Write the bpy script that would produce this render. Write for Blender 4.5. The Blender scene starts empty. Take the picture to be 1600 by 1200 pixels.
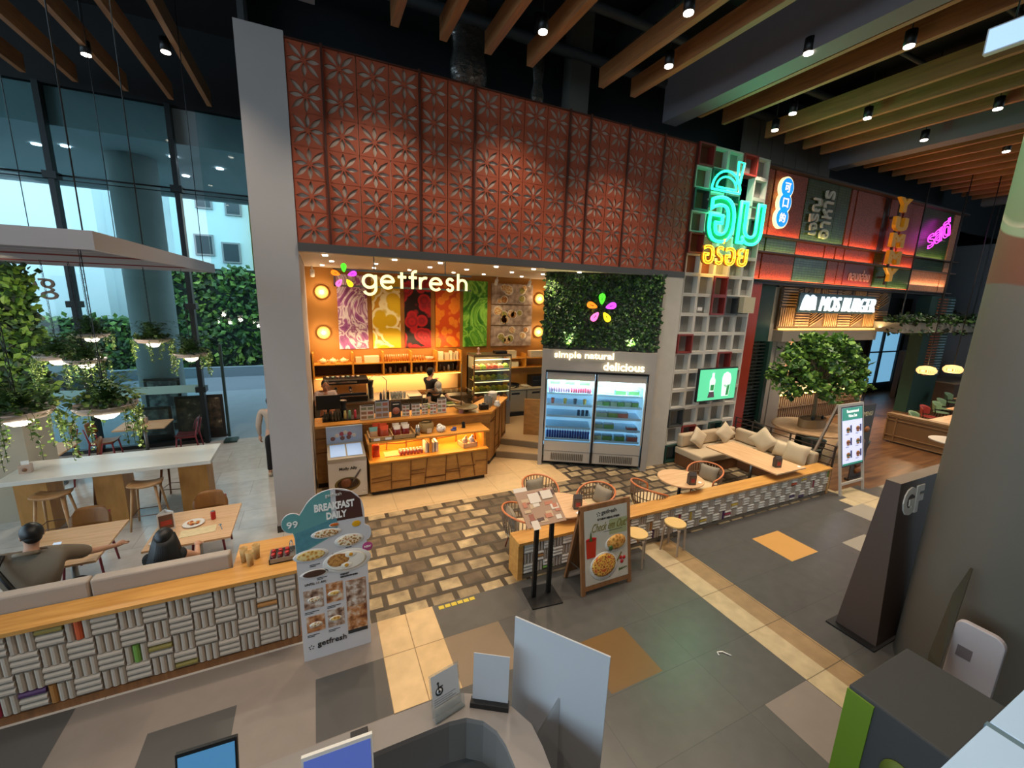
import bpy, bmesh, math, random
from mathutils import Matrix, Vector
from math import sin, cos, pi, radians as rad, atan2, hypot
random.seed(7)
S = bpy.context.scene
COL = S.collection
# ------------------------------------------------------------------ camera
def _rot(pitch, roll, yaw):
    M = Matrix(((cos(yaw), -sin(yaw), 0), (0, 0, -1), (sin(yaw), cos(yaw), 0)))
    X = Matrix(((1, 0, 0), (0, cos(pitch), -sin(pitch)), (0, sin(pitch), cos(pitch))))
    Z = Matrix(((cos(roll), -sin(roll), 0), (sin(roll), cos(roll), 0), (0, 0, 1)))
    return Z @ X @ M
R_ = _rot(.20364, .0328, .44201)
cam = bpy.data.cameras.new('camera'); cam_o = bpy.data.objects.new('camera', cam); COL.objects.link(cam_o)
cam.sensor_width = 36; cam.lens = 648.5 / 1600 * 36; cam.clip_start = .05; cam.clip_end = 300
mw = Matrix((R_[0], -R_[1], -R_[2])).transposed().to_4x4(); mw.translation = Vector((0, 0, 4.0))
cam_o.matrix_world = mw
S.camera = cam_o
# ------------------------------------------------------------------ world, exposure
S.view_settings.view_transform = 'Standard'; S.view_settings.look = 'None'
S.view_settings.gamma = 1; S.view_settings.exposure = 0.12; S.view_settings.use_curve_mapping = False
W = bpy.data.worlds.new('sky'); S.world = W; W.use_nodes = True
wn = W.node_tree.nodes; wl = W.node_tree.links
bg = wn['Background']; bg.inputs[0].default_value = (.62, .84, 1.0, 1); bg.inputs[1].default_value = 3.3

def lin(h):
    assert h, 'empty colour'
    h = h.lstrip('#'); o = []
    for i in (0, 2, 4):
        v = int(h[i:i+2], 16) / 255
        o.append(v / 12.92 if v <= .04045 else ((v + .055) / 1.055) ** 2.4)
    return (*o, 1)
WARM = (1, .74, .46); NEUT = (1, .86, .70); COOL = (.75, .88, 1)
def light(name, kind, loc, power, color=WARM, size=.1, aim=None, spot=None, blend=.6, sy=None):
    l = bpy.data.lights.new(name, kind); l.energy = power; l.color = color
    if kind == 'AREA':
        l.size = size
        if sy: l.shape = 'RECTANGLE'; l.size_y = sy
    else: l.shadow_soft_size = size
    if spot: l.spot_size = rad(spot); l.spot_blend = blend
    o = bpy.data.objects.new(name, l); COL.objects.link(o); o.location = loc
    if aim is not None:
        d = Vector(aim) - Vector(loc); o.rotation_euler = d.to_track_quat('-Z', 'Y').to_euler()
    return o
# hall downlights hanging between the ceiling battens (fixtures are built further down at the same spots)
DOWN = [(-3.35, 10.6), (-2.05, 9.8), (-1.35, 6.2), (1.0, 6.2), (3.3, 6.3), (4.85, 5.0), (8.3, 4.0), (10.6, 5.6), (9.6, 6.9), (9.1, 6.2),
        (-3.4, 5.2), (-1.2, 3.2), (1.6, 3.2), (4.9, 2.2), (7.2, 4.8), (11.5, 2.2), (13.0, 5.6), (15.5, 5.0), (18.0, 5.0), (-3.5, 1.0), (0.5, .2), (8.5, .2), (5.6, 6.1), (3.6, .6), (20.5, 5.6), (12.2, 4.2)]  # the last three are added to brighten the pillar and the right end
for i, (x, y) in enumerate(DOWN):
    light('hall_downlight_beam', 'SPOT', (x, y, 7.84), 520 if x > 10 else 310, (1, .83, .65), .06, (x, y, 0), 95, .9)
# the low shop ceiling with its rows of downlights
for x in (.6, 2.0, 3.4, 4.8):
    for y in (8.3, 9.7, 11.1):
        light('shop_downlight_beam', 'SPOT', (x, y, 4.55), 60, WARM, .05, (x, y, 0), 120, .8)

# ------------------------------------------------------------------ materials
MATS = {}
def mat(name, col, rough=.6, metal=0, emit=None, es=1.0, bump=0, bscale=20, spec=.5, alpha=None, coat=0, var=0, vscale=3, trans=0):
    if name in MATS: return MATS[name]

    m = bpy.data.materials.new(name); m.use_nodes = True; n = m.node_tree.nodes; l = m.node_tree.links
    b = n['Principled BSDF']; c = lin(col) if isinstance(col, str) else (*col, 1)
    b.inputs['Base Color'].default_value = c; b.inputs['Roughness'].default_value = rough; b.inputs['Metallic'].default_value = metal
    b.inputs['Specular IOR Level'].default_value = spec
    if coat: b.inputs['Coat Weight'].default_value = coat
    if trans: b.inputs['Transmission Weight'].default_value = trans
    if emit:
        b.inputs['Emission Color'].default_value = lin(emit) if isinstance(emit, str) else (*emit, 1)
        b.inputs['Emission Strength'].default_value = es
    tc = n.new('ShaderNodeTexCoord')
    if bump or var:
        nz = n.new('ShaderNodeTexNoise'); nz.inputs['Scale'].default_value = vscale if var else bscale; nz.inputs['Detail'].default_value = 4
        l.new(tc.outputs['Object'], nz.inputs['Vector'])
        if var:
            mx = n.new('ShaderNodeMix'); mx.data_type = 'RGBA'
            mx.inputs[6].default_value = tuple(v * (1 - var) for v in c[:3]) + (1,); mx.inputs[7].default_value = tuple(min(1, v * (1 + var)) for v in c[:3]) + (1,)
            l.new(nz.outputs['Fac'], mx.inputs[0]); l.new(mx.outputs[2], b.inputs['Base Color'])
        if bump:
            nb = n.new('ShaderNodeTexNoise'); nb.inputs['Scale'].default_value = bscale; nb.inputs['Detail'].default_value = 3
            l.new(tc.outputs['Object'], nb.inputs['Vector'])
            bp = n.new('ShaderNodeBump'); bp.inputs['Strength'].default_value = bump; bp.inputs['Distance'].default_value = .02
            l.new(nb.outputs['Fac'], bp.inputs['Height']); l.new(bp.outputs[0], b.inputs['Normal'])
    MATS[name] = m; return m
def ramp_mat(name, kind, scale, stops, rough=.6, stretch=(1, 1, 1), detail=3, dist=0, emit=0, bump=0, coat=0, coord='Object', rot=(0, 0, 0), interp='LINEAR', metal=0):
    """noise / voronoi / wave pattern through a colour ramp"""
    if name in MATS: return MATS[name]

    m = bpy.data.materials.new(name); m.use_nodes = True; n = m.node_tree.nodes; l = m.node_tree.links
    b = n['Principled BSDF']; b.inputs['Roughness'].default_value = rough; b.inputs['Metallic'].default_value = metal
    if coat: b.inputs['Coat Weight'].default_value = coat
    tc = n.new('ShaderNodeTexCoord'); mp = n.new('ShaderNodeMapping'); mp.inputs['Scale'].default_value = stretch; mp.inputs['Rotation'].default_value = rot
    l.new(tc.outputs[coord], mp.inputs[0])
    if kind == 'noise':
        t = n.new('ShaderNodeTexNoise'); t.inputs['Scale'].default_value = scale; t.inputs['Detail'].default_value = detail; t.inputs['Distortion'].default_value = dist; out = t.outputs['Fac']
    elif kind == 'vor':
        t = n.new('ShaderNodeTexVoronoi'); t.inputs['Scale'].default_value = scale; out = t.outputs['Distance']
    elif kind == 'vcell':
        t = n.new('ShaderNodeTexVoronoi'); t.inputs['Scale'].default_value = scale; out = t.outputs['Color']
    else:
        t = n.new('ShaderNodeTexWave'); t.inputs['Scale'].default_value = scale; t.inputs['Distortion'].default_value = dist; t.inputs['Detail'].default_value = detail; out = t.outputs['Fac']
    l.new(mp.outputs[0], t.inputs['Vector'])
    r = n.new('ShaderNodeValToRGB'); r.color_ramp.interpolation = interp
    e = r.color_ramp.elements
    e[0].position = stops[0][0]; e[0].color = lin(stops[0][1]); e[1].position = stops[-1][0]; e[1].color = lin(stops[-1][1])
    for p, c in stops[1:-1]:
        q = e.new(p); q.color = lin(c)
    if kind == 'vcell':
        sp = n.new('ShaderNodeSeparateColor'); l.new(out, sp.inputs[0]); out = sp.outputs[0]
    l.new(out, r.inputs[0]); l.new(r.outputs[0], b.inputs['Base Color'])
    if emit: l.new(r.outputs[0], b.inputs['Emission Color']); b.inputs['Emission Strength'].default_value = emit
    if bump:
        bp = n.new('ShaderNodeBump'); bp.inputs['Strength'].default_value = bump; bp.inputs['Distance'].default_value = .02
        l.new(out, bp.inputs['Height']); l.new(bp.outputs[0], b.inputs['Normal'])
    MATS[name] = m; return m
def brick_mat(name, c1, c2, mortar, scale, bw, rh, ms, rough=.5, offset=.5, bump=.3, noise=.25, rot=(0, 0, 0), loc=(0, 0, 0), nscale=6, bias=0):
    if name in MATS: return MATS[name]

    m = bpy.data.materials.new(name); m.use_nodes = True; n = m.node_tree.nodes; l = m.node_tree.links
    b = n['Principled BSDF']; b.inputs['Roughness'].default_value = rough
    tc = n.new('ShaderNodeTexCoord'); mp = n.new('ShaderNodeMapping'); l.new(tc.outputs['Object'], mp.inputs[0])
    mp.inputs['Rotation'].default_value = rot; mp.inputs['Location'].default_value = loc
    t = n.new('ShaderNodeTexBrick'); t.offset = offset; t.inputs['Color1'].default_value = lin(c1); t.inputs['Color2'].default_value = lin(c2); t.inputs['Mortar'].default_value = lin(mortar)
    t.inputs['Scale'].default_value = scale; t.inputs['Brick Width'].default_value = bw; t.inputs['Row Height'].default_value = rh; t.inputs['Mortar Size'].default_value = ms; t.inputs['Mortar Smooth'].default_value = .3; t.inputs['Bias'].default_value = bias
    l.new(mp.outputs[0], t.inputs['Vector'])
    nz = n.new('ShaderNodeTexNoise'); nz.inputs['Scale'].default_value = nscale; nz.inputs['Detail'].default_value = 5; l.new(tc.outputs['Object'], nz.inputs['Vector'])
    mr = n.new('ShaderNodeMapRange'); mr.inputs[1].default_value = .3; mr.inputs[2].default_value = .7; mr.inputs[3].default_value = 1 - noise; mr.inputs[4].default_value = 1 + noise; l.new(nz.outputs['Fac'], mr.inputs[0])
    mx = n.new('ShaderNodeVectorMath'); mx.operation = 'SCALE'; l.new(t.outputs['Color'], mx.inputs[0]); l.new(mr.outputs[0], mx.inputs['Scale'])
    l.new(mx.outputs[0], b.inputs['Base Color'])
    if bump:
        bp = n.new('ShaderNodeBump'); bp.invert = True; bp.inputs['Strength'].default_value = bump; bp.inputs['Distance'].default_value = .01
        l.new(t.outputs['Fac'], bp.inputs['Height']); l.new(bp.outputs[0], b.inputs['Normal'])
    MATS[name] = m; return m
def wood(name, c1, c2, rough=.45, stretch=(2, 14, 14), scale=1.5, coat=0):
    return ramp_mat(name, 'noise', scale, [(.3, c1), (.7, c2)], rough, stretch, 4, .3, coat=coat)
def glass_mat(name, tint, gloss=.08, op=0):
    if name in MATS: return MATS[name]

    m = bpy.data.materials.new(name); m.use_nodes = True; n = m.node_tree.nodes; l = m.node_tree.links
    n.remove(n['Principled BSDF']); o = n['Material Output']
    t = n.new('ShaderNodeBsdfTransparent'); t.inputs[0].default_value = (*tint, 1)
    g = n.new('ShaderNodeBsdfGlossy'); g.inputs['Roughness'].default_value = .02
    fr = n.new('ShaderNodeFresnel'); fr.inputs[0].default_value = 1.35
    mx = n.new('ShaderNodeMixShader'); l.new(fr.outputs[0], mx.inputs[0]); l.new(t.outputs[0], mx.inputs[1]); l.new(g.outputs[0], mx.inputs[2])
    if op:
        d = n.new('ShaderNodeBsdfDiffuse'); d.inputs[0].default_value = (.8, .85, .88, 1)
        m2 = n.new('ShaderNodeMixShader'); m2.inputs[0].default_value = op; l.new(mx.outputs[0], m2.inputs[1]); l.new(d.outputs[0], m2.inputs[2]); l.new(m2.outputs[0], o.inputs[0])
    else: l.new(mx.outputs[0], o.inputs[0])
    MATS[name] = m; return m

# ------------------------------------------------------------------ mesh builder
class MB:
    def __init__(s): s.v = []; s.f = []; s.m = []; s.sm = []; s.M = Matrix.Identity(4)
    def add(s, vs, fs, m=0, smooth=False):
        o = len(s.v); M = s.M
        s.v += [tuple(M @ Vector(p)) for p in vs]
        for f in fs: s.f.append([i + o for i in f]); s.m.append(m); s.sm.append(smooth)
        return s
    def box(s, x0, y0, z0, x1, y1, z1, m=0):
        x0, x1 = min(x0, x1), max(x0, x1); y0, y1 = min(y0, y1), max(y0, y1); z0, z1 = min(z0, z1), max(z0, z1)
        return s.add([(x0,y0,z0),(x1,y0,z0),(x1,y1,z0),(x0,y1,z0),(x0,y0,z1),(x1,y0,z1),(x1,y1,z1),(x0,y1,z1)],
                     [(3,2,1,0),(4,5,6,7),(0,1,5,4),(1,2,6,5),(2,3,7,6),(3,0,4,7)], m)
    def cb(s, c, sz, m=0, rz=0, rx=0, ry=0):
        old = s.M; s.M = old @ Matrix.Translation(c) @ Matrix.Rotation(rz, 4, 'Z') @ Matrix.Rotation(rx, 4, 'X') @ Matrix.Rotation(ry, 4, 'Y')
        s.box(-sz[0]/2, -sz[1]/2, -sz[2]/2, sz[0]/2, sz[1]/2, sz[2]/2, m); s.M = old; return s
    def bar(s, p0, p1, w, h, m=0):
        p0 = Vector(p0); p1 = Vector(p1); d = (p1 - p0); L = d.length; d.normalize()
        up = Vector((0, 0, 1)) if abs(d.z) < .95 else Vector((0, 1, 0))
        a = d.cross(up).normalized(); b = a.cross(d).normalized(); vs = []
        for p in (p0, p1):
            for i, j in ((-1, -1), (1, -1), (1, 1), (-1, 1)): vs.append(p + a * i * w / 2 + b * j * h / 2)
        return s.add(vs, [(3,2,1,0),(4,5,6,7),(0,1,5,4),(1,2,6,5),(2,3,7,6),(3,0,4,7)], m)
    def tube(s, pts, r, seg=8, m=0, closed=False):
        pts = [Vector(p) for p in pts]; n = len(pts); rr = r if isinstance(r, (list, tuple)) else [r] * n
        vs = []; a = None
        for i, p in enumerate(pts):
            if closed: d = pts[(i + 1) % n] - pts[i - 1]
            else: d = pts[min(i + 1, n - 1)] - pts[max(i - 1, 0)]
            if d.length < 1e-9: d = Vector((0, 0, 1))
            d.normalize()
            if a is None: a = d.orthogonal().normalized()
            a = (a - d * a.dot(d)); a = a.normalized() if a.length > 1e-6 else d.orthogonal().normalized(); b = d.cross(a)
            for k in range(seg): t = 2 * pi * k / seg; vs.append(p + (a * cos(t) + b * sin(t)) * rr[i])
        fs = []
        for i in range(n if closed else n - 1):
            j = (i + 1) % n
            for k in range(seg): k2 = (k + 1) % seg; fs.append((i*seg+k, i*seg+k2, j*seg+k2, j*seg+k))
        if not closed: fs.append(tuple(range(seg))[::-1]); fs.append(tuple((n-1)*seg+k for k in range(seg)))
        return s.add(vs, fs, m, True)
    def cyl(s, p0, p1, r0, r1=None, seg=16, m=0): return s.tube([p0, p1], [r0, r0 if r1 is None else r1], seg, m)
    def lathe(s, prof, c=(0, 0, 0), seg=24, m=0, sx=1, sy=1, smooth=True):
        vs = []; n = len(prof)
        for r, z in prof:
            for k in range(seg): t = 2*pi*k/seg; vs.append((c[0] + r*cos(t)*sx, c[1] + r*sin(t)*sy, c[2] + z))
        fs = [(i*seg+k, i*seg+(k+1)%seg, (i+1)*seg+(k+1)%seg, (i+1)*seg+k) for i in range(n-1) for k in range(seg)]
        fs.append(tuple(range(seg))[::-1]); fs.append(tuple((n-1)*seg+k for k in range(seg)))
        return s.add(vs, fs, m, smooth)
    def ball(s, c, r, seg=12, rings=8, m=0):
        if not isinstance(r, (tuple, list)): r = (r, r, r)
        vs = [(c[0], c[1], c[2] - r[2])]
        for i in range(1, rings):
            t = -pi/2 + pi*i/rings
            for k in range(seg): a = 2*pi*k/seg; vs.append((c[0] + r[0]*cos(t)*cos(a), c[1] + r[1]*cos(t)*sin(a), c[2] + r[2]*sin(t)))
        vs.append((c[0], c[1], c[2] + r[2])); fs = []
        for k in range(seg):
            fs.append((0, 1+(k+1)%seg, 1+k)); L = 1+(rings-2)*seg; fs.append((len(vs)-1, L+k, L+(k+1)%seg))
            for i in range(rings-2): a = 1+i*seg; fs.append((a+k, a+(k+1)%seg, a+seg+(k+1)%seg, a+seg+k))
        return s.add(vs, fs, m, True)
    def prism(s, poly, z0, z1, m=0):
        n = len(poly); vs = [(p[0], p[1], z0) for p in poly] + [(p[0], p[1], z1) for p in poly]
        return s.add(vs, [tuple(range(n))[::-1], tuple(range(n, 2*n))] + [(i, (i+1)%n, n+(i+1)%n, n+i) for i in range(n)], m)
    def at(s, loc, rz=0, rx=0, ry=0, sc=1):
        s.M = Matrix.Translation(loc) @ Matrix.Rotation(rz, 4, 'Z') @ Matrix.Rotation(rx, 4, 'X') @ Matrix.Rotation(ry, 4, 'Y') @ Matrix.Scale(sc, 4); return s
    def panel(s):  # local XY drawing -> vertical XZ plane facing -Y: (x,y,z)->(x,-z,y)
        s.M = s.M @ Matrix(((1,0,0,0),(0,0,-1,0),(0,1,0,0),(0,0,0,1))); return s
    def build(s, name, mats, parent=None, label=None, bev=0, sub=0, kind=None, cat=None, group=None):
        me = bpy.data.meshes.new(name); me.from_pydata(s.v, [], s.f)
        if not isinstance(mats, (list, tuple)): mats = [mats]
        for q in mats: me.materials.append(q)
        me.polygons.foreach_set('material_index', s.m); me.polygons.foreach_set('use_smooth', s.sm); me.update()
        o = bpy.data.objects.new(name, me); COL.objects.link(o)
        if parent: o.parent = parent
        if bev:
            b = o.modifiers.new('bevel', 'BEVEL'); b.width = bev; b.segments = 2; b.limit_method = 'ANGLE'
        if sub: q = o.modifiers.new('sub', 'SUBSURF'); q.levels = sub; q.render_levels = sub
        tag(o, label, cat, group, kind); return o
def tag(o, label=None, cat=None, group=None, kind=None):
    if label: o['label'] = label
    if cat: o['category'] = cat
    if group: o['group'] = group
    if kind: o['kind'] = kind
    return o
def thing(name, label, cat, loc=(0, 0, 0), rz=0, group=None):
    o = bpy.data.objects.new(name, None); COL.objects.link(o); o.empty_display_size = .1
    o.location = loc; o.rotation_euler = (0, 0, rz); return tag(o, label, cat, group)
def dup(root, loc, rz=0, label=None, group=None, sc=None):
    def cp(o, par):
        c = o.copy(); COL.objects.link(c); c.parent = par
        for ch in list(o.children): cp(ch, c)
        return c
    r = cp(root, None); r.location = loc; r.rotation_euler = (0, 0, rz)
    if sc: r.scale = (sc, sc, sc)
    if label: r['label'] = label
    if group: r['group'] = group
    return r
def struct(o): o['kind'] = 'structure'; return o
_tc = {}
def text_geo(st, bold=0, ext=.05, outline=0, res=3):
    """glyph mesh normalised to a 1 x 1 box (w, h returned)"""
    k = (st, bold, ext, outline, res)
    if k in _tc: return _tc[k]
    cu = bpy.data.curves.new('t', 'FONT'); cu.body = st; cu.size = 1; cu.resolution_u = res; cu.offset = bold
    if outline: cu.fill_mode = 'NONE'; cu.bevel_depth = outline; cu.bevel_resolution = 1
    else: cu.extrude = ext
    o = bpy.data.objects.new('t', cu); COL.objects.link(o)
    dg = bpy.context.evaluated_depsgraph_get(); me = bpy.data.meshes.new_from_object(o.evaluated_get(dg))
    vs = [tuple(v.co) for v in me.vertices]; fs = [tuple(p.vertices) for p in me.polygons]
    bpy.data.objects.remove(o); bpy.data.meshes.remove(me); bpy.data.curves.remove(cu)
    if not vs: vs = [(0, 0, 0), (1, 0, 0), (0, 1, 0)]; fs = []
    x0 = min(v[0] for v in vs); x1 = max(v[0] for v in vs); y0 = min(v[1] for v in vs); y1 = max(v[1] for v in vs)
    _tc[k] = (vs, fs, x0, y0, x1 - x0, y1 - y0); return _tc[k]
def text(mb, st, x, y, w=None, h=None, z=0, m=0, bold=.0, ext=.004, outline=0, shear=0, depth=None):
    """text in local XY; (x, y) is its lower left; fitted to w and or h"""
    vs, fs, x0, y0, W_, H_ = text_geo(st, bold, .05, outline)
    sx = w / W_ if w else h / H_; sy = h / H_ if h else sx
    sz = ext / .05 if not outline else min(sx, sy)
    mb.add([((v[0]-x0)*sx + x + shear*(v[1]-y0)*sy, (v[1]-y0)*sy + y, z + v[2]*sz) for v in vs], fs, m); return sx * W_
def leafs(mb, pts, size, m=0, nrm=None, up=.5):
    for p in pts:
        L = size * random.uniform(.6, 1.3); w = L * .38
        a = Vector((random.gauss(0, 1), random.gauss(0, 1), random.gauss(0, 1)))
        if nrm is not None: a = a * .55 + Vector(nrm)
        a.normalize(); d = a.orthogonal().normalized(); t = random.uniform(0, 6.28); d = d * cos(t) + a.cross(d) * sin(t); b = a.cross(d)
        p = Vector(p); q = p + d * L
        mb.add([p, p + d*L*.5 + b*w - a*w*.3, q, p + d*L*.5 - b*w - a*w*.3], [(0, 1, 2), (0, 2, 3)], random.choice(m) if isinstance(m, (list, tuple)) else m)
# ------------------------------------------------------------------ shared materials
M_white = mat('white_paint', '#d9d6d0', .7, bump=.05, bscale=40)
M_plaster = mat('grey_plaster', '#aeaaa4', .75, var=.08, vscale=2, bump=.05)
M_colwhite = mat('pale_grey_render', '#a9a5a4', .8, var=.05, vscale=1.5)
M_black = mat('black_metal', '#0c0c0e', .45)
M_dark = mat('dark_ceiling', '#0b0d10', .8)
M_darkblue = mat('dark_blue_wall', '#10171d', .8)
M_steel = mat('steel', '#8d8b87', .35, metal=.9)
M_chrome = mat('chrome', '#c9c9c9', .15, metal=1)
M_oak = wood('oak', '#b07a3c', '#cf9750')
M_oakpale = wood('pale_oak', '#c79a68', '#dcb384')
M_oakX = wood('oak_grain_y', '#b97d3a', '#d99a50', stretch=(14, 2, 14))
M_oakpaleX = wood('pale_oak_grain_x', '#c5996c', '#dcb48a', stretch=(1.2, 16, 16))
M_oakpaleY = wood('pale_oak_grain_y', '#c5996c', '#dcb48a', stretch=(16, 1.2, 16))
M_walnut = wood('walnut', '#6e4526', '#8c5c34', stretch=(12, 12, 2))
M_beam = wood('batten_wood', '#8a5a36', '#a8703f', .6, stretch=(14, 1, 14))
M_beige = mat('beige_fabric', '#bda88a', .95, bump=.2, bscale=180)
M_beige2 = mat('light_beige_fabric', '#cbb697', .95, bump=.2, bscale=180)
M_greige = mat('greige_cushion', '#8f8472', .95, bump=.2, bscale=180)
M_terra = mat('terracotta', '#9e4a2e', .55, var=.08, vscale=4)
M_red = mat('red_paint', '#8e2f1e', .55)
M_green_dk = mat('dark_green_paint', '#12392c', .6)
M_maroon = mat('maroon_lacquer', '#7c2029', .4)
M_orange_chair = mat('orange_rattan', '#c87444', .45)
M_brownrope = mat('brown_rope', '#7b6550', .8)
M_leaf = [mat('leaf_dark', '#23401c', .5), mat('leaf_mid', '#3d6427', .5), mat('leaf_light', '#6f9438', .5), mat('leaf_deep', '#16291a', .6)]
M_bark = mat('bark', '#7b6a4c', .9, bump=.4, bscale=30)
M_soil = mat('soil', '#2b2119', .95)
M_paper = mat('white_paper', '#e4e3e0', .7)
M_ink = mat('dark_ink', '#2b2b2b', .7)
M_glassclear = glass_mat('clear_glass', (.93, .97, .97))
M_glasstint = glass_mat('tinted_facade_glass', (.82, .93, .94))
M_acryl = glass_mat('acrylic', (.9, .93, .94), op=.12)
M_red_can = mat('red_enamel', '#b32420', .3)
M_skin = mat('skin', '#b07a5c', .6)
M_skin2 = mat('skin_pale', '#c8987c', .6)
M_hair = mat('black_hair', '#0d0b0b', .45)
M_bulb = mat('warm_bulb', '#fff2d8', emit='#ffdba0', es=9)
M_bulbw = mat('white_bulb', '#ffffff', emit='#fff1dd', es=12)
M_bulbc = mat('cool_bulb', '#ffffff', emit='#e6f2ff', es=8)

# ------------------------------------------------------------------ floor
F = [brick_mat('slate_tile', '#4a4948', '#504e4b', '#3c3b3a', 1, 1.4, .70, .004, .30, 0, .1, .10, loc=(.47, -.63, 0)),     # 0
     mat('grey_stone_tile', '#7d726a', .38, var=.12, vscale=5),                                           # 1
     mat('dark_stone_tile', '#4b4947', .35, var=.10, vscale=4),                                           # 2
     brick_mat('cream_tile', '#c9a878', '#cdae80', '#8a6f4c', 1, .35, .70, .006, .4, 0, .1, .10, loc=(-.47, -.63, 0)),     # 3
     mat('tan_tile', '#7c6a55', .4, var=.10, vscale=5),                                                   # 4
     mat('orange_tile', '#bd8c4a', .4, var=.04),                                                          # 5
     brick_mat('stripe_cream', '#b8a684', '#b09d7a', '#75674c', 1, .70, .70, .006, .4, 0, .1, .14, loc=(.30, -.63, 0)),    # 6
     brick_mat('stripe_brown', '#97794f', '#8e7350', '#5c4a33', 1, .70, .70, .006, .4, 0, .1, .14, loc=(.30, -.63, 0)),    # 7
     brick_mat('reclaimed_setts', '#564838', '#b39d76', '#3d3429', 1, .36, .285, .042, .5, .5, .6, .45, loc=(.1, -.05, 0), nscale=5, bias=-.12),   # 8
     brick_mat('shop_floor_tile', '#cfae80', '#d4b688', '#a68a60', 1, .70, .75, .005, .35, 0, .1, .06, loc=(.2, -.7, 0)), # 9
     ramp_mat('wood_floor', 'noise', 1.2, [(.3, '#4f3320'), (.7, '#7d5736')], .35, (1, 9, 1), 5, .3),       # 10
     mat('pale_grey_tile', '#8d8578', .4, var=.08, vscale=4),                                             # 11
     brick_mat('dining_tile', '#b9b1a8', '#c2bbb2', '#958c82', 1, 1.4, .7, .004, .17, .5, .1, .08, rot=(0, 0, 0)),         # 12
     mat('pavement', '#7f9098', .6, var=.1, vscale=2),                                                    # 13
     mat('asphalt', '#6f7d86', .7, var=.1, vscale=1),
     mat('shaded_orange_tile', '#6b4c22', .35, var=.1, vscale=4)]                                                     # 14; last entry: orange tile with shadow put into its colour
rects = [(-14, -4, .47, 4.70, 1), (-.22, 3.43, .47, 4.13, 2), (-1.61, 3.44, -.92, 4.13, 2), (-9, 4.13, -2.31, 4.70, 2), (-3.7, 3.44, -2.31, 4.13, 1), (-3.0, 2.75, -2.31, 3.44, 2),
         (.47, 3.43, 1.17, 4.70, 3), (1.17, 3.43, 1.87, 4.13, 4), (2.57, 2.75, 3.27, 3.44, 15), (4.66, -4, 5.0, 4.70, 6), (5.0, -4, 5.33, 4.70, 7),
         (6.72, 3.45, 7.42, 4.14, 5), (3.95, 1.34, 4.65, 2.03, 1), (8.12, 2.76, 8.82, 3.45, 11), (9.52, 3.45, 10.22, 4.14, 11), (10.22, 3.8, 10.92, 4.70, 6), (9.9, 4.14, 10.92, 4.42, 6),
         (11.6, -4, 32, 4.48, 11), (-14, 4.70, -.19, 12.9, 12), (-.19, 4.70, 7.9, 7.37, 8), (-.19, 7.37, 5.05, 9.6, 9), (5.05, 7.37, 7.9, 8.8, 8), (7.9, 4.70, 10.3, 8.8, 8),
         (11.2, 4.48, 32, 13, 10), (10.3, 4.70, 11.2, 13, 10), (-.19, 9.6, 7.9, 13, 9), (-40, 12.9, 40, 19.5, 13), (-40, 19.5, 40, 45, 14)]
xs = sorted({r[0] for r in rects} | {r[2] for r in rects} | {-40, 40}); ys = sorted({r[1] for r in rects} | {r[3] for r in rects} | {-12, 45})
b = MB(); idx = {}
for j, y in enumerate(ys):
    for i, x in enumerate(xs): idx[i, j] = len(b.v); b.v.append((x, y, 0))
for j in range(len(ys) - 1):
    for i in range(len(xs) - 1):
        cx = (xs[i] + xs[i+1]) / 2; cy = (ys[j] + ys[j+1]) / 2; m = 0; inside = -14 < cx < 32
        for r in rects:
            if r[0] < cx < r[2] and r[1] < cy < r[3]: m = r[4]
        b.f.append([idx[i, j], idx[i+1, j], idx[i+1, j+1], idx[i, j+1]]); b.m.append(m); b.sm.append(False)
struct(b.build('floor', F))
# raised shop floor with two steps
b = MB()
b.prism([(-.1, 9.5), (3.6, 9.5), (4.25, 9.68), (5.35, 8.80), (7.7, 8.80), (7.7, 11.98), (-.1, 11.98)], 0.001, .34, 0)
b.prism([(3.98, 9.24), (5.02, 8.58), (5.35, 8.80), (4.25, 9.68)], 0.001, .17, 0)
struct(b.build('trim_1', [mat('step_cream', '#c2a67e', .45, var=.05)]))
b = MB(); b.prism([(3.97, 9.22), (5.01, 8.56), (5.02, 8.58), (3.98, 9.24)], 0.001, .155, 0); b.prism([(4.24, 9.665), (5.34, 8.785), (5.35, 8.80), (4.25, 9.68)], .17, .325, 0)
struct(b.build('trim_2', [mat('riser_grey', '#8b7d69', .5)]))

# ------------------------------------------------------------------ walls and ceilings
b = MB(); b.box(-.78, 7.37, .12, -.19, 7.95, 7.52, 0); b.box(-.79, 7.36, 0, -.18, 7.96, .12, 1); b.box(-.26, 7.95, 0, -.19, 12, 4.6, 0)
struct(b.build('wall_shop_left', [M_colwhite, mat('dark_skirting', '#3a332c', .6)]))
b = MB(); b.box(-.19, 12, 0, 7.8, 12.15, 4.7, 0); struct(b.build('wall_shop_back', [mat('ochre_wall', '#a9722c', .6, var=.05, vscale=2)]))
b = MB(); b.box(7.72, 7.46, 0, 7.8, 12, 4.7, 0); struct(b.build('wall_shop_right', [M_plaster]))
b = MB(); b.box(-.19, 7.5, 4.62, 7.8, 12.15, 4.72, 0); struct(b.build('ceiling_shop', [mat('shop_ceiling', '#c9bba3', .7)]))
b = MB(); b.box(7.0, 7.34, 0, 7.80, 7.46, 4.62, 0); struct(b.build('wall_white_pier', [mat('whitewashed_pier', '#bdb9b0', .8, var=.10, vscale=5, bump=.1, bscale=25)]))
b = MB(); b.box(-14, -12, 9.7, 32, 13, 9.8, 0); struct(b.build('ceiling', [M_dark]))
b = MB(); b.box(-14, -12, 0, 32, -11.9, 9.7, 0); struct(b.build('wall_rear', [mat('rear_wall', '#8a8680', .8)]))
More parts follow.
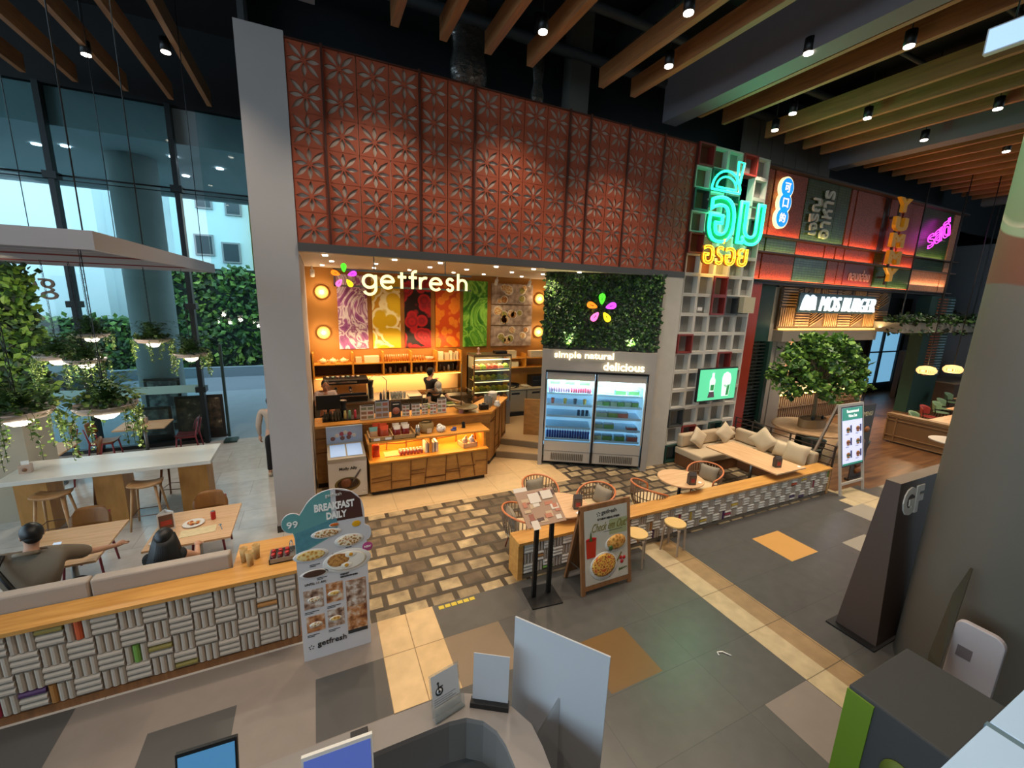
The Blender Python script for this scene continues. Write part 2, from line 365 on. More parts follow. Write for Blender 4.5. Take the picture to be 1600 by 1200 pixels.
b = MB(); b.box(-.78, 8.6, 7.3, 32, 8.7, 9.7, 0); b.box(-.78, 12.95, 7.2, -.6, 13, 9.7); struct(b.build('wall_upper_back', [M_darkblue]))
b = MB(); b.box(-14, 12.9, 8.05, -.19, 13.05, 9.7, 0); struct(b.build('wall_above_glazing', [M_dark]))
b = MB(); b.box(-.26, 12.0, 0, -.19, 12.9, 9.7, 0); b.box(-.78, 8.0, 4.75, -.7, 12.9, 9.7); struct(b.build('wall_lobby_side', [mat('side_grey', '#4a4d50', .8)]))
# header band and screen backing
b = MB(); b.box(-.19, 7.33, 4.60, 7.81, 7.50, 4.725, 0); struct(b.build('trim_3', [mat('header_grey', '#4b4a4a', .5)]))
b = MB(); b.box(-.19, 7.52, 4.73, 7.81, 7.6, 7.42, 0); struct(b.build('wall_header_backing', [mat('backing_grey', '#8d7f78', .6)]))
# right end of the hall, behind the sign wall
b = MB(); b.box(10.3, 13, 0, 32, 13.1, 9.7, 0); struct(b.build('wall_far_back', [mat('far_wall', '#1d2226', .8)]))
b = MB(); b.box(31.9, -4, 0, 32, 13, 9.7, 0); b.box(27, 6.5, 0, 27.15, 12.9, 7.0, 1); b.box(19.6, 10.7, 0, 27, 10.8, 4.6, 0); struct(b.build('wall_far_right', [M_dark, mat('far_grey_wall', '#7c828a', .8)]))

# ------------------------------------------------------------------ ceiling battens: each one is a thing
def batten(x, y0, y1, z, w, h, m, name, label, cat, group=None):
    b = MB(); b.box(x - w/2, y0, z, x + w/2, y1, z + h, 0); o = b.build(name, [m]); tag(o, label, cat, group); return o
for x in (-4.90, -4.14, -3.35, -2.59, -1.9): batten(x, 1.0, 12.36, 8.0, .09, .32, M_beam, 'ceiling_batten', 'brown timber ceiling batten on the window side of the hall', 'ceiling batten', 'battens above the dining corner')
for x in (1.34, 2.1, 2.87, 3.66, 5.2, 5.97): batten(x, -3.5, 7.44, 8.0, .12, .32, M_beam, 'ceiling_batten', 'lamplit timber ceiling batten ending above the terracotta screen', 'ceiling batten', 'battens above the terracotta screen')
for x in (7.85, 8.6): batten(x, -3.5, 7.46, 8.0, .10, .34, M_beam, 'ceiling_batten', 'timber ceiling batten just right of the thick dark boxed beam', 'ceiling batten', 'battens beside the dark boxed beam')
for x in (10.15, 10.9, 11.65, 12.4): batten(x, -3.5, 7.5, 8.0, .10, .34, M_beam, 'ceiling_batten', 'timber ceiling batten between the dark boxed beam and the pale boxed beam', 'ceiling batten', 'battens between the boxed beams')
for k in range(10): batten(14.6 + k*.78, -3.5, 7.55, 8.0, .10, .34, M_beam, 'ceiling_batten', 'thin timber ceiling batten at the far end of the hall', 'ceiling batten', 'battens at the far end of the hall')
M_boxed = mat('boxed_beam', '#6d676b', .6)
batten(-.02, 3.2, 7.30, 7.9, .5, .75, M_boxed, 'boxed_beam', 'pale mauve boxed beam end left of the battens above the screen', 'beam')
batten(7.38, -3.5, 7.86, 7.9, .40, .9, M_boxed, 'boxed_beam', 'thick dark boxed beam with a light underside crossing the ceiling', 'beam')
batten(13.70, -3.5, 7.90, 7.9, .40, .9, M_boxed, 'boxed_beam', 'grey green boxed beam above the sign wall', 'beam')
batten(22.7, -3.5, 7.6, 7.9, .30, .6, M_boxed, 'boxed_beam', 'farthest boxed beam with a pinkish underside', 'beam')
# ducts and pipes above the screen
def duct(pts, w, h, m, name, label, wr=0):
    b = MB()
    for a, c in zip(pts, pts[1:]): b.bar(a, c, w, h)
    o = b.build(name, [m]); tag(o, label, 'duct'); return o
M_foil = mat('foil', '#9a9894', .25, metal=.9, bump=1.0, bscale=9)
b = MB()
pr = [(.34 + .03*sin(i*1.7), i*.17) for i in range(13)]
b.lathe(pr, (2.75, 8.05, 7.2), 20, sy=.5); tag(b.build('foil_duct', [M_foil]), 'crinkled silver foil duct dropping behind the terracotta screen', 'duct')
b = MB(); b.lathe([(.12 + .03*sin(i*2.1), i*.17) for i in range(13)], (4.15, 8.05, 7.2), 14, sy=.6); tag(b.build('foil_duct', [M_foil]), 'narrow twisted foil duct in the middle above the screen', 'duct')
duct([(5.0, 8.05, 7.3), (5.05, 8.05, 9.5)], .45, .3, mat('galvanised', '#77756f', .5, metal=.6), 'sheet_metal_duct', 'square galvanised duct rising behind the screen')
b = MB(); b.box(4.85, 7.85, 7.44, 5.45, 8.2, 7.62); tag(b.build('duct_box', [mat('galvanised', '#77756f')]), 'small grey box at the foot of the galvanised duct', 'duct')
for i, (y, z, r) in enumerate(((5.4, 9.1, .05), (6.9, 8.9, .08), (4.0, 9.2, .06), (7.9, 8.7, .10))):
    b = MB(); b.cyl((-.6, y, z), (31, y, z), r, seg=10); tag(b.build('service_pipe', [mat('pipe_dark', '#24282b', .6)]), 'dark service pipe running under the black ceiling', 'pipe', 'service pipes under the black ceiling')
for i, x in enumerate((2.0, 5.9, 9.0, 12.6)):
    b = MB(); b.box(x, -2, 9.0, x + .5, 8.5, 9.35); tag(b.build('ventilation_duct', [mat('pipe_dark', '#24282b')]), 'black ventilation duct above the battens', 'duct', 'ventilation ducts above the battens')
# downlight fixtures
proto = None
for i, (x, y) in enumerate(DOWN):
    if proto is None:
        r = thing('hanging_downlight', 'glowing cylinder downlight hung between the ceiling battens', 'ceiling light', (0, 0, 0), group='hall downlights')
        b = MB(); b.cyl((0, 0, 7.90), (0, 0, 8.10), .075, .075, 20); b.cyl((0, 0, 8.1), (0, 0, 9.7), .008, seg=6); hs = b.build('housing', [M_black], r)
        b = MB(); b.cyl((0, 0, 7.880), (0, 0, 7.899), .066, .066, 20); b.build('lens', [M_bulbw], hs); proto = r; r.location = (x, y, 0)
    else: dup(proto, (x, y, 0))

# ------------------------------------------------------------------ facade glazing (left)
gx = [-.3, -2.78, -4.93, -7.08, -9.2, -11.4]
for i in range(5):
    r = thing('window_%d' % (i+1), 'tall window', 'window', (0, 0, 0)); struct(r)
    del r['label']; del r['category']
    x1, x0 = gx[i], gx[i+1]
    b = MB()
    if i == 0: b.box(x0 + .5, 12.90, 2.6, x1, 12.92, 8.05)
    else: b.box(x0, 12.90, 0.02, x1, 12.92, 8.05)
    b.build('pane', [M_glasstint], r)
    b = MB(); b.box(x0 - .05, 12.78, 0, x0 + .05, 12.98, 8.05)
    for z in (1.45, 3.55, 6.25): b.box(x0 - .11, 12.72, z - .07, x0 + .11, 12.99, z + .07)
    b.build('mullion', [mat('mullion_dark', '#23292b', .4, metal=.4)], r)
    b = MB(); b.cyl((x0, 12.86, 6.27), (x1, 12.86, 6.27), .018, seg=6); b.cyl((x0, 12.80, 6.17), (x1, 12.80, 6.17), .010, seg=6)
    if i: b.box(x0, 12.84, .0, x1, 12.97, .09)
    b.build('transom', [M_black], r)
    if i:
        b = MB(); b.box(x0, 12.885, 1.36, x1, 12.897, 1.56); b.build('frosted_band', [mat('frosted', '#8fb6b4', .6)], r)
b = MB(); b.box(-2.33, 12.86, .1, -2.27, 12.94, 2.6); b.box(-2.40, 12.6, 0, -2.1, 12.95, .05); struct(b.build('door_1', [mat('door_green', '#18302c', .4)]))
# lettering on the glazing, seen from inside (reversed)
r = thing('window_lettering', 'brown shop lettering applied to the window glass, seen mirrored from inside', 'sign', (-5.18, 12.86, 3.64))
b = MB(); b.at((0, 0, 0)); b.M = Matrix.Rotation(pi, 4, 'Z'); b.panel(); wd = text(b, 'getfresh', 0, 0, h=.62, ext=.02, bold=.0)
b.build('letters', [mat('letter_brown', '#6d5138', .5)], r)

# ------------------------------------------------------------------ outdoors
b = MB(); b.box(-40, 13.06, 7.3, 20, 19.0, 7.6, 0); b.box(-40, 19.0, 7.1, 20, 19.3, 7.7, 0); b.box(-14, 13.051, 7.3, -.3, 13.059, 8.3, 0)
struct(b.build('ceiling_outdoor_soffit', [mat('soffit', '#8b989b', .7, var=.1, vscale=.6)]))
proto = None
for x, y in ((-3.1, 14.3), (-2.2, 14.9), (-5.3, 14.7), (-5.9, 14.9), (-3.3, 16.4), (-7.3, 15.5)):
    b = MB(); b.cyl((x, y, 7.27), (x, y, 7.29), .09, seg=14); tag(b.build('soffit_downlight', [M_bulbc]), 'round recessed light in the grey soffit outside the glazing', 'ceiling light', 'soffit lights outside')
b = MB(); b.cyl((-4.15, 15, 0), (-4.15, 15, 7.3), .52, seg=48); tag(b.build('concrete_column', [mat('concrete_outside', '#8f9694', .85, var=.12, vscale=2.5)]), 'thick round grey concrete column outside behind the glazing', 'column')
M_cyan = mat('facade_white', '#e2eef0', .8, var=.05, vscale=.5)
def bldg(x0, x1, y, z1, m, label, wins, extra=None, z0=0):
    r = thing('building', label, 'building', (x0, y, 0))
    b = MB(); b.box(0, 0, z0, x1-x0, 4, z1); b.build('wall', [m], r)
    for (wx, wz, ww, wh) in wins:
        b = MB(); b.box(wx, -.08, wz, wx+ww, -.001, wz+wh, 0); b.box(wx+.08, -.10, wz+.08, wx+ww-.08, -.081, wz+wh-.08, 1)
        b.build('window', [mat('win_frame', '#8d9494', .5), mat('win_dark', '#3f4c50', .2)], r)
    return r
r1 = bldg(-22, -8.6, 25.5, 14, M_cyan, 'long blank white building across the street, left of the column', [])
r2 = bldg(-8.6, -6.1, 26.5, 14, M_cyan, 'white building with stacked air conditioners beside the concrete column', [])
for k in range(4):
    b = MB(); b.box(1.0 + .1*k, -.5, 5.4 + k*.95, 1.9 + .1*k, -.02, 6.1 + k*.95, 0); b.M = Matrix.Translation((1.55 + .1*k, -.51, 5.75 + k*.95)) @ Matrix.Rotation(pi/2, 4, 'X'); b.lathe([(.28, 0), (.28, .02), (.24, .02), (.24, .0)], seg=20, m=1)
    b.build('air_conditioner', [M_white, mat('grille', '#5b6265', .6)], r2)
r3 = bldg(-6.0, -2.8, 26, 13.5, mat('pale_teal_facade', '#c8e4e4', .8), 'pale teal building with small windows to the right of the column', [(.8, 5.6, .8, 1.0), (1.9, 5.3, .8, 1.0), (1.0, 7.8, .7, .9), (2.2, 7.6, .7, .9)])
r4 = bldg(-2.7, -1.0, 25.5, 12.5, mat('ochre_facade', '#e8b050', .8), 'ochre yellow house front with two windows across the street', [(.35, 5.2, .6, 1.2), (.35, 7.4, .6, 1.1)])
r5 = bldg(-1.0, 6, 26, 11, mat('cream_facade', '#e4e0cc', .8), 'cream house at the right edge of the view outside', [(.3, 5, .7, 1)])
def hedge(x0, x1, y, z0, z1, n, label):
    r = thing('hedge', label, 'hedge', ((x0+x1)/2, y, 0))
    b = MB(); b.box(x0-(x0+x1)/2, 0, z0, x1-(x0+x1)/2, .8, z1-.1, 0); b.build('hedge_core', [M_leaf[3]], r)
    b = MB(); leafs(b, [(random.uniform(x0, x1)-(x0+x1)/2, random.uniform(-.25, .1), random.uniform(z0, z1)) for _ in range(n)], .28, [0, 1, 1, 2], (0, -.8, .3)); b.build('foliage', M_leaf[:3], r)
hedge(-12, -6.5, 24.3, .3, 2.6, 1500, 'low clipped hedge across the street on the left')
hedge(-6.2, 2, 24.0, .3, 5.0, 3200, 'tall bushy hedge across the street behind the right hand window')
b = MB(); b.box(-20, 22.7, 0, 6, 23.0, .45); tag(b.build('planter_kerb', [mat('kerb', '#7b8c94', .8)]), 'long low grey kerb in front of the hedges', 'kerb')
# parked dark car
r = thing('car', 'dark parked car seen through the left window behind the hanging planters', 'car', (-9.6, 19.3, 0))
b = MB(); b.prism([(-2.1, .35), (2.1, .35), (2.15, .8), (1.3, .95), (.7, 1.42), (-.9, 1.45), (-1.7, .98), (-2.15, .85)], 0, 1.7); b.M = Matrix.Identity(4)
b.v = [(v[0], v[2], v[1]) for v in b.v]; b.build('body', [mat('car_paint', '#23272c', .2, coat=1)], r, bev=.05)
for s in (-1.35, 1.35):
    b = MB(); b.cyl((s, -.04, .34), (s, .2, .34), .34, seg=24); b.cyl((s, -.06, .34), (s, -.03, .34), .2, seg=20, m=1); b.build('wheel', [M_black, M_chrome], r)
b = MB(); b.add([(-.85, -.01, 1.38), (.62, -.01, 1.35), (1.05, -.01, 1.0), (-1.45, -.01, 1.0)], [(3, 2, 1, 0)]); b.build('side_window', [mat('car_glass', '#7ba0ad', .1)], r)
# menu boards by the entrance
def board(loc, rz, w, h, m, label):
    r = thing('menu_board', label, 'sign board', loc, rz)
    b = MB(); b.box(-w/2, -.02, .0, w/2, .02, h); b.build('frame', [mat('board_frame', '#2b2622', .5)], r)
    b = MB(); b.box(-w/2+.07, -.03, .2, w/2-.07, -.021, h-.08); b.build('poster', [m], r)
    for s in (-1, 1): b = MB(); b.box(s*w/2-.02, .021, 0, s*w/2+.02, .25, .05); b.build('foot', [M_black], r)
board((-2.95, 13.25, 0), 0, 1.05, 1.2, ramp_mat('old_menu', 'noise', 6, [(.4, '#2d2a28'), (.62, '#6b5a47'), (.7, '#b7aa92')], .4), 'dark framed menu board standing outside the glass, right of the entrance mullion')
board((-3.95, 13.3, 0), 0, .75, .95, ramp_mat('old_menu2', 'noise', 5, [(.45, '#4a5154'), (.6, '#7f8a8b')], .4), 'grey notice board low in front of the outdoor column')
board((-4.0, 14.40, .0), 0, .8, 1.5, ramp_mat('old_menu3', 'noise', 5, [(.45, '#53585a'), (.6, '#96a09d')], .4), 'upper grey notice board fixed to the outdoor column')
# ------------------------------------------------------------------ terracotta breeze-block screen
def tile_geo():
    cu = bpy.data.curves.new('t', 'CURVE'); cu.dimensions = '2D'; cu.fill_mode = 'BOTH'; cu.extrude = .011
    def sp(pts):
        s = cu.splines.new('POLY'); s.points.add(len(pts) - 1); s.use_cyclic_u = True
        for p, q in zip(s.points, pts): p.co = (q[0], q[1], 0, 1)
    h = .229; sp([(-h, -h), (h, -h), (h, h), (-h, h)])
    for k in range(8):
        a = k * pi / 4 + pi/8*0; L0, L1, w = .030, (.215 if k % 2 == 0 else .272), .033; n = 7; pts = []
        for i in range(n + 1): t = i / n; pts.append((L0 + (L1 - L0) * t, w * sin(pi * t)))
        for i in range(n - 1, 0, -1): t = i / n; pts.append((L0 + (L1 - L0) * t, -w * sin(pi * t)))
        sp([(p[0]*cos(a) - p[1]*sin(a), p[0]*sin(a) + p[1]*cos(a)) for p in pts])
    o = bpy.data.objects.new('t', cu); COL.objects.link(o); dg = bpy.context.evaluated_depsgraph_get()
    me = bpy.data.meshes.new_from_object(o.evaluated_get(dg)); vs = [tuple(v.co) for v in me.vertices]; fs = [tuple(p.vertices) for p in me.polygons]
    bpy.data.objects.remove(o); bpy.data.meshes.remove(me); bpy.data.curves.remove(cu); return vs, fs
TV, TF = tile_geo()
root = thing('breeze_block_screen', 'terracotta screen of pierced flower tiles above the open shop front', 'decorative screen', (0, 0, 0))
tw = 8.0 / 17; th = 2.72 / 6; x = -.19; c = 0
M_petal = mat('petal_rim', '#b8603e', .5)
for n in (1, 3, 2, 4, 1, 2, 2, 2):
    b = MB()
    for i in range(n):
        for j in range(6):
            cx = x + (i + .5) * tw; cz = 4.73 + (j + .5) * th
            b.M = Matrix.Translation((cx, 7.40, cz)) @ Matrix.Rotation(pi/2, 4, 'X') @ Matrix.Scale(tw / .47 * 1.0, 4)
            b.add(TV, TF, 0)
            b.M = Matrix.Identity(4); b.box(cx - tw/2, 7.400, cz - th/2, cx + tw/2, 7.412, cz - th/2 + .007, 1)
    pn = b.build('screen_panel', [M_terra, mat('joint_brown', '#5a2a1c', .8)], root)
    b = MB(); b.box(x + .01, 7.4125, 4.74, x + n*tw - .01, 7.4145, 7.44); b.build('recess_panel', [mat('recess_pale', '#b3a294', .5)], pn)
    b = MB(); x += n * tw; b.box(x - .016, 7.35, 4.70, x + .016, 7.46, 7.48); b.build('divider', [mat('divider_brown', '#4a2418', .5)], root)
b = MB(); b.box(-.19, 7.36, 7.44, 7.81, 7.5, 7.46); b.build('top_rail', [mat('divider_brown', '#4a2418')], root)
for px in (.75, 2.08, 3.5, 6.9):  # small wall-wash spots over the screen
    pass

# ------------------------------------------------------------------ lattice of open cubes
root = thing('cube_lattice', 'tall wall of stacked open square frames beside the whitewashed pier', 'decorative screen', (0, 0, 0))
M_lw = mat('frame_offwhite', '#c2beb4', .6); M_lr = mat('frame_red', '#7e2a22', .5); M_lg = mat('frame_green', '#22433a', .5); M_lk = mat('frame_dark', '#3b3d3c', .5)
M_back = ramp_mat('ribbed_back', 'wave', 9, [(.2, '#85827c'), (.8, '#9c9a94')], .6, (1, 0, 0), 1, 0)
special = {(0, 15): M_lr, (3, 15): M_lr, (0, 11): M_lr, (1, 14): M_lg, (0, 13): M_lk, (2, 9): M_lr, (2, 8): M_lr, (0, 6): M_lr, (3, 5): M_lr, (0, 2): M_lk, (0, 0): M_lg, (1, 1): M_lr, (3, 8): M_lk, (3, 1): M_lg, (2, 13): M_lg, (4, 12): M_lg}
for i in range(5):
    for j in range(16):
        if (i, j) in ((3, 14), (3, 13)): continue
        x0 = 7.83 + i*.487; z0 = .01 + j*.468; m = special.get((i, j), M_lw); t = .038
        b = MB(); y0, y1 = 7.36, 7.53
        if m is not M_lw: y0 = 7.32
        b.box(x0, y0, z0, x0 + t, y1, z0 + .466); b.box(x0 + .485 - t, y0, z0, x0 + .485, y1, z0 + .466)
        b.box(x0 + t, y0, z0, x0 + .485 - t, y1, z0 + t); b.box(x0 + t, y0, z0 + .466 - t, x0 + .485 - t, y1, z0 + .466)
        b.box(x0 + t, y1 - .03, z0 + t, x0 + .485 - t, y1 - .01, z0 + .466 - t, 1)
        bk = M_back if not (i < 2 and j > 9) else mat('terracotta_back', '#7c4430', .6)
        lab = {M_lr: 'red open square frame', M_lg: 'green open square frame', M_lk: 'dark grey open square frame'}.get(m)
        b.build('cube_frame', [m, bk], root, lab)
b = MB(); b.box(9.80, 7.2, 3.82, 10.22, 7.36, 4.22); tag(b.build('speaker_box', [mat('cream_box', '#b3a98c', .6)]), 'square cream box speaker fixed to the right edge of the cube lattice', 'speaker')
b = MB(); b.box(8.40, 7.37, 3.85, 8.55, 7.45, 3.93); tag(b.build('router_box', [M_white]), 'small white device lying inside a lattice frame above the television', 'device')
# television
root = thing('television', 'wall television with a green drinks advert on the cube lattice', 'television', (0, 0, 0))
b = MB(); b.box(8.46, 7.14, 1.60, 9.86, 7.20, 2.45); b.box(8.9, 7.2, 1.85, 9.4, 7.34, 2.15); b.build('casing', [M_black], root, bev=.008)
tvc = root.children[0]
b = MB(); b.box(8.49, 7.128, 1.63, 9.83, 7.138, 2.42, 0)
b.M = Matrix.Translation((8.49, 7.125, 1.63)); b.panel()
b.prism([(.42, .70), (.50, .70), (.50, .60), (.56, .50), (.53, .22), (.39, .22), (.36, .50), (.42, .60)], 0, .004, 1)
b.prism([(.34, .07), (.58, .07), (.54, .22), (.38, .22)], 0, .004, 2); b.prism([(.40, .40), (.53, .40), (.52, .25), (.40, .25)], .004, .006, 3)
b.prism([(.80, .55), (.84, .66), (.96, .71), (1.08, .66), (1.13, .54), (1.09, .08), (.84, .08)], 0, .004, 1); b.prism([(1.0, .30), (1.10, .40), (1.08, .10), (.98, .10)], .004, .006, 3); text(b, 'THE', .88, .3, w=.18, z=.007, m=3, bold=.03, ext=.001)
b.build('screen', [mat('tv_green', '#4fbf8d', .4, emit='#5fd39b', es=.8), mat('tv_pale', '#e8fff4', .4, emit='#dffff0', es=.8), mat('tv_plum', '#4a3a44', .4, emit='#4a3a44', es=.6), mat('tv_dkgreen', '#2f7d49', .4, emit='#2f8d49', es=.6)], root)

# ------------------------------------------------------------------ neon signs
M_ng = mat('neon_green', '#36ffb0', emit='#25ffb8', es=3.2); M_ny = mat('neon_yellow', '#ffd23c', emit='#ffbf20', es=3.2); M_gp = mat('sign_backing_green', '#1e8a5c', .5); M_yp = mat('sign_backing_amber', '#a06a18', .5)
M_brk = mat('bracket_grey', '#6c6c68', .5)
def neon_glyph(root, st, x0, x1, z0, z1, y, m, r=.02, back=None, bold=.03):
    vs, fs, a, c, w, h = text_geo(st, bold, .05, r)
    b = MB(); b.M = Matrix.Translation((x0, y, z0)); b.panel()
    sx = (x1-x0)/w; sy = (z1-z0)/h; b.add([((v[0]-a)*sx, (v[1]-c)*sy, v[2]*min(sx, sy)) for v in vs], fs, 0, True); nl = b.build('neon_letter', [m], root)
    if back:
        b = MB(); b.M = Matrix.Translation((x0, y + .06, z0)); b.panel(); text(b, st, 0, 0, w=x1-x0, h=z1-z0, bold=bold, ext=.02); b.build('letter_back', [back], nl)
root = thing('neon_sign', 'large green neon sign in Thai script in front of the cube lattice', 'neon sign', (0, 0, 0))
neon_glyph(root, 'อ', 8.12, 8.98, 5.40, 6.42, 7.12, M_ng, .022, M_gp, .015)
neon_glyph(root, 'ม', 9.10, 9.98, 5.42, 6.40, 7.12, M_ng, .022, M_gp, .015)
# upper vowel arch and tone mark as bent tubes
b = MB(); arc = [(8.10 + .46*(1 - cos(t)), 6.52 + .42*sin(t)) for t in [pi*i/16 for i in range(17)]]
b.tube([(p[0], 7.12, p[1]) for p in arc] + [(8.10, 7.12, 6.52)], .024); b.tube([(8.24 + .32*(1-cos(t)), 7.12, 6.58 + .24*sin(t)) for t in [pi*i/12 for i in range(13)]] + [(8.24, 7.12, 6.58)], .02)
b.tube([(8.86, 7.12, 7.18), (9.05, 7.12, 7.18), (8.98, 7.12, 6.72), (8.88, 7.12, 6.72)], .024, closed=True); b.build('neon_letter', [M_ng], root)
b = MB()
for z in (5.6, 6.3): b.box(8.1, 7.19, z, 10.0, 7.22, z + .03)
for x in (8.3, 9.7): b.box(x, 7.2, 5.6, x + .04, 7.36, 5.64)
b.build('mounting_rail', [M_brk], root)
root = thing('neon_sign', 'smaller yellow neon sign in Thai script below the green one', 'neon sign', (0, 0, 0))
xx = 8.06
for st, w, h in (('อ', .42, .42), ('ร', .30, .42), ('อ', .42, .42), ('ย', .42, .42)):
    neon_glyph(root, st, xx, xx + w - .06, 4.92, 4.92 + h, 7.10, M_ny, .017, M_yp, .0); xx += w
b = MB(); b.tube([(8.70, 7.10, 5.50), (8.68, 7.10, 5.40)], .02); b.build('neon_letter', [M_ny], root)
b = MB(); b.box(8.1, 7.19, 5.08, 9.7, 7.22, 5.11); b.box(8.5, 7.2, 5.08, 8.54, 7.36, 5.12); b.build('mounting_rail', [M_brk], root)
light('neon_green_glow', 'AREA', (9.05, 6.95, 5.95), 38, (.1, 1, .55), 1.6, (9.05, 0, 6.6)); light('neon_green_back', 'AREA', (9.05, 7.25, 5.95), 12, (.1, 1, .55), 1.4, (9.05, 8, 5.95)); light('neon_amber_back', 'AREA', (8.8, 7.25, 5.1), 7, (1, .55, .1), .9, (8.8, 8, 5.1))

# ------------------------------------------------------------------ sign wall of the burger shop
M_mesh = ramp_mat('red_mesh', 'vor', 26, [(.15, '#451a0c'), (.5, '#94401e')], .5); M_gt = brick_mat('green_glazed_tile', '#33471f', '#3f5628', '#141c0c', 1, .14, .065, .008, .35, 0, .4, .2, rot=(pi/2, 0, 0), nscale=3)
M_led = mat('led_strip', '#ff6a2a', emit='#ff5a20', es=2.5); M_ledy = mat('led_strip_yellow', '#ffe07a', emit='#ffc860', es=3); M_rim = mat('rim_dark', '#31211a', .5)
M_pk = ramp_mat('peach_mesh', 'vor', 26, [(.15, '#8a5236'), (.5, '#c98860')], .5)
root = thing('sign_wall', 'red and green panelled sign wall above the burger shop', 'sign wall', (0, 0, 0))
rows = [(5.80, 7.38, [(10.28, 10.70, 0), (10.76, 12.08, 0), (12.12, 13.50, 1), (13.52, 14.12, 1), (14.2, 14.42, 0), (14.5, 16.0, 0), (16.02, 16.32, 2), (16.36, 17.1, 0), (17.2, 18.4, 0), (18.44, 20.55, 1), (20.62, 21.2, 3)]),
        (5.40, 5.76, [(10.28, 10.7, 1), (10.76, 12.0, 1), (12.03, 13.3, 0), (13.36, 13.84, 0), (13.9, 14.3, 0), (14.36, 15.98, 0), (16.02, 16.5, 1), (16.56, 18.4, 0), (18.44, 20.55, 1), (20.62, 21.2, 3)]),
        (4.70, 5.36, [(10.28, 10.64, 0), (10.70, 12.03, 0), (12.06, 13.55, 1), (13.6, 14.1, 0), (14.14, 14.45, 0), (14.5, 16.1, 4), (16.14, 17.0, 1), (17.05, 18.4, 1), (18.44, 20.5, 3), (20.56, 21.2, 3)])]
for z0, z1, cells in rows:
    for x0, x1, k in cells:
        b = MB(); b.box(x0, 7.52, z0, x1, 7.60, z1); b.build('wall_panel', [[M_mesh, M_gt, M_rim, M_pk, mat('plum_panel', '#7a2f2c', .5)][k]], root)
    b = MB(); b.box(10.28, 7.36, z0 - .035, 21.25, 7.6, z0); b.build('ledge', [M_rim], root)
    b = MB(); b.box(10.3, 7.48, z0 + .001, 18.4, 7.505, z0 + .02); b.build('led_strip', [M_led], root)
b = MB(); b.box(10.28, 7.6, 4.6, 21.25, 7.75, 7.42); b.box(10.28, 7.36, 7.39, 21.25, 7.6, 7.44); b.build('backing', [M_rim], root)
for x0, x1, z in ((10.3, 12.05, 5.82), (14.2, 16, 5.82), (16.4, 18.4, 5.82), (12.0, 15.9, 5.42), (16.6, 18.4, 5.42), (10.3, 12, 4.72), (13.6, 16.0, 4.72), (18.5, 21, 4.9)):
    light('sign_wall_led', 'AREA', ((x0+x1)/2, 7.44, z + .02), 2.6*(x1-x0), (1, .34, .12) if x0 < 18 else (1, .6, .35), x1-x0, ((x0+x1)/2, 7.60, z + .5), sy=.05)
for x0, x1, z in ((12.1, 14.1, 5.82), (10.3, 12, 5.42), (12.1, 13.5, 4.72), (16.2, 18.4, 4.72), (18.5, 20.5, 5.82)):
    light('sign_wall_led', 'AREA', ((x0+x1)/2, 7.42, z + .02), 2.2*(x1-x0), (.9, .85, .25), x1-x0, ((x0+x1)/2, 7.60, z + .5), sy=.05)
# three-circle blue sign
root = thing('neon_sign', 'blue sign of three joined circles with red Chinese characters', 'neon sign', (0, 0, 0))
cs = [(11.03, 6.97), (11.03, 6.61), (11.00, 6.25)]
b = MB()
for x, z in cs: b.cyl((x, 7.36, z), (x, 7.44, z), .262, seg=36)
b.build('halo_rim', [mat('halo_white', '#fff6c8', emit='#fff0b0', es=1.1)], root)
b = MB()
for x, z in cs: b.cyl((x, 7.345, z), (x, 7.36, z), .225, seg=36)
b.box(10.90, 7.347, 6.4, 11.12, 7.36, 6.8); b.build('face', [mat('sign_blue', '#1a86e8', emit='#1a86f0', es=1.3)], root)
for (x, z), ch in zip(cs, '可口的'):
    b = MB(); b.M = Matrix.Translation((x - .11, 7.340, z - .11)); b.panel(); text(b, ch, 0, 0, w=.22, h=.22, ext=.004, bold=.01); b.build('character', [mat('sign_pinkwhite', '#ffe0ea', emit='#ffd0e0', es=1.6)], root)
b = MB(); b.box(11.0, 7.44, 6.4, 11.05, 7.52, 6.8); b.build('bracket', [M_brk], root)
root = thing('upper_panelling', 'grey brown panelling behind the battens above the sign wall', 'panelling', (0, 0, 0))
for k in range(7): b = MB(); b.box(10.3 + k*.55, 8.2, 7.43, 10.82 + k*.55, 8.3, 8.75 + .1*(k % 2)); b.box(10.3 + k*.55, 8.25, 7.44, 10.4 + k*.55, 8.59, 7.6); b.build('panel', [mat('panel_taupe', '#6b6157', .8)], root)
# white Thai letters set sideways on the green tiles
M_ivory = mat('ivory_letter', '#cfc7b4', .5)
root = thing('thai_lettering', 'two columns of ivory Thai letters turned sideways on dark green tiles', 'sign', (0, 0, 0))
def vtext(root, st, x, z0, z1, w, m, y=7.46, nm='letter', dep=.05, bold=.01):
    b = MB(); b.M = Matrix.Translation((x + w, y, z0)); b.panel(); b.M = b.M @ Matrix.Rotation(pi/2, 4, 'Z'); text(b, st, 0, 0, w=z1-z0, h=w, ext=dep/2, bold=bold); b.build(nm, [m], root)
vtext(root, 'เจริญ', 12.30, 5.98, 6.92, .46, M_ivory); vtext(root, 'อาหาร', 12.86, 5.92, 7.18, .40, M_ivory)
root = thing('yummy_lettering', 'vertical yellow block letters spelling YUMMY down the sign wall', 'sign', (0, 0, 0))
M_yel = mat('letter_yellow', '#d79a1e', .45, emit='#d08a10', es=.12)
for ch, z in zip('YUMMY', (6.95, 6.40, 5.93, 5.42, 4.90)):
    b = MB(); b.M = Matrix.Translation((16.05, 7.22, z)); b.panel(); text(b, ch, 0, 0, w=.72, h=.40, ext=.05, bold=.07); b.build('letter', [M_yel], root)
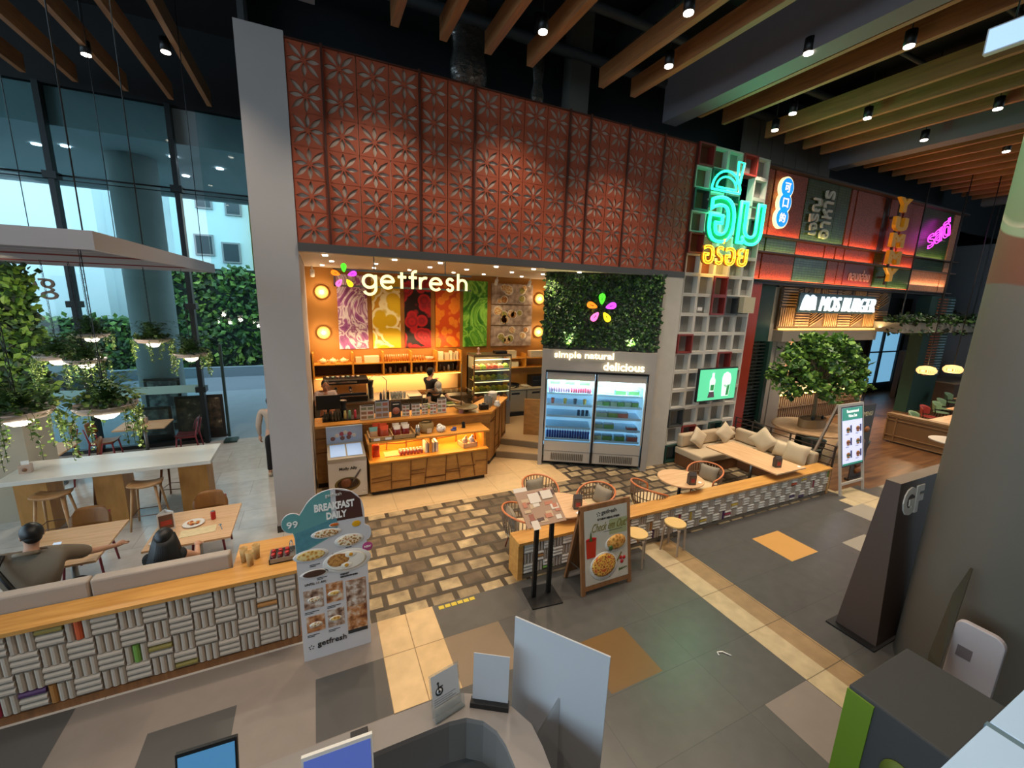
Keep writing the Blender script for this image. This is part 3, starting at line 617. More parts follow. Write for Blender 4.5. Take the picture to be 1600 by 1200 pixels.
b = MB(); b.box(16.38, 7.28, 4.8, 16.44, 7.34, 7.4); b.box(16.38, 7.3, 6.8, 16.44, 7.52, 6.86); b.box(16.38, 7.3, 5.0, 16.44, 7.52, 5.06); b.build('rail', [M_rim], root)
root = thing('neon_sign', 'magenta neon Thai word slanting up at the right end of the sign wall', 'neon sign', (0, 0, 0))
M_nm = mat('neon_magenta', '#ff50ff', emit='#ff38f0', es=3)
b = MB(); b.M = Matrix.Translation((18.62, 7.30, 6.02)); b.panel(); b.M = b.M @ Matrix.Rotation(.42, 4, 'Z')
vs, fs, a, c, w, h = text_geo('รสดี', .02, .05, .02); sx = 1.45/w; sy = .62/h; b.add([((v[0]-a)*sx, (v[1]-c)*sy, v[2]*.6) for v in vs], fs, 0, True); b.build('neon_letter', [M_nm], root)
b = MB(); b.box(18.8, 7.36, 6.4, 19.9, 7.39, 6.43); b.box(19.2, 7.36, 6.4, 19.25, 7.52, 6.44); b.build('bracket', [M_brk], root)
light('neon_magenta_glow', 'POINT', (19.3, 7.1, 6.5), 2.5, (1, .15, .9), .3)
root = thing('thai_plaque', 'plum plaque with pale Thai script low on the sign wall', 'sign', (0, 0, 0))
b = MB(); b.M = Matrix.Translation((14.75, 7.50, 4.86)); b.panel(); text(b, 'กลมกล่อม', 0, 0, w=1.15, h=.34, ext=.01, bold=.02); b.build('lettering', [mat('rose_letter', '#c79a8c', .5)], root)
# burger shop fascia
M_slat = ramp_mat('fascia_slat', 'noise', 2, [(.3, '#8a6238'), (.7, '#b98a54')], .5)
root = thing('burger_fascia', 'timber slat fascia carrying the lit burger shop name', 'shop fascia', (0, 0, 0))
b = MB(); b.box(12.35, 7.92, 3.35, 18.4, 8.02, 4.62, 0); b.build('backing_board', [mat('fascia_dark', '#5b3f22', .6)], root)
k = 0
for i in range(8):
    for j in range(2):
        x0 = 12.38 + i*.75; z0 = 3.42 + j*.6; b = MB(); mode = (i + j) % 3
        for q in range(7):
            if mode == 0: b.box(x0 + .02 + q*.1, 7.89, z0 + .02, x0 + .07 + q*.1, 7.92, z0 + .57)
            elif mode == 1: b.box(x0 + .02, 7.89, z0 + .03 + q*.08, x0 + .70, 7.92, z0 + .07 + q*.08)
            else: b.bar((x0 + .02, 7.905, z0 + .02 + q*.08), (x0 + .30 + .06*(6-q), 7.905, min(z0 + .56, z0 + .3 + q*.08)), .04, .03)
        b.build('slat_field', [M_slat], root)
b = MB(); b.box(12.4, 7.84, 3.34, 18.3, 7.90, 3.38); b.build('light_strip', [M_ledy], root)
b = MB(); b.box(12.35, 7.7, 3.0, 17.45, 8.1, 3.32); b.build('beam', [mat('fascia_grey', '#8d7f6c', .6)], root)
light('fascia_wash', 'AREA', (15.3, 7.70, 3.42), 55, (1, .72, .35), 5.6, (15.3, 7.95, 4.6), sy=.08)
root = thing('burger_shop_sign', 'white lit MOS BURGER letters with an M emblem on the timber fascia', 'sign', (0, 0, 0))
M_lw2 = mat('lit_white', '#ffffff', emit='#e4f4ff', es=1.0)
b = MB(); b.M = Matrix.Translation((13.85, 7.66, 3.92)); b.panel(); text(b, 'MOS BURGER', 0, 0, w=3.05, h=.44, ext=.03, bold=.0, shear=.15); b.build('letters', [M_lw2], root)
b = MB(); b.M = Matrix.Translation((12.95, 7.66, 3.90)); b.panel()
for dx in (.05, .35): b.tube([(dx, .04, 0), (dx + .06, .30, 0), (dx + .14, .44, 0), (dx + .22, .40, 0), (dx + .24, .25, 0), (dx + .24, .04, 0)], .062, 8)
b.build('emblem', [M_lw2], root)
b = MB(); b.box(12.9, 7.72, 3.86, 17.0, 7.76, 4.44); b.build('backing', [mat('sign_backing_teal', '#27484a', .5)], root)  # plain dark teal board behind the letters
for k in range(5): b = MB(); b.cyl((13.2 + k*.85, 7.8, 4.4), (13.2 + k*.85, 7.8, 4.62), .012, seg=6); b.build('hanger', [M_black], root)

# green and red posts between lattice and burger shop
b = MB(); b.box(10.30, 7.42, 0, 10.72, 7.9, 4.6); tag(b.build('red_post', [M_red]), 'tall flat red post right of the cube lattice', 'post')
root = thing('green_partition', 'dark green partition with a louvred lower half beside the red post', 'partition', (0, 0, 0))
b = MB(); b.box(10.74, 7.95, 3.0, 12.1, 8.1, 4.6); b.box(11.98, 7.8, 0, 12.12, 8.1, 3.0); b.build('panel', [M_green_dk], root)
b = MB()
for k in range(26): b.box(10.74, 7.9, .3 + k*.104, 11.98, 7.98, .335 + k*.104)
for x in (10.8, 11.35, 11.9): b.box(x, 7.98, .2, x + .03, 8.0, 3.0)
b.build('louvre', [mat('louvre_dark', '#1e2723', .6)], root)
b = MB(); b.box(10.72, 8.25, 0, 12.1, 8.35, 4.6); struct(b.build('wall_behind_louvre', [mat('louvre_cream', '#b8ad96', .7)]))
M_cpost = mat('cream_post', '#b5a897', .7)
for x0, x1, lab in ((12.14, 12.6, 'cream boxed post left of the burger counter'), (12.66, 13.2, 'second cream boxed post left of the burger counter')):
    b = MB(); b.box(x0, 8.0, 0, x1, 8.4, 4.55); tag(b.build('cream_post', [M_cpost]), lab, 'post')
# burger shop interior behind the tree
b = MB(); b.box(13.2, 11.3, 0, 19.0, 11.4, 4.6, 0); b.box(13.0, 8.4, 0, 13.2, 11.3, 4.6, 0); struct(b.build('wall_burger_shop', [mat('burger_cream', '#b09a78', .7)]))
b = MB(); b.box(13.2, 8.15, 3.3, 27, 12.9, 3.4, 0); struct(b.build('ceiling_burger_shop', [mat('burger_ceiling', '#5b5145', .8)]))
for x in (14.5, 16.5, 18.5): light('burger_shop_light', 'SPOT', (x, 9.9, 3.2), 420, WARM, .08, (x, 10.4, 0), 150, .8)
root = thing('order_counter', 'burger shop counter with vertical slats and a glowing top edge behind the tree', 'counter', (0, 0, 0))
b = MB(); b.box(13.75, 8.62, 0, 19.4, 9.2, 1.10, 0); b.build('body', [mat('counter_cream', '#cdb89c', .6)], root)
b = MB()
for k in range(46): b.box(13.78 + k*.12, 8.58, .05, 13.81 + k*.12, 8.62, 1.08)
b.box(13.75, 8.575, .58, 19.4, 8.60, .61); b.build('slats', [mat('slat_brown', '#5c4636', .6)], root)
b = MB(); b.box(13.7, 8.5, 1.10, 19.4, 9.25, 1.15, 0); b.build('worktop', [mat('counter_top_pale', '#cdbf9f', .4)], root)
b = MB(); b.box(13.7, 8.49, 1.06, 19.4, 8.51, 1.10); b.build('light_strip', [M_ledy], root)
light('counter_wash', 'AREA', (16.6, 8.40, 1.14), 40, (1, .8, .5), 5.4, (16.6, 8.55, .2), sy=.06)
for k, (x, cc) in enumerate(((14.1, '#d8cfc0'), (14.5, '#bfa9a0'), (14.95, '#cfc8ba'), (15.3, '#b89a8a'))):
    b = MB(); b.cyl((x, 8.8, 1.15), (x, 8.8, 1.42), .06, .07, 14); tag(b.build('cup_stack', [mat('cup%d' % k, cc, .5)]), 'stack of pale cups on the burger counter', 'cups', 'cup stacks on the burger counter')
def poster(name, x0, z0, w, h, y, mats, label, cat='poster', fr=.0):
    r = thing(name, label, cat, (x0, y, z0)); b = MB(); b.box(0, -.03, 0, w, 0, h); b.build('panel', [mats], r); return r
poster('wall_poster', 17.3, 1.2, .6, 1.0, 11.29, mat('poster_red', '#b8452c', .5), 'red and white poster on the burger shop wall'); poster('wall_poster', 15.9, 1.9, .7, .8, 11.29, mat('poster_teal', '#6f9a94', .5), 'teal menu panel on the burger shop wall')
poster('wall_poster', 18.2, 1.3, .7, 1.3, 11.29, mat('poster_peach', '#b88a72', .5), 'tall peach coloured poster near the burger shop doorway')
# far right windows, dark mullions and green louvre column
r = thing('window_6', 'w', 'w', (0, 0, 0)); struct(r); del r['label']; del r['category']
b = MB(); b.box(23.6, 10.60, .5, 26.2, 10.64, 3.25); b.build('pane', [mat('far_window_blue', '#7fb4d0', .3, emit='#78b4d8', es=.8)], r)
b = MB()
for x in (23.5, 24.6, 26.2): b.box(x, 10.52, 0, x + .14, 10.69, 3.3)
b.box(23.5, 10.53, 2.0, 26.3, 10.6, 2.06); b.build('mullion', [M_black], r)
root = thing('louvred_column', 'dark green column with a timber louvre facing the far seating', 'column', (0, 0, 0))
b = MB(); b.box(21.3, 7.9, 0, 23.3, 8.3, 4.6); b.build('body', [M_green_dk], root)
b = MB()
for k in range(28): b.box(21.9, 7.82, 1.5 + k*.11, 22.5, 7.9, 1.55 + k*.11)
b.build('louvre', [mat('louvre_orange', '#9a5a3c', .6)], root)
b = MB()
for k in range(28): b.box(22.7, 7.82, 1.5 + k*.11, 23.1, 7.9, 1.55 + k*.11)
b.build('louvre', [mat('louvre_blue', '#8fb2c0', .5)], root, 'pale blue louvre')
root = thing('planter_ledge', 'long grey hanging trough with trailing green plants at the right end', 'planter', (0, 0, 0))
b = MB(); b.box(17.6, 7.1, 3.28, 24, 7.9, 3.62); b.build('trough', [mat('trough_grey', '#8b8272', .7)], root)
b = MB(); leafs(b, [(random.uniform(17.5, 24), random.uniform(7.0, 7.6), 3.62 + abs(random.gauss(0, .12)) - (.35 if random.random() < .25 else 0)) for _ in range(1500)], .16, [0, 1, 3], (0, -.4, .7)); b.build('foliage', M_leaf, root)
for x in (17.9, 20.5, 23.3): b = MB(); b.box(x, 7.3, 3.6, x + .03, 7.33, 9.7); b.build('hanger', [M_black], root)
for x, y, lab in ((17.75, 6.3, 'glowing woven pendant lamp left of the pair at the far seating'), (19.15, 6.15, 'glowing woven pendant lamp next to the round pillar')):
    r = thing('pendant_lamp', lab, 'lamp', (x, y, 2.15), group='woven pendant lamps'); b = MB(); b.lathe([(.10, -.12), (.19, -.11), (.25, -.04), (.25, .03), (.19, .11), (.08, .14)], seg=24); b.build('shade', [ramp_mat('woven_shade', 'wave', 12, [(.3, '#b87a34'), (.7, '#ffd890')], .6, emit=1.6)], r)
    b = MB(); b.cyl((0, 0, .18), (0, 0, 7.55), .012, seg=6); b.build('cord', [M_black], r)
    b = MB(); b.ball((0, 0, -.02), .09); b.build('bulb', [M_bulb], r); light('pendant_glow', 'POINT', (x, y, 1.9), 25, WARM, .1)
# ------------------------------------------------------------------ order counter of the salad shop
M_cnt = wood('counter_oak', '#9a6a34', '#b5803f', .4, (3, 3, 9)); M_groove = mat('counter_groove', '#6f4418', .6); M_top = wood('counter_top', '#c98838', '#dc9c48', .35, (1.2, 12, 12)); M_kick = mat('kick_dark', '#2c251e', .6)
CP = [(-.15, 8.86), (3.62, 8.80), (4.58, 10.02), (4.20, 10.30), (3.35, 9.42), (-.15, 9.42)]
def irregular(b, x0, x1, z0, z1, y, seed, m, d=.012):
    """crazy-paved board joints on a front at local y"""
    R = random.Random(seed); x = x0
    while x < x1 - .1:
        w = R.uniform(.28, .5); xe = min(x + w, x1); sk = R.uniform(-.09, .09)
        b.bar((xe, y, z0), (min(xe + sk, x1), y, z1), .018, d, m)
        for q in range(R.choice((1, 2, 2))):
            z = R.uniform(z0 + .12, z1 - .12); b.bar((x, y, z), (xe, y, z + R.uniform(-.03, .03)), .02 if 0 else d, .018, m)
        x = xe
root = thing('order_counter', 'long oak order counter with irregular board joints, behind the display cabinet', 'counter', (0, 0, 0))
b = MB(); b.prism(CP, .12, 1.31, 0); b.build('body', [M_cnt], root)
b = MB(); b.prism([(-.15, 8.92), (3.66, 8.88), (4.60, 10.06), (4.20, 10.30), (3.35, 9.42), (-.15, 9.42)], 0.001, .12, 0); b.build('plinth', [M_kick], root)
b = MB(); irregular(b, -.15, 3.6, .14, 1.28, 8.845, 3, 0)
M_ = Matrix.Translation((3.62, 8.80, 0)) @ Matrix.Rotation(atan2(1.22, .96), 4, 'Z'); b.M = M_; irregular(b, 0, 1.5, .14, 1.28, -.01, 5, 0); b.build('board_joints', [M_groove], root)
b = MB(); b.prism([(-.15, 8.82), (3.64, 8.76), (4.63, 10.02), (4.18, 10.34), (3.33, 9.46), (-.15, 9.46)], 1.31, 1.36, 0); b.build('worktop', [M_top], root)
CT = 1.362
# salad well with glass guard
root = thing('salad_bar', 'stainless salad well with a glass guard set behind the order counter', 'salad bar', (0, 0, 0))
b = MB(); b.box(2.2, 9.50, .36, 3.35, 10.05, 1.28, 0); b.box(2.2, 9.48, 1.28, 3.35, 10.1, 1.33, 0); b.build('well', [M_steel], root)
SC = ['#7d9a3c', '#c9552e', '#d8c08a', '#8a3a4a', '#d9d3c0', '#a9743c', '#6f8f35', '#e0b050']
for i in range(8):
    b = MB(); x = 2.26 + (i % 4)*.27; y = 9.53 + (i // 4)*.26; b.box(x, y, 1.331, x+.24, y+.22, 1.345, 0); b.box(x+.02, y+.02, 1.346, x+.22, y+.20, 1.36, 1); b.build('food_tray', [M_steel, mat('salad%d' % i, SC[i], .6, bump=.8, bscale=40)], root)
b = MB(); b.box(2.15, 9.44, 1.72, 3.4, 9.95, 1.735); b.box(2.15, 9.44, 1.40, 3.4, 9.452, 1.72); b.build('guard', [M_glassclear], root)
b = MB(); b.bar((2.15, 9.45, 1.36), (2.15, 9.45, 1.74), .02, .02); b.bar((3.4, 9.45, 1.36), (3.4, 9.45, 1.74), .02, .02); b.build('guard_post', [M_chrome], root)
# ---- things on the counter
b = MB(); b.box(.0, 9.06, CT, 1.0, 9.40, CT+.02, 0); tag(b.build('counter_tray', [M_black]), 'black tray under the bottles at the left of the order counter', 'tray')
r = thing('point_of_sale_screen', 'black order screen in front of the barista', 'monitor', (.12, 9.18, CT+.021)); b = MB(); b.box(-.22, 0, .22, .24, .03, .52); b.bar((0, .03, 0), (0, .03, .24), .05, .04); b.box(-.1, -.06, 0, .1, .1, .015); b.build('casing', [M_black], r)
for i, (x, cc) in enumerate(((.44, '#c8c68a'), (.53, '#6fb0a4'), (.64, '#c04a6a'))):
    b = MB(); b.lathe([(.028, 0), (.03, .12), (.022, .15), (.022, .18)], (x, 9.12, CT+.021), 14, 0); tag(b.build('bottle', [mat('bottle_%d' % i, cc, .4)]), ('pale yellow small bottle', 'teal small bottle', 'pink small bottle')[i] + ' in the row left of the acrylic menus on the counter', 'bottle')
for i in range(12):
    x = .05 + (i % 6)*.06; b = MB(); b.lathe([(.022, 0), (.025, .10), (.012, .14), (.012, .17)], (x, 9.1 + .1*(i//6), CT+.021 + .0), 10, 0); tag(b.build('bottle', [mat('bottle_dark', '#2c3328', .3)]), 'small dark bottle in the cluster at the left end of the order counter', 'bottle', 'dark bottles at the left end of the counter')
r = thing('coffee_grinder', 'black coffee grinder standing beside the order screen', 'grinder', (.42, 9.32, CT+.021)); b = MB(); b.lathe([(.07, 0), (.07, .2), (.05, .22), (.08, .34), (.08, .36)], seg=18); b.build('body', [M_black], r); b = MB(); b.lathe([(.075, .36), (.06, .37)], seg=18); b.build('lid', [M_steel], r)
R = random.Random(4)
def menu_page(b, w, h, col, R, m0=1):
    n = 3
    for i in range(n):
        for j in range(2):
            x = w*(.10 + .44*j); z = h*(.10 + .28*i); b.box(x, -.0065, z, x + w*.36, -.005, z + h*.17, R.choice((2, 3, 4)))
    b.box(w*.1, -.0065, h*.90, w*.9, -.005, h*.96, m0)
MP = [M_paper, M_ink, mat('food_brown', '#a08470', .6), mat('food_green', '#8f9a80', .6), mat('food_red', '#b07464', .6)]
ac = [(.72, .30, .34, 'acrylic menu with two red topped columns, leftmost on the order counter'), (1.03, .30, .42, 'taller bluish acrylic menu next to the two column menu'), (1.36, .22, .36, 'dark menu with a big red bowl picture on the counter'), (1.60, .17, .28, 'narrow white menu right of the red bowl picture'),
      (1.80, .20, .29, 'white menu with a brown photo band, middle of the counter'), (2.03, .16, .24, 'menu with a dark lower panel on the counter'), (2.21, .16, .27, 'pinkish small menu beside a green leaf picture'), (2.39, .22, .36, 'rightmost of the acrylic menus, beside the salad well')]
for i, (x, w, h, lab) in enumerate(ac):
    r = thing('acrylic_menu', lab, 'menu stand', (x, 8.98 + .03*(i % 2), CT), rad(-4 + 3*(i % 3)))
    b = MB(); b.box(0, -.004, 0, w, 0, h, 0); b.box(0, 0, 0, w, .07, .006, 0); hd = b.build('holder', [M_acryl], r)
    b = MB()
    if i == 2: b.box(.01, -.006, .01, w-.01, -.005, h-.01, 1); b.M = Matrix.Translation((w*.5, -.007, h*.42)) @ Matrix.Rotation(pi/2, 4, 'X'); b.lathe([(.08, 0), (.08, .001)], seg=20, m=4); b.M = Matrix.Identity(4); b.box(w*.2, -.008, h*.8, w*.8, -.006, h*.86, 0)
    else: b.box(.008, -.006, .01, w-.008, -.0045, h-.01, 0 if i != 1 else 5); menu_page(b, w, h, 0, R)
    b.build('page', MP + [mat('paper_blue', '#b9c4d8', .6)], hd)
b = MB(); b.box(3.05, 8.90, CT, 3.07, 8.90, CT+.1); b.box(2.86, 8.85, CT, 2.96, 8.852, CT+.12); tag(b.build('counter_card', [mat('card_pink', '#c98a7c', .6)]), 'small pink card standing on the counter front edge', 'card')
b = MB(); b.lathe([(.27, 0), (.28, .012), (.27, .022)], (3.08, 8.98, CT+.10), 36); b.cyl((3.08, 8.98, CT), (3.08, 8.98, CT+.1), .05, seg=16); b.cyl((3.0, 9.12, CT), (3.0, 9.12, CT+1.1), .012, seg=8); tag(b.build('round_tray_stand', [mat('tray_bronze', '#6a5a3c', .4, metal=.4)]), 'round bronze tray on a thin stand at the counter', 'tray')
b = MB(); b.box(3.42, 8.94, CT, 3.64, 9.08, CT+.13); b.lathe([(.04, .13), (.05, .16)], (3.53, 9.01, CT), 14); tag(b.build('napkin_dispenser', [M_black], bev=.015), 'black napkin dispenser near the corner of the counter', 'dispenser')
r = thing('drink_dispenser', 'white plastic tub with a lid at the end of the counter', 'container', (3.92, 9.40, CT)); b = MB(); b.lathe([(.09, 0), (.11, .26), (.11, .28)], seg=24); b.build('body', [M_white], r); b = MB(); b.lathe([(.12, .28), (.12, .31), (.08, .33)], seg=24); b.tube([(.12, 0, .2), (.18, 0, .22), (.17, 0, .10), (.1, 0, .08)], .008); b.build('lid', [M_white], r)
for i, (x, y, h) in enumerate(((3.72, 9.14, .28), (3.80, 9.24, .22), (3.70, 9.3, .3))):
    b = MB(); b.lathe([(.045, 0), (.05, h), (.047, h), (.043, .01)], (x, y, CT), 16); tag(b.build('glass_jar', [M_acryl]), 'clear glass jar in the cluster beside the white tub', 'jar', 'glass jars beside the white tub')
b = MB(); R2 = random.Random(8); b.lathe([(.07, 0), (.09, .06), (.05, .10), (.07, .13), (.02, .15)], (3.95, 9.17, CT), 12); tag(b.build('paper_bundle', [M_paper]), 'crumpled white paper bundle at the counter corner', 'paper')

# ------------------------------------------------------------------ display cabinet in front of the counter
M_shelf = wood('cabinet_shelf', '#d08a2c', '#e39c3a', .4, (1.2, 12, 12))
root = thing('display_cabinet', 'oak display cabinet with a lit open shelf, in front of the order counter', 'cabinet', (0, 0, 0))
b = MB(); b.box(.80, 8.12, .10, 3.30, 8.78, .70, 0); b.build('lower_body', [M_cnt], root)
b = MB(); irregular(b, .82, 3.28, .12, .68, 8.112, 11, 0); b.build('board_joints', [M_groove], root)
b = MB(); b.box(.84, 8.20, 0, 3.26, 8.76, .10, 0); b.build('plinth', [M_kick], root)
b = MB(); b.box(.79, 8.10, .70, 3.31, 8.78, .73, 0); b.build('shelf', [M_shelf], root)
b = MB(); b.box(.80, 8.72, .73, 3.30, 8.78, 1.08, 0); irregular(b, .82, 3.28, .74, 1.06, 8.715, 12, 1); b.build('back_panel', [M_shelf, M_groove], root)
for x in (.81, 2.02, 3.24): b = MB(); b.box(x, 8.24, .73, x + .05, 8.72, 1.08, 0); b.build('upright', [M_shelf], root)
b = MB(); b.box(.78, 8.20, 1.08, 3.37, 8.80, 1.115, 0); b.build('worktop', [M_top], root)
b = MB(); b.box(.9, 8.64, 1.065, 3.2, 8.68, 1.079); b.build('light_strip', [M_ledy], root)
for x in (1.4, 2.65): light('shelf_light', 'AREA', (x, 8.5, 1.06), 9, (1, .62, .25), 1.0, (x, 8.45, .7), sy=.1)
# things on its top and shelf
r = thing('snack_crate', 'low wooden crate of snack bags on the left of the display cabinet', 'crate', (.82, 8.22, 1.116))
b = MB(); b.box(0, 0, 0, .92, .02, .09); b.box(0, .5, 0, .92, .52, .09); b.box(0, 0, 0, .02, .52, .09); b.box(.90, 0, 0, .92, .52, .09); b.box(.45, 0, 0, .47, .52, .09); b.box(0, 0, 0, .92, .52, .012); b.build('box', [mat('crate_wood', '#a98558', .6)], r)
for x in (.08, .30): b = MB(); b.box(x, -.004, .02, x+.12, -.001, .07); b.build('price_tag', [M_paper], r)
def bag(loc, rz, w, h, c1, c2, label, group=None, tilt=.2):
    r = thing('snack_bag', label, 'snack bag', loc, rz, group); b = MB(); vs = []; n = 6
    for i in range(n+1):
        t = i/n; th_ = .035*sin(pi*min(1, max(0, t)))+.003; z = t*h; ww = w/2*(1 - .08*sin(pi*t))
        for a in range(8): g = 2*pi*a/8; vs.append((ww*cos(g) if abs(cos(g)) < .9 else ww*cos(g), th_*sin(g) + z*tilt, z))
    fs = [(i*8+a, i*8+(a+1)%8, (i+1)*8+(a+1)%8, (i+1)*8+a) for i in range(n) for a in range(8)]
    b.add(vs, fs, 0, True)
    for k, f in enumerate(b.f):
        if (k // 8) in (4, 5): b.m[k] = 1
    b.build('bag', [c1, c2], r); return r
MB1 = mat('bag_orange', '#d0502a', .35); MB2 = mat('bag_white', '#dccfbe', .35); MB3 = mat('bag_teal', '#6a9a96', .4); MB4 = mat('bag_crimson', '#7e2620', .35); MB5 = mat('bag_tan', '#b98f68', .4)
bag((.92, 8.36, 1.13), 0, .17, .24, MB5, MB3, 'snack bag with a teal top, leftmost in the crate')
for x, y in ((1.13, 8.34), (1.12, 8.5)): bag((x, y, 1.13), .1, .18, .26, mat('bag_rust', '#a8482c', .35), MB1, 'orange topped snack bag in the left half of the crate', 'orange topped snack bags')
for x, y in ((1.38, 8.34), (1.38, 8.5), (1.56, 8.35), (1.56, 8.5)): bag((x, y, 1.13), 0, .15, .24, MB4, MB2, 'crimson snack bag with a cream top in the right half of the crate', 'crimson snack bags')
bag((1.0, 8.52, 1.13), .1, .17, .27, MB1, MB1, 'all orange snack bag at the back of the crate')
r = thing('cutlery_pot', 'clear pot of straws beside the snack crate', 'pot', (1.80, 8.36, 1.116)); b = MB(); b.lathe([(.045, 0), (.05, .17), (.047, .17), (.04, .005)], seg=14); b.build('pot', [M_acryl], r); b = MB()
for k in range(9): b.cyl((.02*cos(k), .02*sin(k), .01), (.03*cos(k), .03*sin(k), .22), .004, seg=5)
b.build('straws', [M_paper], r)
r = thing('wicker_basket', 'round woven basket on top of the display cabinet', 'basket', (2.02, 8.52, 1.116)); b = MB(); b.lathe([(.12, 0), (.17, .08), (.15, .2), (.10, .25), (.13, .22)], seg=20); b.build('basket', [mat('straw_weave', '#9c7f50', .8, bump=.8, bscale=60)], r); b = MB(); b.box(-.02, -.17, .02, .08, -.155, .12); b.build('tag', [M_beige2], r)
r = thing('folded_towel_bundle', 'white and dark patterned cloth bundle on the display cabinet', 'bundle', (2.32, 8.42, 1.116)); b = MB(); b.ball((0, 0, .07), (.11, .08, .08)); b.ball((-.03, .02, .13), (.06, .05, .05)); b.build('cloth', [ramp_mat('cloth_pattern', 'vor', 22, [(.2, '#2c2c30'), (.35, '#e0dcd4')], .8)], r)
r = thing('tape_dispenser', 'small blue tape dispenser on the display cabinet', 'dispenser', (2.60, 8.42, 1.116)); b = MB(); b.lathe([(.05, 0), (.05, .03)], (0, 0, .0), 18, sx=1.3); b.ball((.02, 0, .045), (.05, .025, .04)); b.build('body', [mat('blue_plastic', '#3d4a86', .4)], r)
r = thing('card_reader', 'black card reader standing on the display cabinet', 'card reader', (2.86, 8.52, 1.116)); b = MB(); b.cb((0, 0, .07), (.07, .04, .14), rx=-.3); b.box(-.04, -.02, 0, .04, .05, .012); b.build('body', [M_black], r, bev=.006)
for k in range(2):
    bag((.95 + .0*k, 8.34 + .12*k, .74), 0, .15, .24, MB1, mat('bag_rust', '#a8482c'), 'orange snack packet on the lit shelf, left end', 'orange packets on the lit shelf', .1)
b = MB(); b.box(1.12, 8.3, .731, 1.42, 8.6, .745); tag(b.build('serving_board', [M_oakpale]), 'pale wooden board lying on the lit shelf', 'board')
k = 0
for i in range(7):
    for j in range(2):
        r = thing('jar', 'small jar with a cream cap on the lit shelf', 'jar', (1.44 + i*.072, 8.32 + j*.1, .731), group='cream capped jars on the lit shelf') if k == 0 else dup(jar0, (1.44 + i*.072, 8.32 + j*.1, .731))
        if k == 0: jar0 = r; b = MB(); b.cyl((0, 0, 0), (0, 0, .07), .03, seg=12); b.build('glass', [mat('jam_red', '#b8553c', .4)], r); b = MB(); b.cyl((0, 0, .07), (0, 0, .10), .026, seg=12); b.build('lid', [mat('cream_cap', '#e4d6bc', .5)], r)
        k += 1
for i in range(4):
    b = MB(); b.box(0, 0, 0, .05, .26, .21, 0); b.box(.048, -.003, .0, .052, .26, .21, 1); o = b.build('carton', [mat('carton_cream', '#e6dcc4', .5), mat('carton_blue', '#31507a', .5)]); o.location = (1.96 - .0 + i*.075 - .02, 8.28, .731); tag(o, 'slim cream and blue carton in the row on the lit shelf', 'carton', 'slim cartons on the lit shelf')
r = thing('shelf_crate', 'small wooden crate with bags at the right end of the lit shelf', 'crate', (2.78, 8.24, .731), .15); b = MB(); b.box(0, 0, 0, .34, .02, .1); b.box(0, .3, 0, .34, .32, .1); b.box(0, 0, 0, .02, .32, .1); b.box(.32, 0, 0, .34, .32, .1); b.box(0, 0, 0, .34, .32, .01); b.build('box', [M_oakpale], r)
for i, (x, y) in enumerate(((2.86, 8.4), (3.02, 8.42))):
    b = MB(); b.ball((x, y, .84), (.07, .07, .09)); b.ball((x + .02, y, .93), (.03, .03, .04)); tag(b.build('plastic_bag', [mat('bag_creamy', '#dcc29a', .4, bump=.6, bscale=20) if i == 0 else mat('bag_pale', '#d9dcdc', .4, bump=.6, bscale=20)]), ('tan filled bag in the crate on the lit shelf', 'white plastic bag in the crate on the lit shelf')[i], 'bag')

# ------------------------------------------------------------------ ice cream freezer
root = thing('ice_cream_freezer', 'white ice cream chest freezer with a chocolate scoop picture, left of the display cabinet', 'freezer', (0, 0, 0))
b = MB(); b.box(.04, 8.2, .04, .75, 8.78, .80, 0); b.build('body', [mat('freezer_white', '#cfcac4', .35)], root, bev=.01)
b = MB(); b.add([(.05, 8.19, .80), (.74, 8.19, .80), (.74, 8.78, .93), (.05, 8.78, .93), (.05, 8.19, .86), (.74, 8.19, .86), (.74, 8.78, .98), (.05, 8.78, .98)], [(0,1,5,4), (1,2,6,5), (2,3,7,6), (3,0,4,7), (3,2,1,0), (4,5,6,7)], 0); b.build('rim', [mat('freezer_rim', '#a79f90', .4)], root)
for x in (.10, .41):
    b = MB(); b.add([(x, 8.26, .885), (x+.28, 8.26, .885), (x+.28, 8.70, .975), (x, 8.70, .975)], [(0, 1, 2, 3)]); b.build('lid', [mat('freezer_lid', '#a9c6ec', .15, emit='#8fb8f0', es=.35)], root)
b = MB(); b.box(.05, 8.76, .96, .74, 8.79, 1.34, 0); b.M = Matrix.Translation((.05, 8.757, .96)); b.panel()
for k, (x, y) in enumerate(((.12, .13), (.20, .19), (.29, .22), (.36, .24), (.44, .21), (.52, .17), (.30, .13), (.42, .14))):
    b.at((.05, 8.756, .96)); b.panel(); b.lathe([(.045, 0), (.04, .002)], (x, y, 0), 14, (2, 1, 3, 1, 3, 1, 2, 2)[k])
b.M = Matrix.Identity(4); b.build('back_graphic', [mat('graphic_blue', '#b6cdea', .5), mat('graphic_cream', '#e6ddd0', .5), mat('graphic_brown', '#8a5a50', .5), mat('graphic_pink', '#b85a66', .5)], root)
b = MB(); b.at((.04, 8.197, .04)); b.panel(); b.lathe([(.235, 0), (.23, .002)], (.34, .28, 0), 32, 0, 1, .62); b.lathe([(.20, .003), (.19, .005)], (.35, .29, 0), 28, 1, 1, .55)
b.lathe([(.11, .006), (.09, .03), (.04, .045)], (.31, .31, 0), 20, 2, 1, .9); b.prism([(.42, .30), (.47, .34), (.60, .55), (.58, .57), (.45, .38)], .006, .012, 3); text(b, 'Molly Ally', .20, .56, w=.33, h=.075, z=.002, m=4, bold=.03, ext=.001)
b.lathe([(.02, .003), (.02, .005)], (.64, .12, 0), 10, 5); b.box(.60, .05, .002, .68, .09, .004, 5)
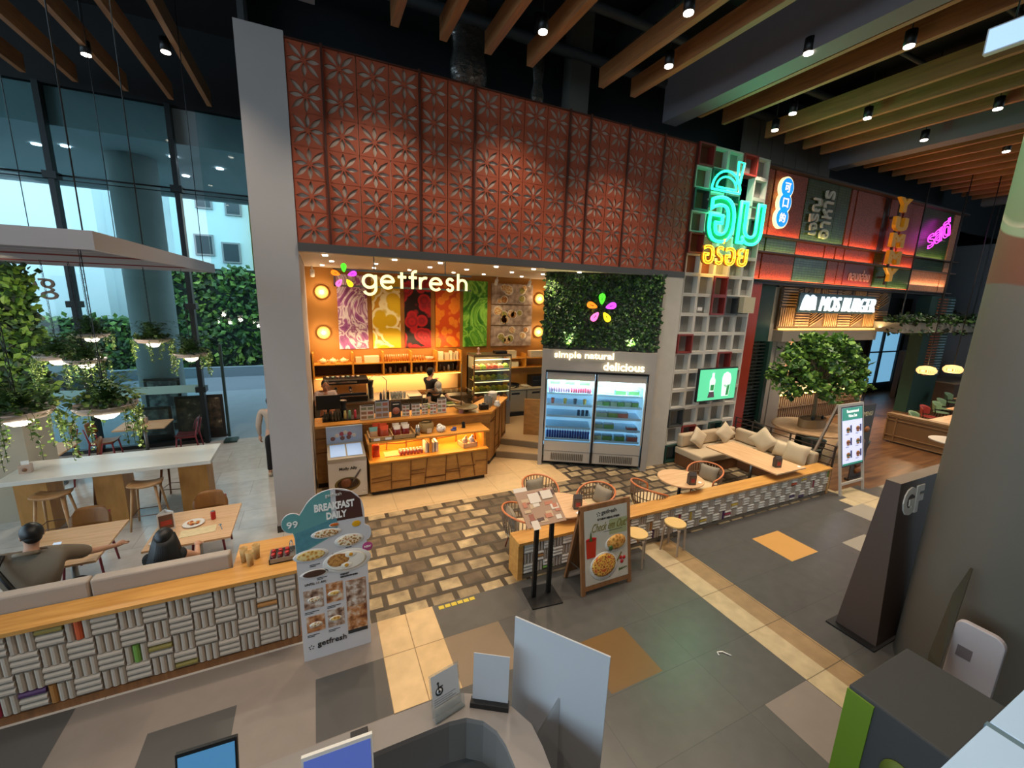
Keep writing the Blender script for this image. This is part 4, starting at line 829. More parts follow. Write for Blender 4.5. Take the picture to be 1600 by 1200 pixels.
b.build('front_graphic', [mat('bowl_olive', '#6b5a2a', .5), mat('choc_dark', '#2a1810', .5), mat('choc_mid', '#6b3c20', .5, bump=.6, bscale=40), mat('spoon_grey', '#57504a', .4), M_ink, M_white], root)

# ------------------------------------------------------------------ back wall of the shop
def vmat(name, scale, stops, **k): return ramp_mat(name, 'vor', scale, stops, .5, **k)
pm = [ramp_mat('cabbage_print', 'noise', .9, [(.30, '#5a2450'), (.42, '#a05a98'), (.46, '#eadfe2'), (.50, '#8a3a7c'), (.56, '#e8dce0'), (.60, '#7a2f70'), (.68, '#d8b8cc'), (.74, '#5a2450')], .5, (1, 1, 1), 3, 2.2),
      vmat('lemon_print', 3.0, [(0, '#f0d890'), (.10, '#d8b010'), (.62, '#d9b20c'), (.68, '#f3e7b4'), (.78, '#f3e7b4'), (.82, '#c89008')]),
      vmat('beet_print', 3.0, [(0, '#7c1420'), (.1, '#c41c24'), (.2, '#8c1420'), (.32, '#c01c22'), (.45, '#861220'), (.6, '#c42026'), (.68, '#1e0a0c')]),
      vmat('carrot_print', 5.0, [(0, '#f09a28'), (.15, '#f07c14'), (.5, '#f08a1c'), (.62, '#d84e08')]),
      ramp_mat('lettuce_print', 'noise', 1.0, [(.28, '#12300a'), (.40, '#3f8a1c'), (.46, '#9ad850'), (.52, '#4f9a22'), (.58, '#8ccc44'), (.66, '#2c6414'), (.74, '#86c840')], .5, (1, 1, 1), 4, 1.8)]
labs = ['red cabbage photo panel, first of the vertical produce panels', 'lemon slice photo panel, second of the vertical produce panels', 'beetroot photo panel in the middle of the produce panels', 'carrot photo panel, fourth of the produce panels', 'green lettuce photo panel, last of the produce panels']
for (x0, x1), m, lab in zip(((.53, 1.27), (1.39, 2.14), (2.26, 3.0), (3.14, 3.87), (3.98, 4.74)), pm, labs):
    r = thing('produce_panel', lab, 'wall panel', ((x0+x1)/2, 11.95, 2.52)); b = MB(); w = (x1-x0)/2; b.box(-w, 0, 0, w, .045, 1.95, 0); b.build('print', [m], r)
def food_circles(b, w, h, R, n, z=.003, top=1):
    for k in range(n):
        x = R.uniform(.12, .88)*w; y = R.uniform(.15, .85)*h; q = R.uniform(.16, .28)*min(w, h); q = min(q, x-.01, w-x-.01, y-.01, h-y-.01)
        if q < .03: continue
        b.lathe([(q, z), (q*.97, z+.004)], (x, y, 0), 20, 1); b.lathe([(q*.8, z+.005), (q*.7, z+.007)], (x, y, 0), 18, R.choice((2, 3, 4)))
FM = [ramp_mat('table_linen', 'noise', 5, [(.35, '#8a6f58'), (.65, '#cdb49a')], .6), mat('plate_cream', '#d8ccb4', .5), vmat('salad_mix_a', 30, [(.1, '#5b7a2a'), (.4, '#b84a26'), (.7, '#d8b060')]), vmat('salad_mix_b', 34, [(.1, '#a83c1e'), (.4, '#d89048'), (.7, '#e8d8a0')]), vmat('salad_mix_c', 34, [(.1, '#3c6a28'), (.4, '#8a9a3c'), (.7, '#c9a060')])]
for k, lab in enumerate(('lowest of the three food photos right of the lettuce panel', 'middle of the three food photos right of the lettuce panel', 'top of the three food photos right of the lettuce panel')):
    r = thing('food_photo', lab, 'wall panel', (4.88, 11.95, 2.52 + k*.645)); b = MB(); b.box(0, 0, 0, 1.40, .045, .62, 0); b.M = Matrix.Identity(4); b.panel(); food_circles(b, 1.4, .62, random.Random(k+2), 7); b.build('print', FM, r)
for (x, z), lab in zip(((.17, 4.0), (.16, 2.96), (6.53, 4.01), (6.54, 2.95)), ('upper left', 'lower left', 'upper right', 'lower right')):
    r = thing('wall_lamp', 'round glowing disc lamp on the ochre wall, %s one' % lab, 'lamp', (x, 11.97, z), group=None); b = MB(); b.M = Matrix.Rotation(pi/2, 4, 'X'); b.lathe([(.15, -.02), (.165, .03), (.14, .05), (.05, .03)], seg=32); b.build('disc', [mat('lamp_amber', '#d9a050', .4, emit='#ffb050', es=.55)], r)
    b = MB(); b.ball((0, -.06, 0), .045); b.build('bulb', [M_bulb], r); light('wall_lamp_glow', 'POINT', (x, 11.75, z), 10, WARM, .08)
# bright recessed lights in the shop ceiling
k = 0
for x in (.2, 1.2, 2.2, 3.2, 4.2, 5.2):
    for y in (8.0, 9.4, 10.9):
        b = MB(); b.cyl((x + .15*(k % 2), y, 4.60), (x + .15*(k % 2), y, 4.62), .042, seg=16); tag(b.build('ceiling_downlight', [M_bulbw]), 'small round recessed light in the shop ceiling', 'ceiling light', 'recessed lights in the shop ceiling'); k += 1
for x, lab in ((4.9, 'white track spotlight above the lettuce panel'), (6.0, 'white track spotlight above the food photos'), (-.02, 'white spotlight high in the left corner of the shop')):
    r = thing('track_spotlight', lab, 'spotlight', (x, 11.6, 4.62)); b = MB(); b.cyl((0, 0, -.12), (0, 0, 0), .015, seg=8); b.cyl((0, .02, -.10), (0, .12, -.24), .05, seg=14); b.build('head', [M_white], r)
# shelf unit
root = thing('shelf_unit', 'oak wall shelf unit with compartments below the produce panels', 'shelf', (0, 0, 0))
b = MB(); b.box(-.15, 11.62, 2.14, 3.82, 11.98, 2.17, 0); b.box(-.15, 11.62, 1.80, 3.82, 11.98, 1.83, 0); b.build('boards', [M_shelf], root)
for x in (-.15, .80, 1.58, 2.34, 3.06, 3.79): b = MB(); b.box(x, 11.60, 1.80, x + .04, 11.98, 2.46, 0); b.build('divider', [M_shelf], root)
b = MB(); b.box(-.15, 11.93, 1.84, 3.82, 11.98, 2.13, 0); b.build('dark_back', [mat('shelf_dark_back', '#3a2a1c', .7)], root)
b = MB(); b.box(-.1, 11.60, 1.785, 3.8, 11.62, 1.80); b.build('light_strip', [M_ledy], root)
light('shelf_wash', 'AREA', (1.8, 11.7, 1.78), 60, (1, .7, .35), 3.6, (1.8, 11.75, 1.0), sy=.1); light('shelf_upper_wash', 'AREA', (1.8, 11.5, 2.75), 30, (1, .68, .35), 3.6, (1.8, 11.9, 2.1), sy=.1)
tp = None
for x in (.10, .34, .60):
    if tp: dup(tp, (x, 11.76, 2.171)); continue
    tp = thing('teapot', 'cream teapot in the first shelf compartment', 'teapot', (x, 11.76, 2.171), group='cream teapots on the shelf')
    b = MB(); b.lathe([(.05, 0), (.085, .05), (.07, .11), (.03, .13)], seg=18); b.build('pot', [mat('pot_cream', '#e0cf9c', .4)], tp)
    b = MB(); b.tube([(.07, 0, .04), (.12, 0, .10)], [.016, .010]); b.build('spout', [mat('pot_cream', '')], tp); b = MB(); b.ball((0, 0, .14), (.02, .02, .018)); b.build('lid', [mat('pot_cream', '')], tp)
    b = MB(); b.tube([(-.07, 0, .09), (-.12, 0, .08), (-.11, 0, .03), (-.07, 0, .03)], .007); b.build('handle', [mat('pot_cream', '')], tp)
def small(name, geo, m, label, cat, group=None):
    b = MB(); geo(b); o = b.build(name, m if isinstance(m, list) else [m]); tag(o, label, cat, group); return o
small('box', lambda b: b.box(.90, 11.7, 2.171, 1.05, 11.85, 2.32), mat('box_cream', '#d9b98c', .6), 'small cream box in the second shelf compartment', 'box')
small('carton', lambda b: b.box(1.12, 11.68, 2.171, 1.50, 11.86, 2.34), mat('box_cream2', '#e2cfa4', .6), 'wide cream carton in the second shelf compartment', 'box')
for i in range(11): small('glass_tumbler', lambda b: b.lathe([(.022, 0), (.028, .2), (.026, .2), (.02, .01)], (1.66 + i*.062, 11.76, 2.171), 10), mat('amber_glass', '#b9753a', .2), 'tall amber tumbler in the third shelf compartment', 'glass', 'amber tumblers on the shelf')
for i in range(5): small('glass_tumbler', lambda b: b.lathe([(.022, 0), (.028, .15), (.026, .15), (.02, .01)], (2.43 + i*.07, 11.76, 2.171), 10), mat('amber_glass', ''), 'short amber tumbler in the fourth shelf compartment', 'glass', 'short amber tumblers on the shelf')
small('bowl', lambda b: b.lathe([(.06, 0), (.13, .1), (.125, .1), (.05, .015)], (2.90, 11.76, 2.171), 20), mat('bowl_cream', '#e0cba0', .4), 'round cream bowl in the fourth shelf compartment', 'bowl')
for i, (x, w, h) in enumerate(((3.14, .16, .24), (3.34, .14, .2), (3.50, .07, .26), (3.60, .06, .2), (3.69, .06, .24))): small('packet', lambda b: b.box(x, 11.7, 2.171, x + w, 11.84, 2.171 + h), mat('packet%d' % (i % 2), ('#e4d2a6', '#c8b48a')[i % 2], .5), 'cream packet standing in the fifth shelf compartment', 'packet', 'packets in the fifth shelf compartment')
for i in range(16):
    x = 1.66 + i*.135 + (.05 if i > 5 else 0)
    small('storage_jar', lambda b: b.lathe([(.035, 0), (.035, .12 + .04*(i % 3)), (.02, .15 + .04*(i % 3))], (x, 11.76, 1.831), 12), mat('jar%d' % (i % 3), ('#5a4634', '#8f8270', '#2c241e')[i % 3], .4), 'small storage jar on the lower shelf board', 'jar', 'storage jars on the lower shelf board')
# back bench
root = thing('back_bench', 'long stainless back bench under the shelves', 'worktop', (0, 0, 0))
b = MB(); b.box(-.15, 10.95, .341, 3.80, 11.7, 1.24, 0); b.build('base', [mat('bench_grey', '#6c6860', .4, metal=.5)], root)
b = MB(); b.box(-.15, 10.9, 1.24, 3.80, 11.98, 1.28, 0); b.box(-.15, 11.9, 1.28, 3.80, 11.97, 1.8, 1); b.build('worktop', [M_steel, mat('splash_amber', '#b38a58', .5)], root)
root = thing('espresso_machine', 'wide black and chrome espresso machine behind the barista', 'espresso machine', (.10, 11.0, 1.281))
b = MB(); b.box(0, 0, 0, 1.0, .55, .14, 0); b.box(0, .2, .14, 1.0, .55, .50, 0); b.box(-.03, -.02, .46, 1.03, .58, .58, 0); b.build('body', [M_black], root, bev=.01)
b = MB(); b.box(.05, -.028, .50, .75, -.021, .54); b.box(.02, .19, .17, .98, .199, .44); b.box(.02, .0, .141, .98, .2, .15); b.build('chrome_panel', [M_chrome], root)
for x in (.25, .6): b = MB(); b.cyl((x, .1, .26), (x, .1, .34), .035, seg=14); b.cyl((x, .1, .26), (x, -.06, .25), .012, seg=8); b.build('group_head', [M_chrome], root)
for i in range(7): small('cup', lambda b: b.lathe([(.02, 0), (.04, .05), (.037, .05), (.018, .006)], (.18 + i*.12, 11.25, 1.863), 12), mat('cup_col%d' % (i % 3), ('#d8cdb0', '#8fae9c', '#c9a08a')[i % 3], .4), 'upturned small cup stored on top of the espresso machine', 'cup', 'cups on the espresso machine')
root = thing('rinse_frame', 'chrome arched faucet frame beside the espresso machine', 'tap', (1.35, 11.1, 1.281)); b = MB(); b.tube([(-.22, 0, 0), (-.24, 0, .5), (-.12, 0, .62), (.12, 0, .62), (.24, 0, .5), (.22, 0, 0)], .012); b.build('arch', [M_chrome], root)
small('coffee_grinder_tall', lambda b: (b.lathe([(.08, 0), (.08, .28), (.06, .3), (.09, .46), (.09, .48)], (1.2, 11.3, 1.281), 16)), M_black, 'tall black grinder right of the espresso machine', 'grinder')
for i in range(9): small('water_glass', lambda b: b.lathe([(.03, 0), (.035, .16), (.032, .16), (.028, .01)], (1.72 + (i % 5)*.08, 11.05 + .12*(i // 5), 1.281), 12), M_acryl, 'clear glass drying on the back bench', 'glass', 'clear glasses on the back bench')
for i, (x, h, cc) in enumerate(((1.50, .3, '#c9c4b8'), (1.60, .26, '#1c1c1c'), (1.42, .22, '#2b3a5a'))): small('syrup_bottle', lambda b: b.lathe([(.035, 0), (.035, h*.7), (.012, h*.85), (.012, h)], (x, 10.98, 1.281), 12), mat('syrup%d' % i, cc, .3), ('white syrup bottle on the back bench', 'black syrup bottle on the back bench', 'dark blue syrup bottle on the back bench')[i], 'bottle')
small('sink_tub', lambda b: (b.box(2.15, 10.96, 1.281, 2.5, 11.3, 1.33), b.box(2.65, 10.96, 1.281, 2.75, 11.06, 1.40)), M_steel, 'steel prep tub on the back bench next to the man in black', 'tub')
# glass display case
root = thing('glass_display_case', 'tall glass display case of salads with lit shelves', 'display case', (3.90, 10.75, 0))
b = MB(); b.box(0, 0, .341, 1.15, .6, 1.05, 0); b.build('base', [M_steel], root)
b = MB(); b.box(0, 0, 2.36, 1.15, .6, 2.42, 0)
for x in (0, 1.12): b.box(x, 0, 1.05, x + .03, .03, 2.36); b.box(x, .57, 1.05, x+.03, .6, 2.36)
b.box(0, .57, 1.05, 1.15, .6, 2.36); b.build('frame', [mat('case_frame', '#6e5c40', .4, metal=.3)], root)
b = MB(); b.box(.03, .0, 1.05, 1.12, .006, 2.36); b.build('glass_front', [M_glassclear], root)
for i, z in enumerate((1.06, 1.36, 1.68, 2.0)):
    b = MB(); b.box(.03, .03, z, 1.12, .56, z + .015); b.build('shelf', [M_chrome], root)
    b = MB(); b.box(.04, .04, z + .27, 1.11, .06, z + .285); b.build('shelf_light', [mat('case_led', '#fff0c0', emit='#ffe8a0', es=2.2)], root)
light('case_light', 'AREA', (4.47, 10.85, 2.33), 30, (1, .85, .5), 1.0, (4.47, 11.0, 1), sy=.3)
FC = [('#8a9a2c', 'green salad tub in the glass case'), ('#c8b83c', 'yellow green salad tub in the glass case'), ('#b8452c', 'red fruit tub in the glass case'), ('#c9825a', 'salmon coloured tray in the glass case')]
for i, z in enumerate((1.076, 1.376, 1.696, 2.016)):
    for j in range(6):
        c = (3, 3, 2, 3, 2, 3) if i == 0 else ((1, 0, 1, 0, 1, 1) if i == 1 else ((0, 1, 1, 0, 0, 1) if i == 2 else (3, 0, 2, 2, 3, 0))); q = c[j]
        small('salad_tub', lambda b: (b.box(3.96 + j*.18, 10.82, z, 4.11 + j*.18, 11.05, z + .08, 0), b.ball((4.035 + j*.18, 10.93, z + .09), (.06, .09, .04), m=0)), mat('tub%d' % q, FC[q][0], .5, bump=1, bscale=50), FC[q][1], 'food tub', FC[q][1] + 's')
small('cake_topper', lambda b: (b.lathe([(.08, 0), (.08, .02), (.02, .04), (.02, .1), (.05, .16), (.01, .2)], (4.1, 10.95, 2.421), 12)), mat('pinkish_ceramic', '#c09a88', .5), 'pinkish ornament standing on top of the glass case', 'ornament')
small('label_machine', lambda b: b.box(4.6, 10.85, 2.421, 4.95, 11.1, 2.50), M_black, 'flat black device on top of the glass case', 'device')
# undercounter fridges at the back right
root = thing('undercounter_fridge', 'stainless undercounter fridge with three doors at the back right', 'fridge', (5.2, 11.42, 0))
b = MB(); b.box(0, 0, .341, 2.4, .56, .46, 1); b.box(0, .02, .46, 2.4, .56, 1.20, 0); b.build('body', [mat('fridge_grey', '#7d7769', .4, metal=.5), M_black], root)
for k in range(3): b = MB(); b.box(.03 + k*.72, -.005, .50, .70 + k*.72, .019, 1.16, 0); dr = b.build('door', [mat('door_steel', '#a39a84', .35, metal=.6), M_black], root); b = MB(); b.box(.2 + k*.72, -.012, 1.04, .48 + k*.72, -.0055, 1.10); b.build('handle', [M_black], dr)
b = MB(); b.box(-.03, -.04, 1.20, 2.4, .56, 1.25); b.build('worktop', [mat('pale_top', '#c8b890', .4)], root)
small('contact_grill', lambda b: (b.box(6.15, 11.48, 1.251, 6.75, 11.85, 1.58), b.tube([(6.2, 11.45, 1.45), (6.7, 11.45, 1.45)], .012)), M_black, 'black countertop oven on the back right bench', 'oven')
small('chef_pan', lambda b: b.lathe([(.16, 0), (.2, .1), (.19, .1), (.14, .01)], (5.55, 11.62, 1.251), 20), M_black, 'black pan on the back right bench', 'pan')
for i, (x, y, cc) in enumerate(((5.42, 11.48, '#d9c79c'), (5.9, 11.5, '#cfc4ac'), (6.85, 11.5, '#d8c9a0'))): small('dish', lambda b: b.lathe([(.08, 0), (.13, .05), (.12, .06), (.05, .02)], (x, y, 1.251), 18), mat('dish%d' % i, cc, .4), ('cream dish at the left end of the back right bench', 'white kettle shaped dish in the middle of the back right bench', 'cream dish right of the black oven')[i], 'dish')
root = thing('wall_shelf', 'short oak wall shelf above the back right bench', 'shelf', (5.1, 11.62, 0)); b = MB()
for z in (1.85, 2.14): b.box(0, 0, z, 2.5, .36, z + .03)
for x in (0, .85, 1.7): b.box(x, 0, 1.85, x+.03, .36, 2.3)
b.build('boards', [M_shelf], root)
for i, (x, w, h, z) in enumerate(((5.4, .25, .22, 2.171), (6.15, .5, .2, 2.171), (6.85, .24, .2, 2.171), (5.45, .28, .16, 1.881), (5.2, .18, .12, 1.881))): small('box', lambda b: b.box(x, 11.68, z, x + w, 11.9, z + h), mat('box_cream2', ''), 'cream box stored on the short shelf above the oven', 'box', 'cream boxes on the short shelf')
b = MB(); b.M = Matrix.Translation((4.99, 9.72, .341)) @ Matrix.Rotation(rad(-30), 4, 'Z'); b.box(0, 0, 0, .62, .05, 1.0); tag(b.build('low_gate', [M_cnt]), 'plain oak gate panel at the top of the steps', 'gate')

# ------------------------------------------------------------------ tall open fridge wall and living wall
FR = (4.85, 8.36, 0); FA = rad(-30)
root = thing('fridge_surround', 'grey plaster surround with lit words around the open fridge', 'surround', FR, FA)
b = MB(); b.box(-.12, 0, 0, -.02, .9, 2.38, 0); b.box(2.36, 0, 0, 2.50, .9, 2.38, 0); b.box(-.12, 0, 2.38, 2.50, .9, 2.87, 0); b.build('frame', [mat('surround_plaster', '#a19b93', .8, var=.08, vscale=3)], root)
M_lit = mat('lit_cream', '#fff8e0', emit='#fff0c4', es=1.4)
b = MB(); b.at((.16, -.03, 2.64)); b.panel(); text(b, 'simple natural', 0, 0, w=1.36, h=.20, bold=.015, ext=.02); b.build('lettering', [M_lit], root)
b = MB(); b.at((1.30, -.03, 2.43)); b.panel(); text(b, 'delicious', 0, 0, w=.93, h=.19, bold=.015, ext=.02); b.build('lettering', [M_lit], root)
root = thing('open_fridge', 'tall double glass fridge of drinks and salad boxes under the lit words', 'fridge', FR, FA)
Mg = mat('fridge_panel', '#b3aba0', .4); Mi = mat('fridge_inside_glow', '#c9dff0', .5, emit='#9fd4f4', es=.45)  # inner walls emit by themselves, added to lift the fridge interior
b = MB(); b.box(0, .08, .09, 2.34, .12, .10, 0); b.box(0, .80, .10, 2.34, .84, 2.33, 1); b.box(0, .1, .55, .03, .8, 2.33, 1); b.box(2.31, .1, .55, 2.34, .8, 2.33, 1); b.box(0, .1, 2.30, 2.34, .8, 2.34, 1); b.box(0, .1, .50, 2.34, .8, .60, 1); b.build('carcass', [Mg, Mi], root)
b = MB(); b.box(.1, .3, .0, .3, .5, .1); b.box(2.0, .3, .0, 2.2, .5, .1); b.box(0.02, .16, .02, 2.32, .8, .09); b.build('foot', [M_black], root)
for s in (0, 1.18):
    b = MB(); b.box(s + .02, .03, .38, s + 1.14, .10, .62, 0); b.box(s + .02, .04, .10, s + 1.14, .10, .37, 0); b.build('lower_panel', [Mg], root)
    b = MB()
    for k in range(18): b.box(s + .20 + k*.044, .025, .15, s + .225 + k*.044, .04, .32)
    b.build('vent_grille', [mat('vent_dark', '#5c574d', .6)], root)
    b = MB(); b.box(s + .02, .02, 2.15, s + 1.14, .10, 2.32, 0); b.box(s, .02, .62, s+.03, .06, 2.16, 0); b.box(s+1.13, .02, .62, s+1.16, .06, 2.16, 0); b.build('door_frame', [Mg], root)
    b = MB(); b.box(s + .03, .035, .62, s + 1.13, .042, 2.15); b.build('door_glass', [M_glassclear], root)
    for z in (.66, .95, 1.24, 1.52, 1.80): b = MB(); b.box(s + .04, .12, z - .02, s + 1.12, .78, z); b.box(s+.04, .11, z - .025, s+1.12, .12, z + .03); b.build('shelf', [mat('shelf_pale', '#c4dcea', .4)], root)
b = MB(); b.box(1.15, .0, .09, 1.19, .09, 2.36); b.box(-.02, -.01, 2.33, 2.36, .09, 2.38); b.box(-.02, .0, .09, 0, .06, 2.36); b.box(2.34, .0, .09, 2.36, .06, 2.36); b.build('door_seal', [M_black], root)
b = MB(); b.box(.04, .13, 2.26, 2.30, .16, 2.29); b.build('tube_light', [mat('tube_cool', '#ffffff', emit='#c4e8ff', es=8)], root)
fm = Matrix.Translation(FR) @ Matrix.Rotation(FA, 4, 'Z')
for s in (.58, 1.76):
    l = light('fridge_light', 'AREA', fm @ Vector((s, .16, 2.22)), 110, (.55, .85, 1), 1.0, fm @ Vector((s, .5, .6)), sy=.08)
def infr(name, x, z, geo, m, label, cat, group, y=.2):
    b = MB(); geo(b); o = b.build(name, m if isinstance(m, list) else [m]); o.matrix_world = fm @ Matrix.Translation((x, y, z)); tag(o, label, cat, group); return o
Mblue = [mat('can_blue', '#1f3f9c', .3), mat('can_white', '#d8e4f4', .3)]
c0 = None
for i in range(17):
    if c0 is None: c0 = infr('bottle', .09, .665, lambda b: (b.cyl((0, 0, 0), (0, 0, .20), .027, seg=12), b.cyl((0, 0, .20), (0, 0, .235), .014, seg=10, m=1)), Mblue, 'blue labelled bottle in the lowest row of the left fridge door', 'bottle', 'blue bottles in the fridge', .16)
    else: c = c0.copy(); COL.objects.link(c); c.matrix_world = fm @ Matrix.Translation((.09 + i*.062, .16, .665))
p0 = None
for i in range(9):
    if p0 is None: p0 = infr('bottle', .09, 1.805, lambda b: (b.lathe([(.025, 0), (.025, .13), (.010, .18), (.010, .21)], seg=10)), mat('bottle_pink', '#c9849c', .3), 'pink drink bottle on the upper shelf of the left fridge door', 'bottle', 'pink bottles in the fridge', .16)
    else: c = p0.copy(); COL.objects.link(c); c.matrix_world = fm @ Matrix.Translation((.09 + i*.058, .16, 1.805))
p0 = None
for i in range(9):
    if p0 is None: p0 = infr('bottle', .62, 1.805, lambda b: (b.cyl((0, 0, 0), (0, 0, .15), .025, seg=12), b.cyl((0, 0, .15), (0, 0, .19), .018, seg=10, m=1)), [mat('bottle_red', '#b82a3c', .3), mat('can_white', '')], 'red drink bottle on the upper shelf of the left fridge door', 'bottle', 'red bottles in the fridge', .16)
    else: c = p0.copy(); COL.objects.link(c); c.matrix_world = fm @ Matrix.Translation((.62 + i*.055, .16, 1.805))
Msal = [mat('salad_box_green', '#6f9c5a', .4, var=.5, vscale=30), mat('salad_box_pale', '#a9bda0', .4, var=.4, vscale=30), mat('salad_box_red', '#b06058', .4, var=.4, vscale=25)]
boxes = [(.10, 2.02, .24, 0), (.46, 2.02, .22, 0), (.80, 2.02, .24, 0), (1.22, 2.0, .2, 1), (1.45, 2.0, .24, 1), (2.02, 2.0, .24, 1), (1.66, 1.805, .25, 0), (1.96, 1.805, .26, 0)] + [(1.22 + k*.17, 1.525, .15, 0 if k % 2 else 1) for k in range(6)] + [(1.24, 1.245, .26, 1), (1.53, 1.245, .22, 0), (1.76, 1.245, .24, 2), (1.22, .955, .2, 1), (1.46, .955, .22, 0), (2.0, .90, .24, 2), (1.22, .665, .18, 1), (1.44, .665, .22, 0), (1.74, .665, .22, 0), (2.03, .665, .24, 2)]
for x, z, w, q in boxes: infr('salad_box', x, z, lambda b: (b.box(0, 0, 0, w, .2, .12, 0), b.box(.0, 0, .121, w, .2, .135, 1)), [Msal[q], M_acryl], ('box of leafy salad in the fridge', 'box of pale mixed salad in the fridge', 'box of red fruit or ham in the fridge')[q], 'food box', ('leafy salad boxes', 'pale salad boxes', 'red food boxes')[q], .16)
for i, (x, cc) in enumerate(((.18, '#c96a5c'), (.48, '#d9b85a'), (.72, '#5a6a70'), (.95, '#cfae5c'))): infr('cup', x, 1.525, lambda b: b.lathe([(.03, 0), (.045, .14), (.042, .14), (.028, .01)], seg=12), mat('smoothie%d' % i, cc, .3), ('pink smoothie cup on the middle left fridge shelf', 'yellow smoothie cup left of the small grey bottle', 'small grey bottle on the middle left fridge shelf', 'yellow smoothie cup right of the small grey bottle')[i], 'cup', None)
for i in range(6): infr('small_tin', .82 + (i % 3)*.1, 1.245 + .08*(i // 3), lambda b: b.cyl((0, 0, 0), (0, 0, .07), .035, seg=12), mat('tin_navy', '#34506a', .3), 'small dark tin stacked on the fourth left fridge shelf', 'tin', 'dark tins in the fridge')
# living wall above
root = thing('living_wall', 'square living wall of dark leaves above the fridge surround', 'green wall', FR, FA)
b = MB(); b.box(-.12, .12, 2.88, 2.52, .9, 4.61, 0); b.build('backing', [mat('wall_backing', '#4c4a40', .9)], root)
for k in range(3):
    b = MB(); leafs(b, [(random.uniform(-.12, 2.5), .10 + abs(random.gauss(0, .04)) - .02, random.uniform(2.95, 4.60)) for _ in range(2600)], .075 + .01*k, [0, 0, 1, 3] if k else [0, 1, 2, 3], (0, -.9, .2)); b.build('foliage', M_leaf, root)
def petal_logo(parent, M, r0, L, w, thick, mats, name='petal'):
    for k in range(5):
        a = pi/2 + k*2*pi/5; b = MB(); b.M = M @ Matrix.Rotation(a - pi/2, 4, 'Z'); pts = []
        for i in range(25): t = 2*pi*i/24; s = (1 - cos(t))/2; pts.append((w*sin(t)*(.35 + .65*s), r0 + L*s))
        b.prism(pts, 0, thick, 0); b.tube([(p[0], p[1], thick*.5) for p in pts[:-1]], w*.14, 6, 0, True); b.prism([(-w*.10, r0 + L*.35), (w*.1, r0 + L*.35), (w*.05, r0 + L*.72), (-w*.05, r0 + L*.72)], thick, thick + .006, 1); b.build(name, [mats[k], M_ink], parent)
PC = [mat('petal_green', '#58e038', emit='#4ce828', es=1.6), mat('petal_orange', '#ff8a2a', emit='#ff7a18', es=1.6), mat('petal_pink', '#f078b0', emit='#f068b0', es=1.6), mat('petal_yellow', '#ffe040', emit='#ffd818', es=1.6), mat('petal_violet', '#d050f0', emit='#d040f8', es=1.6)]
root = thing('petal_logo', 'lit five petal logo in five colours on the living wall', 'sign', FR, FA)
M_ = Matrix.Translation((1.16, .03, 3.83)); b_ = MB(); b_.M = M_; b_.panel(); petal_logo(root, b_.M, .11, .22, .085, .03, PC)
b = MB()
for k in range(5): a = pi/2 + k*2*pi/5; b.cyl((1.16 + .2*cos(a), .0, 3.83 + .2*sin(a)), (1.16 + .2*cos(a), .13, 3.83 + .2*sin(a)), .008, seg=6)
b.build('standoff', [M_brk], root)
for x in (.45, 1.9):
    r = thing('uplight', 'small uplight on the surround ledge below the living wall', 'spotlight', tuple(fm @ Vector((x, .06, 2.875))), FA, 'uplights below the living wall'); b = MB(); b.cyl((0, 0, 0), (0, 0, .07), .03, seg=12); b.build('body', [M_black], r)
    light('living_wall_uplight', 'SPOT', fm @ Vector((x, .03, 2.95)), 70, (.95, 1, .55), .03, fm @ Vector((x, .2, 3.7)), 100, .9)

# ------------------------------------------------------------------ hanging getfresh sign
root = thing('hanging_sign', 'large lit getfresh letters with a five petal emblem hung in the shop opening', 'sign', (0, 0, 0))
M_gf = mat('getfresh_lit', '#fffbd8', emit='#fbf3a8', es=1.25)
def arc(cx, cy, r, a0, a1, n=18): return [(cx + r*cos(rad(a0 + (a1-a0)*i/n)), cy + r*sin(rad(a0 + (a1-a0)*i/n))) for i in range(n+1)]
r_ = .36
LET = {'g': (.95, [arc(.42, .4, r_, 0, 360), [(.78, .78), (.78, .0)] + arc(.42, 0, r_, 0, -150)]), 'e': (.92, [[(.08, .42), (.78, .42)] + arc(.42, .4, r_, 3, 315)]),
       't': (.55, [[(.25, 1.02), (.25, .05)], [(.02, .74), (.52, .74)]]), 'f': (.52, [arc(.46, .92, .2, 70, 180, 8) + [(.26, .05)], [(.04, .74), (.52, .74)]]),
       'r': (.60, [[(.12, .78), (.12, .05)], arc(.46, .42, .33, 185, 75, 10)]), 's': (.66, [arc(.33, .575, .195, 20, 270, 12)[:-1] + arc(.33, .205, .185, 90, -160, 12)]),
       'h': (.85, [[(.12, 1.12), (.12, .05)], [(.12, .45)] + arc(.40, .45, .28, 180, 0, 12) + [(.68, .05)]])}
def letters(root, word, x, z, sc, y, m, r, M=None, name='letter', gap=.10, depth=.6):
    for ch in word:
        w, st = LET[ch]; b = MB(); b.M = (M if M else Matrix.Identity(4)) @ Matrix.Translation((x, y, z)); b.panel(); b.M = b.M @ Matrix.Scale(sc, 4)
        for p in st:
            cl = len(p) > 30 or (ch == 'g' and p is st[0]); n_ = len(p); q = [(a, c, 0) for a, c in (p[:-1] if cl else p)]
            b.tube(q, r, 10, 0, cl)
        b.build(name, [m], root); x += (w + gap) * sc
W_ = sum(LET[c][0] + .10 for c in 'getfresh') - .1
letters(root, 'getfresh', .74, 4.09, 1.90/W_, 7.62, M_gf, .085)
b_ = MB(); b_.at((.46, 7.62, 4.27)); b_.panel(); petal_logo(root, b_.M, .07, .13, .05, .03, PC, 'emblem_petal')
b = MB(); b.box(.3, 7.66, 4.36, 2.7, 7.69, 4.39); b.box(.3, 7.66, 4.10, 2.7, 7.69, 4.13); b.box(.3, 7.66, 4.10, .33, 7.69, 4.39)
b.build('mounting_rail', [M_brk], root)
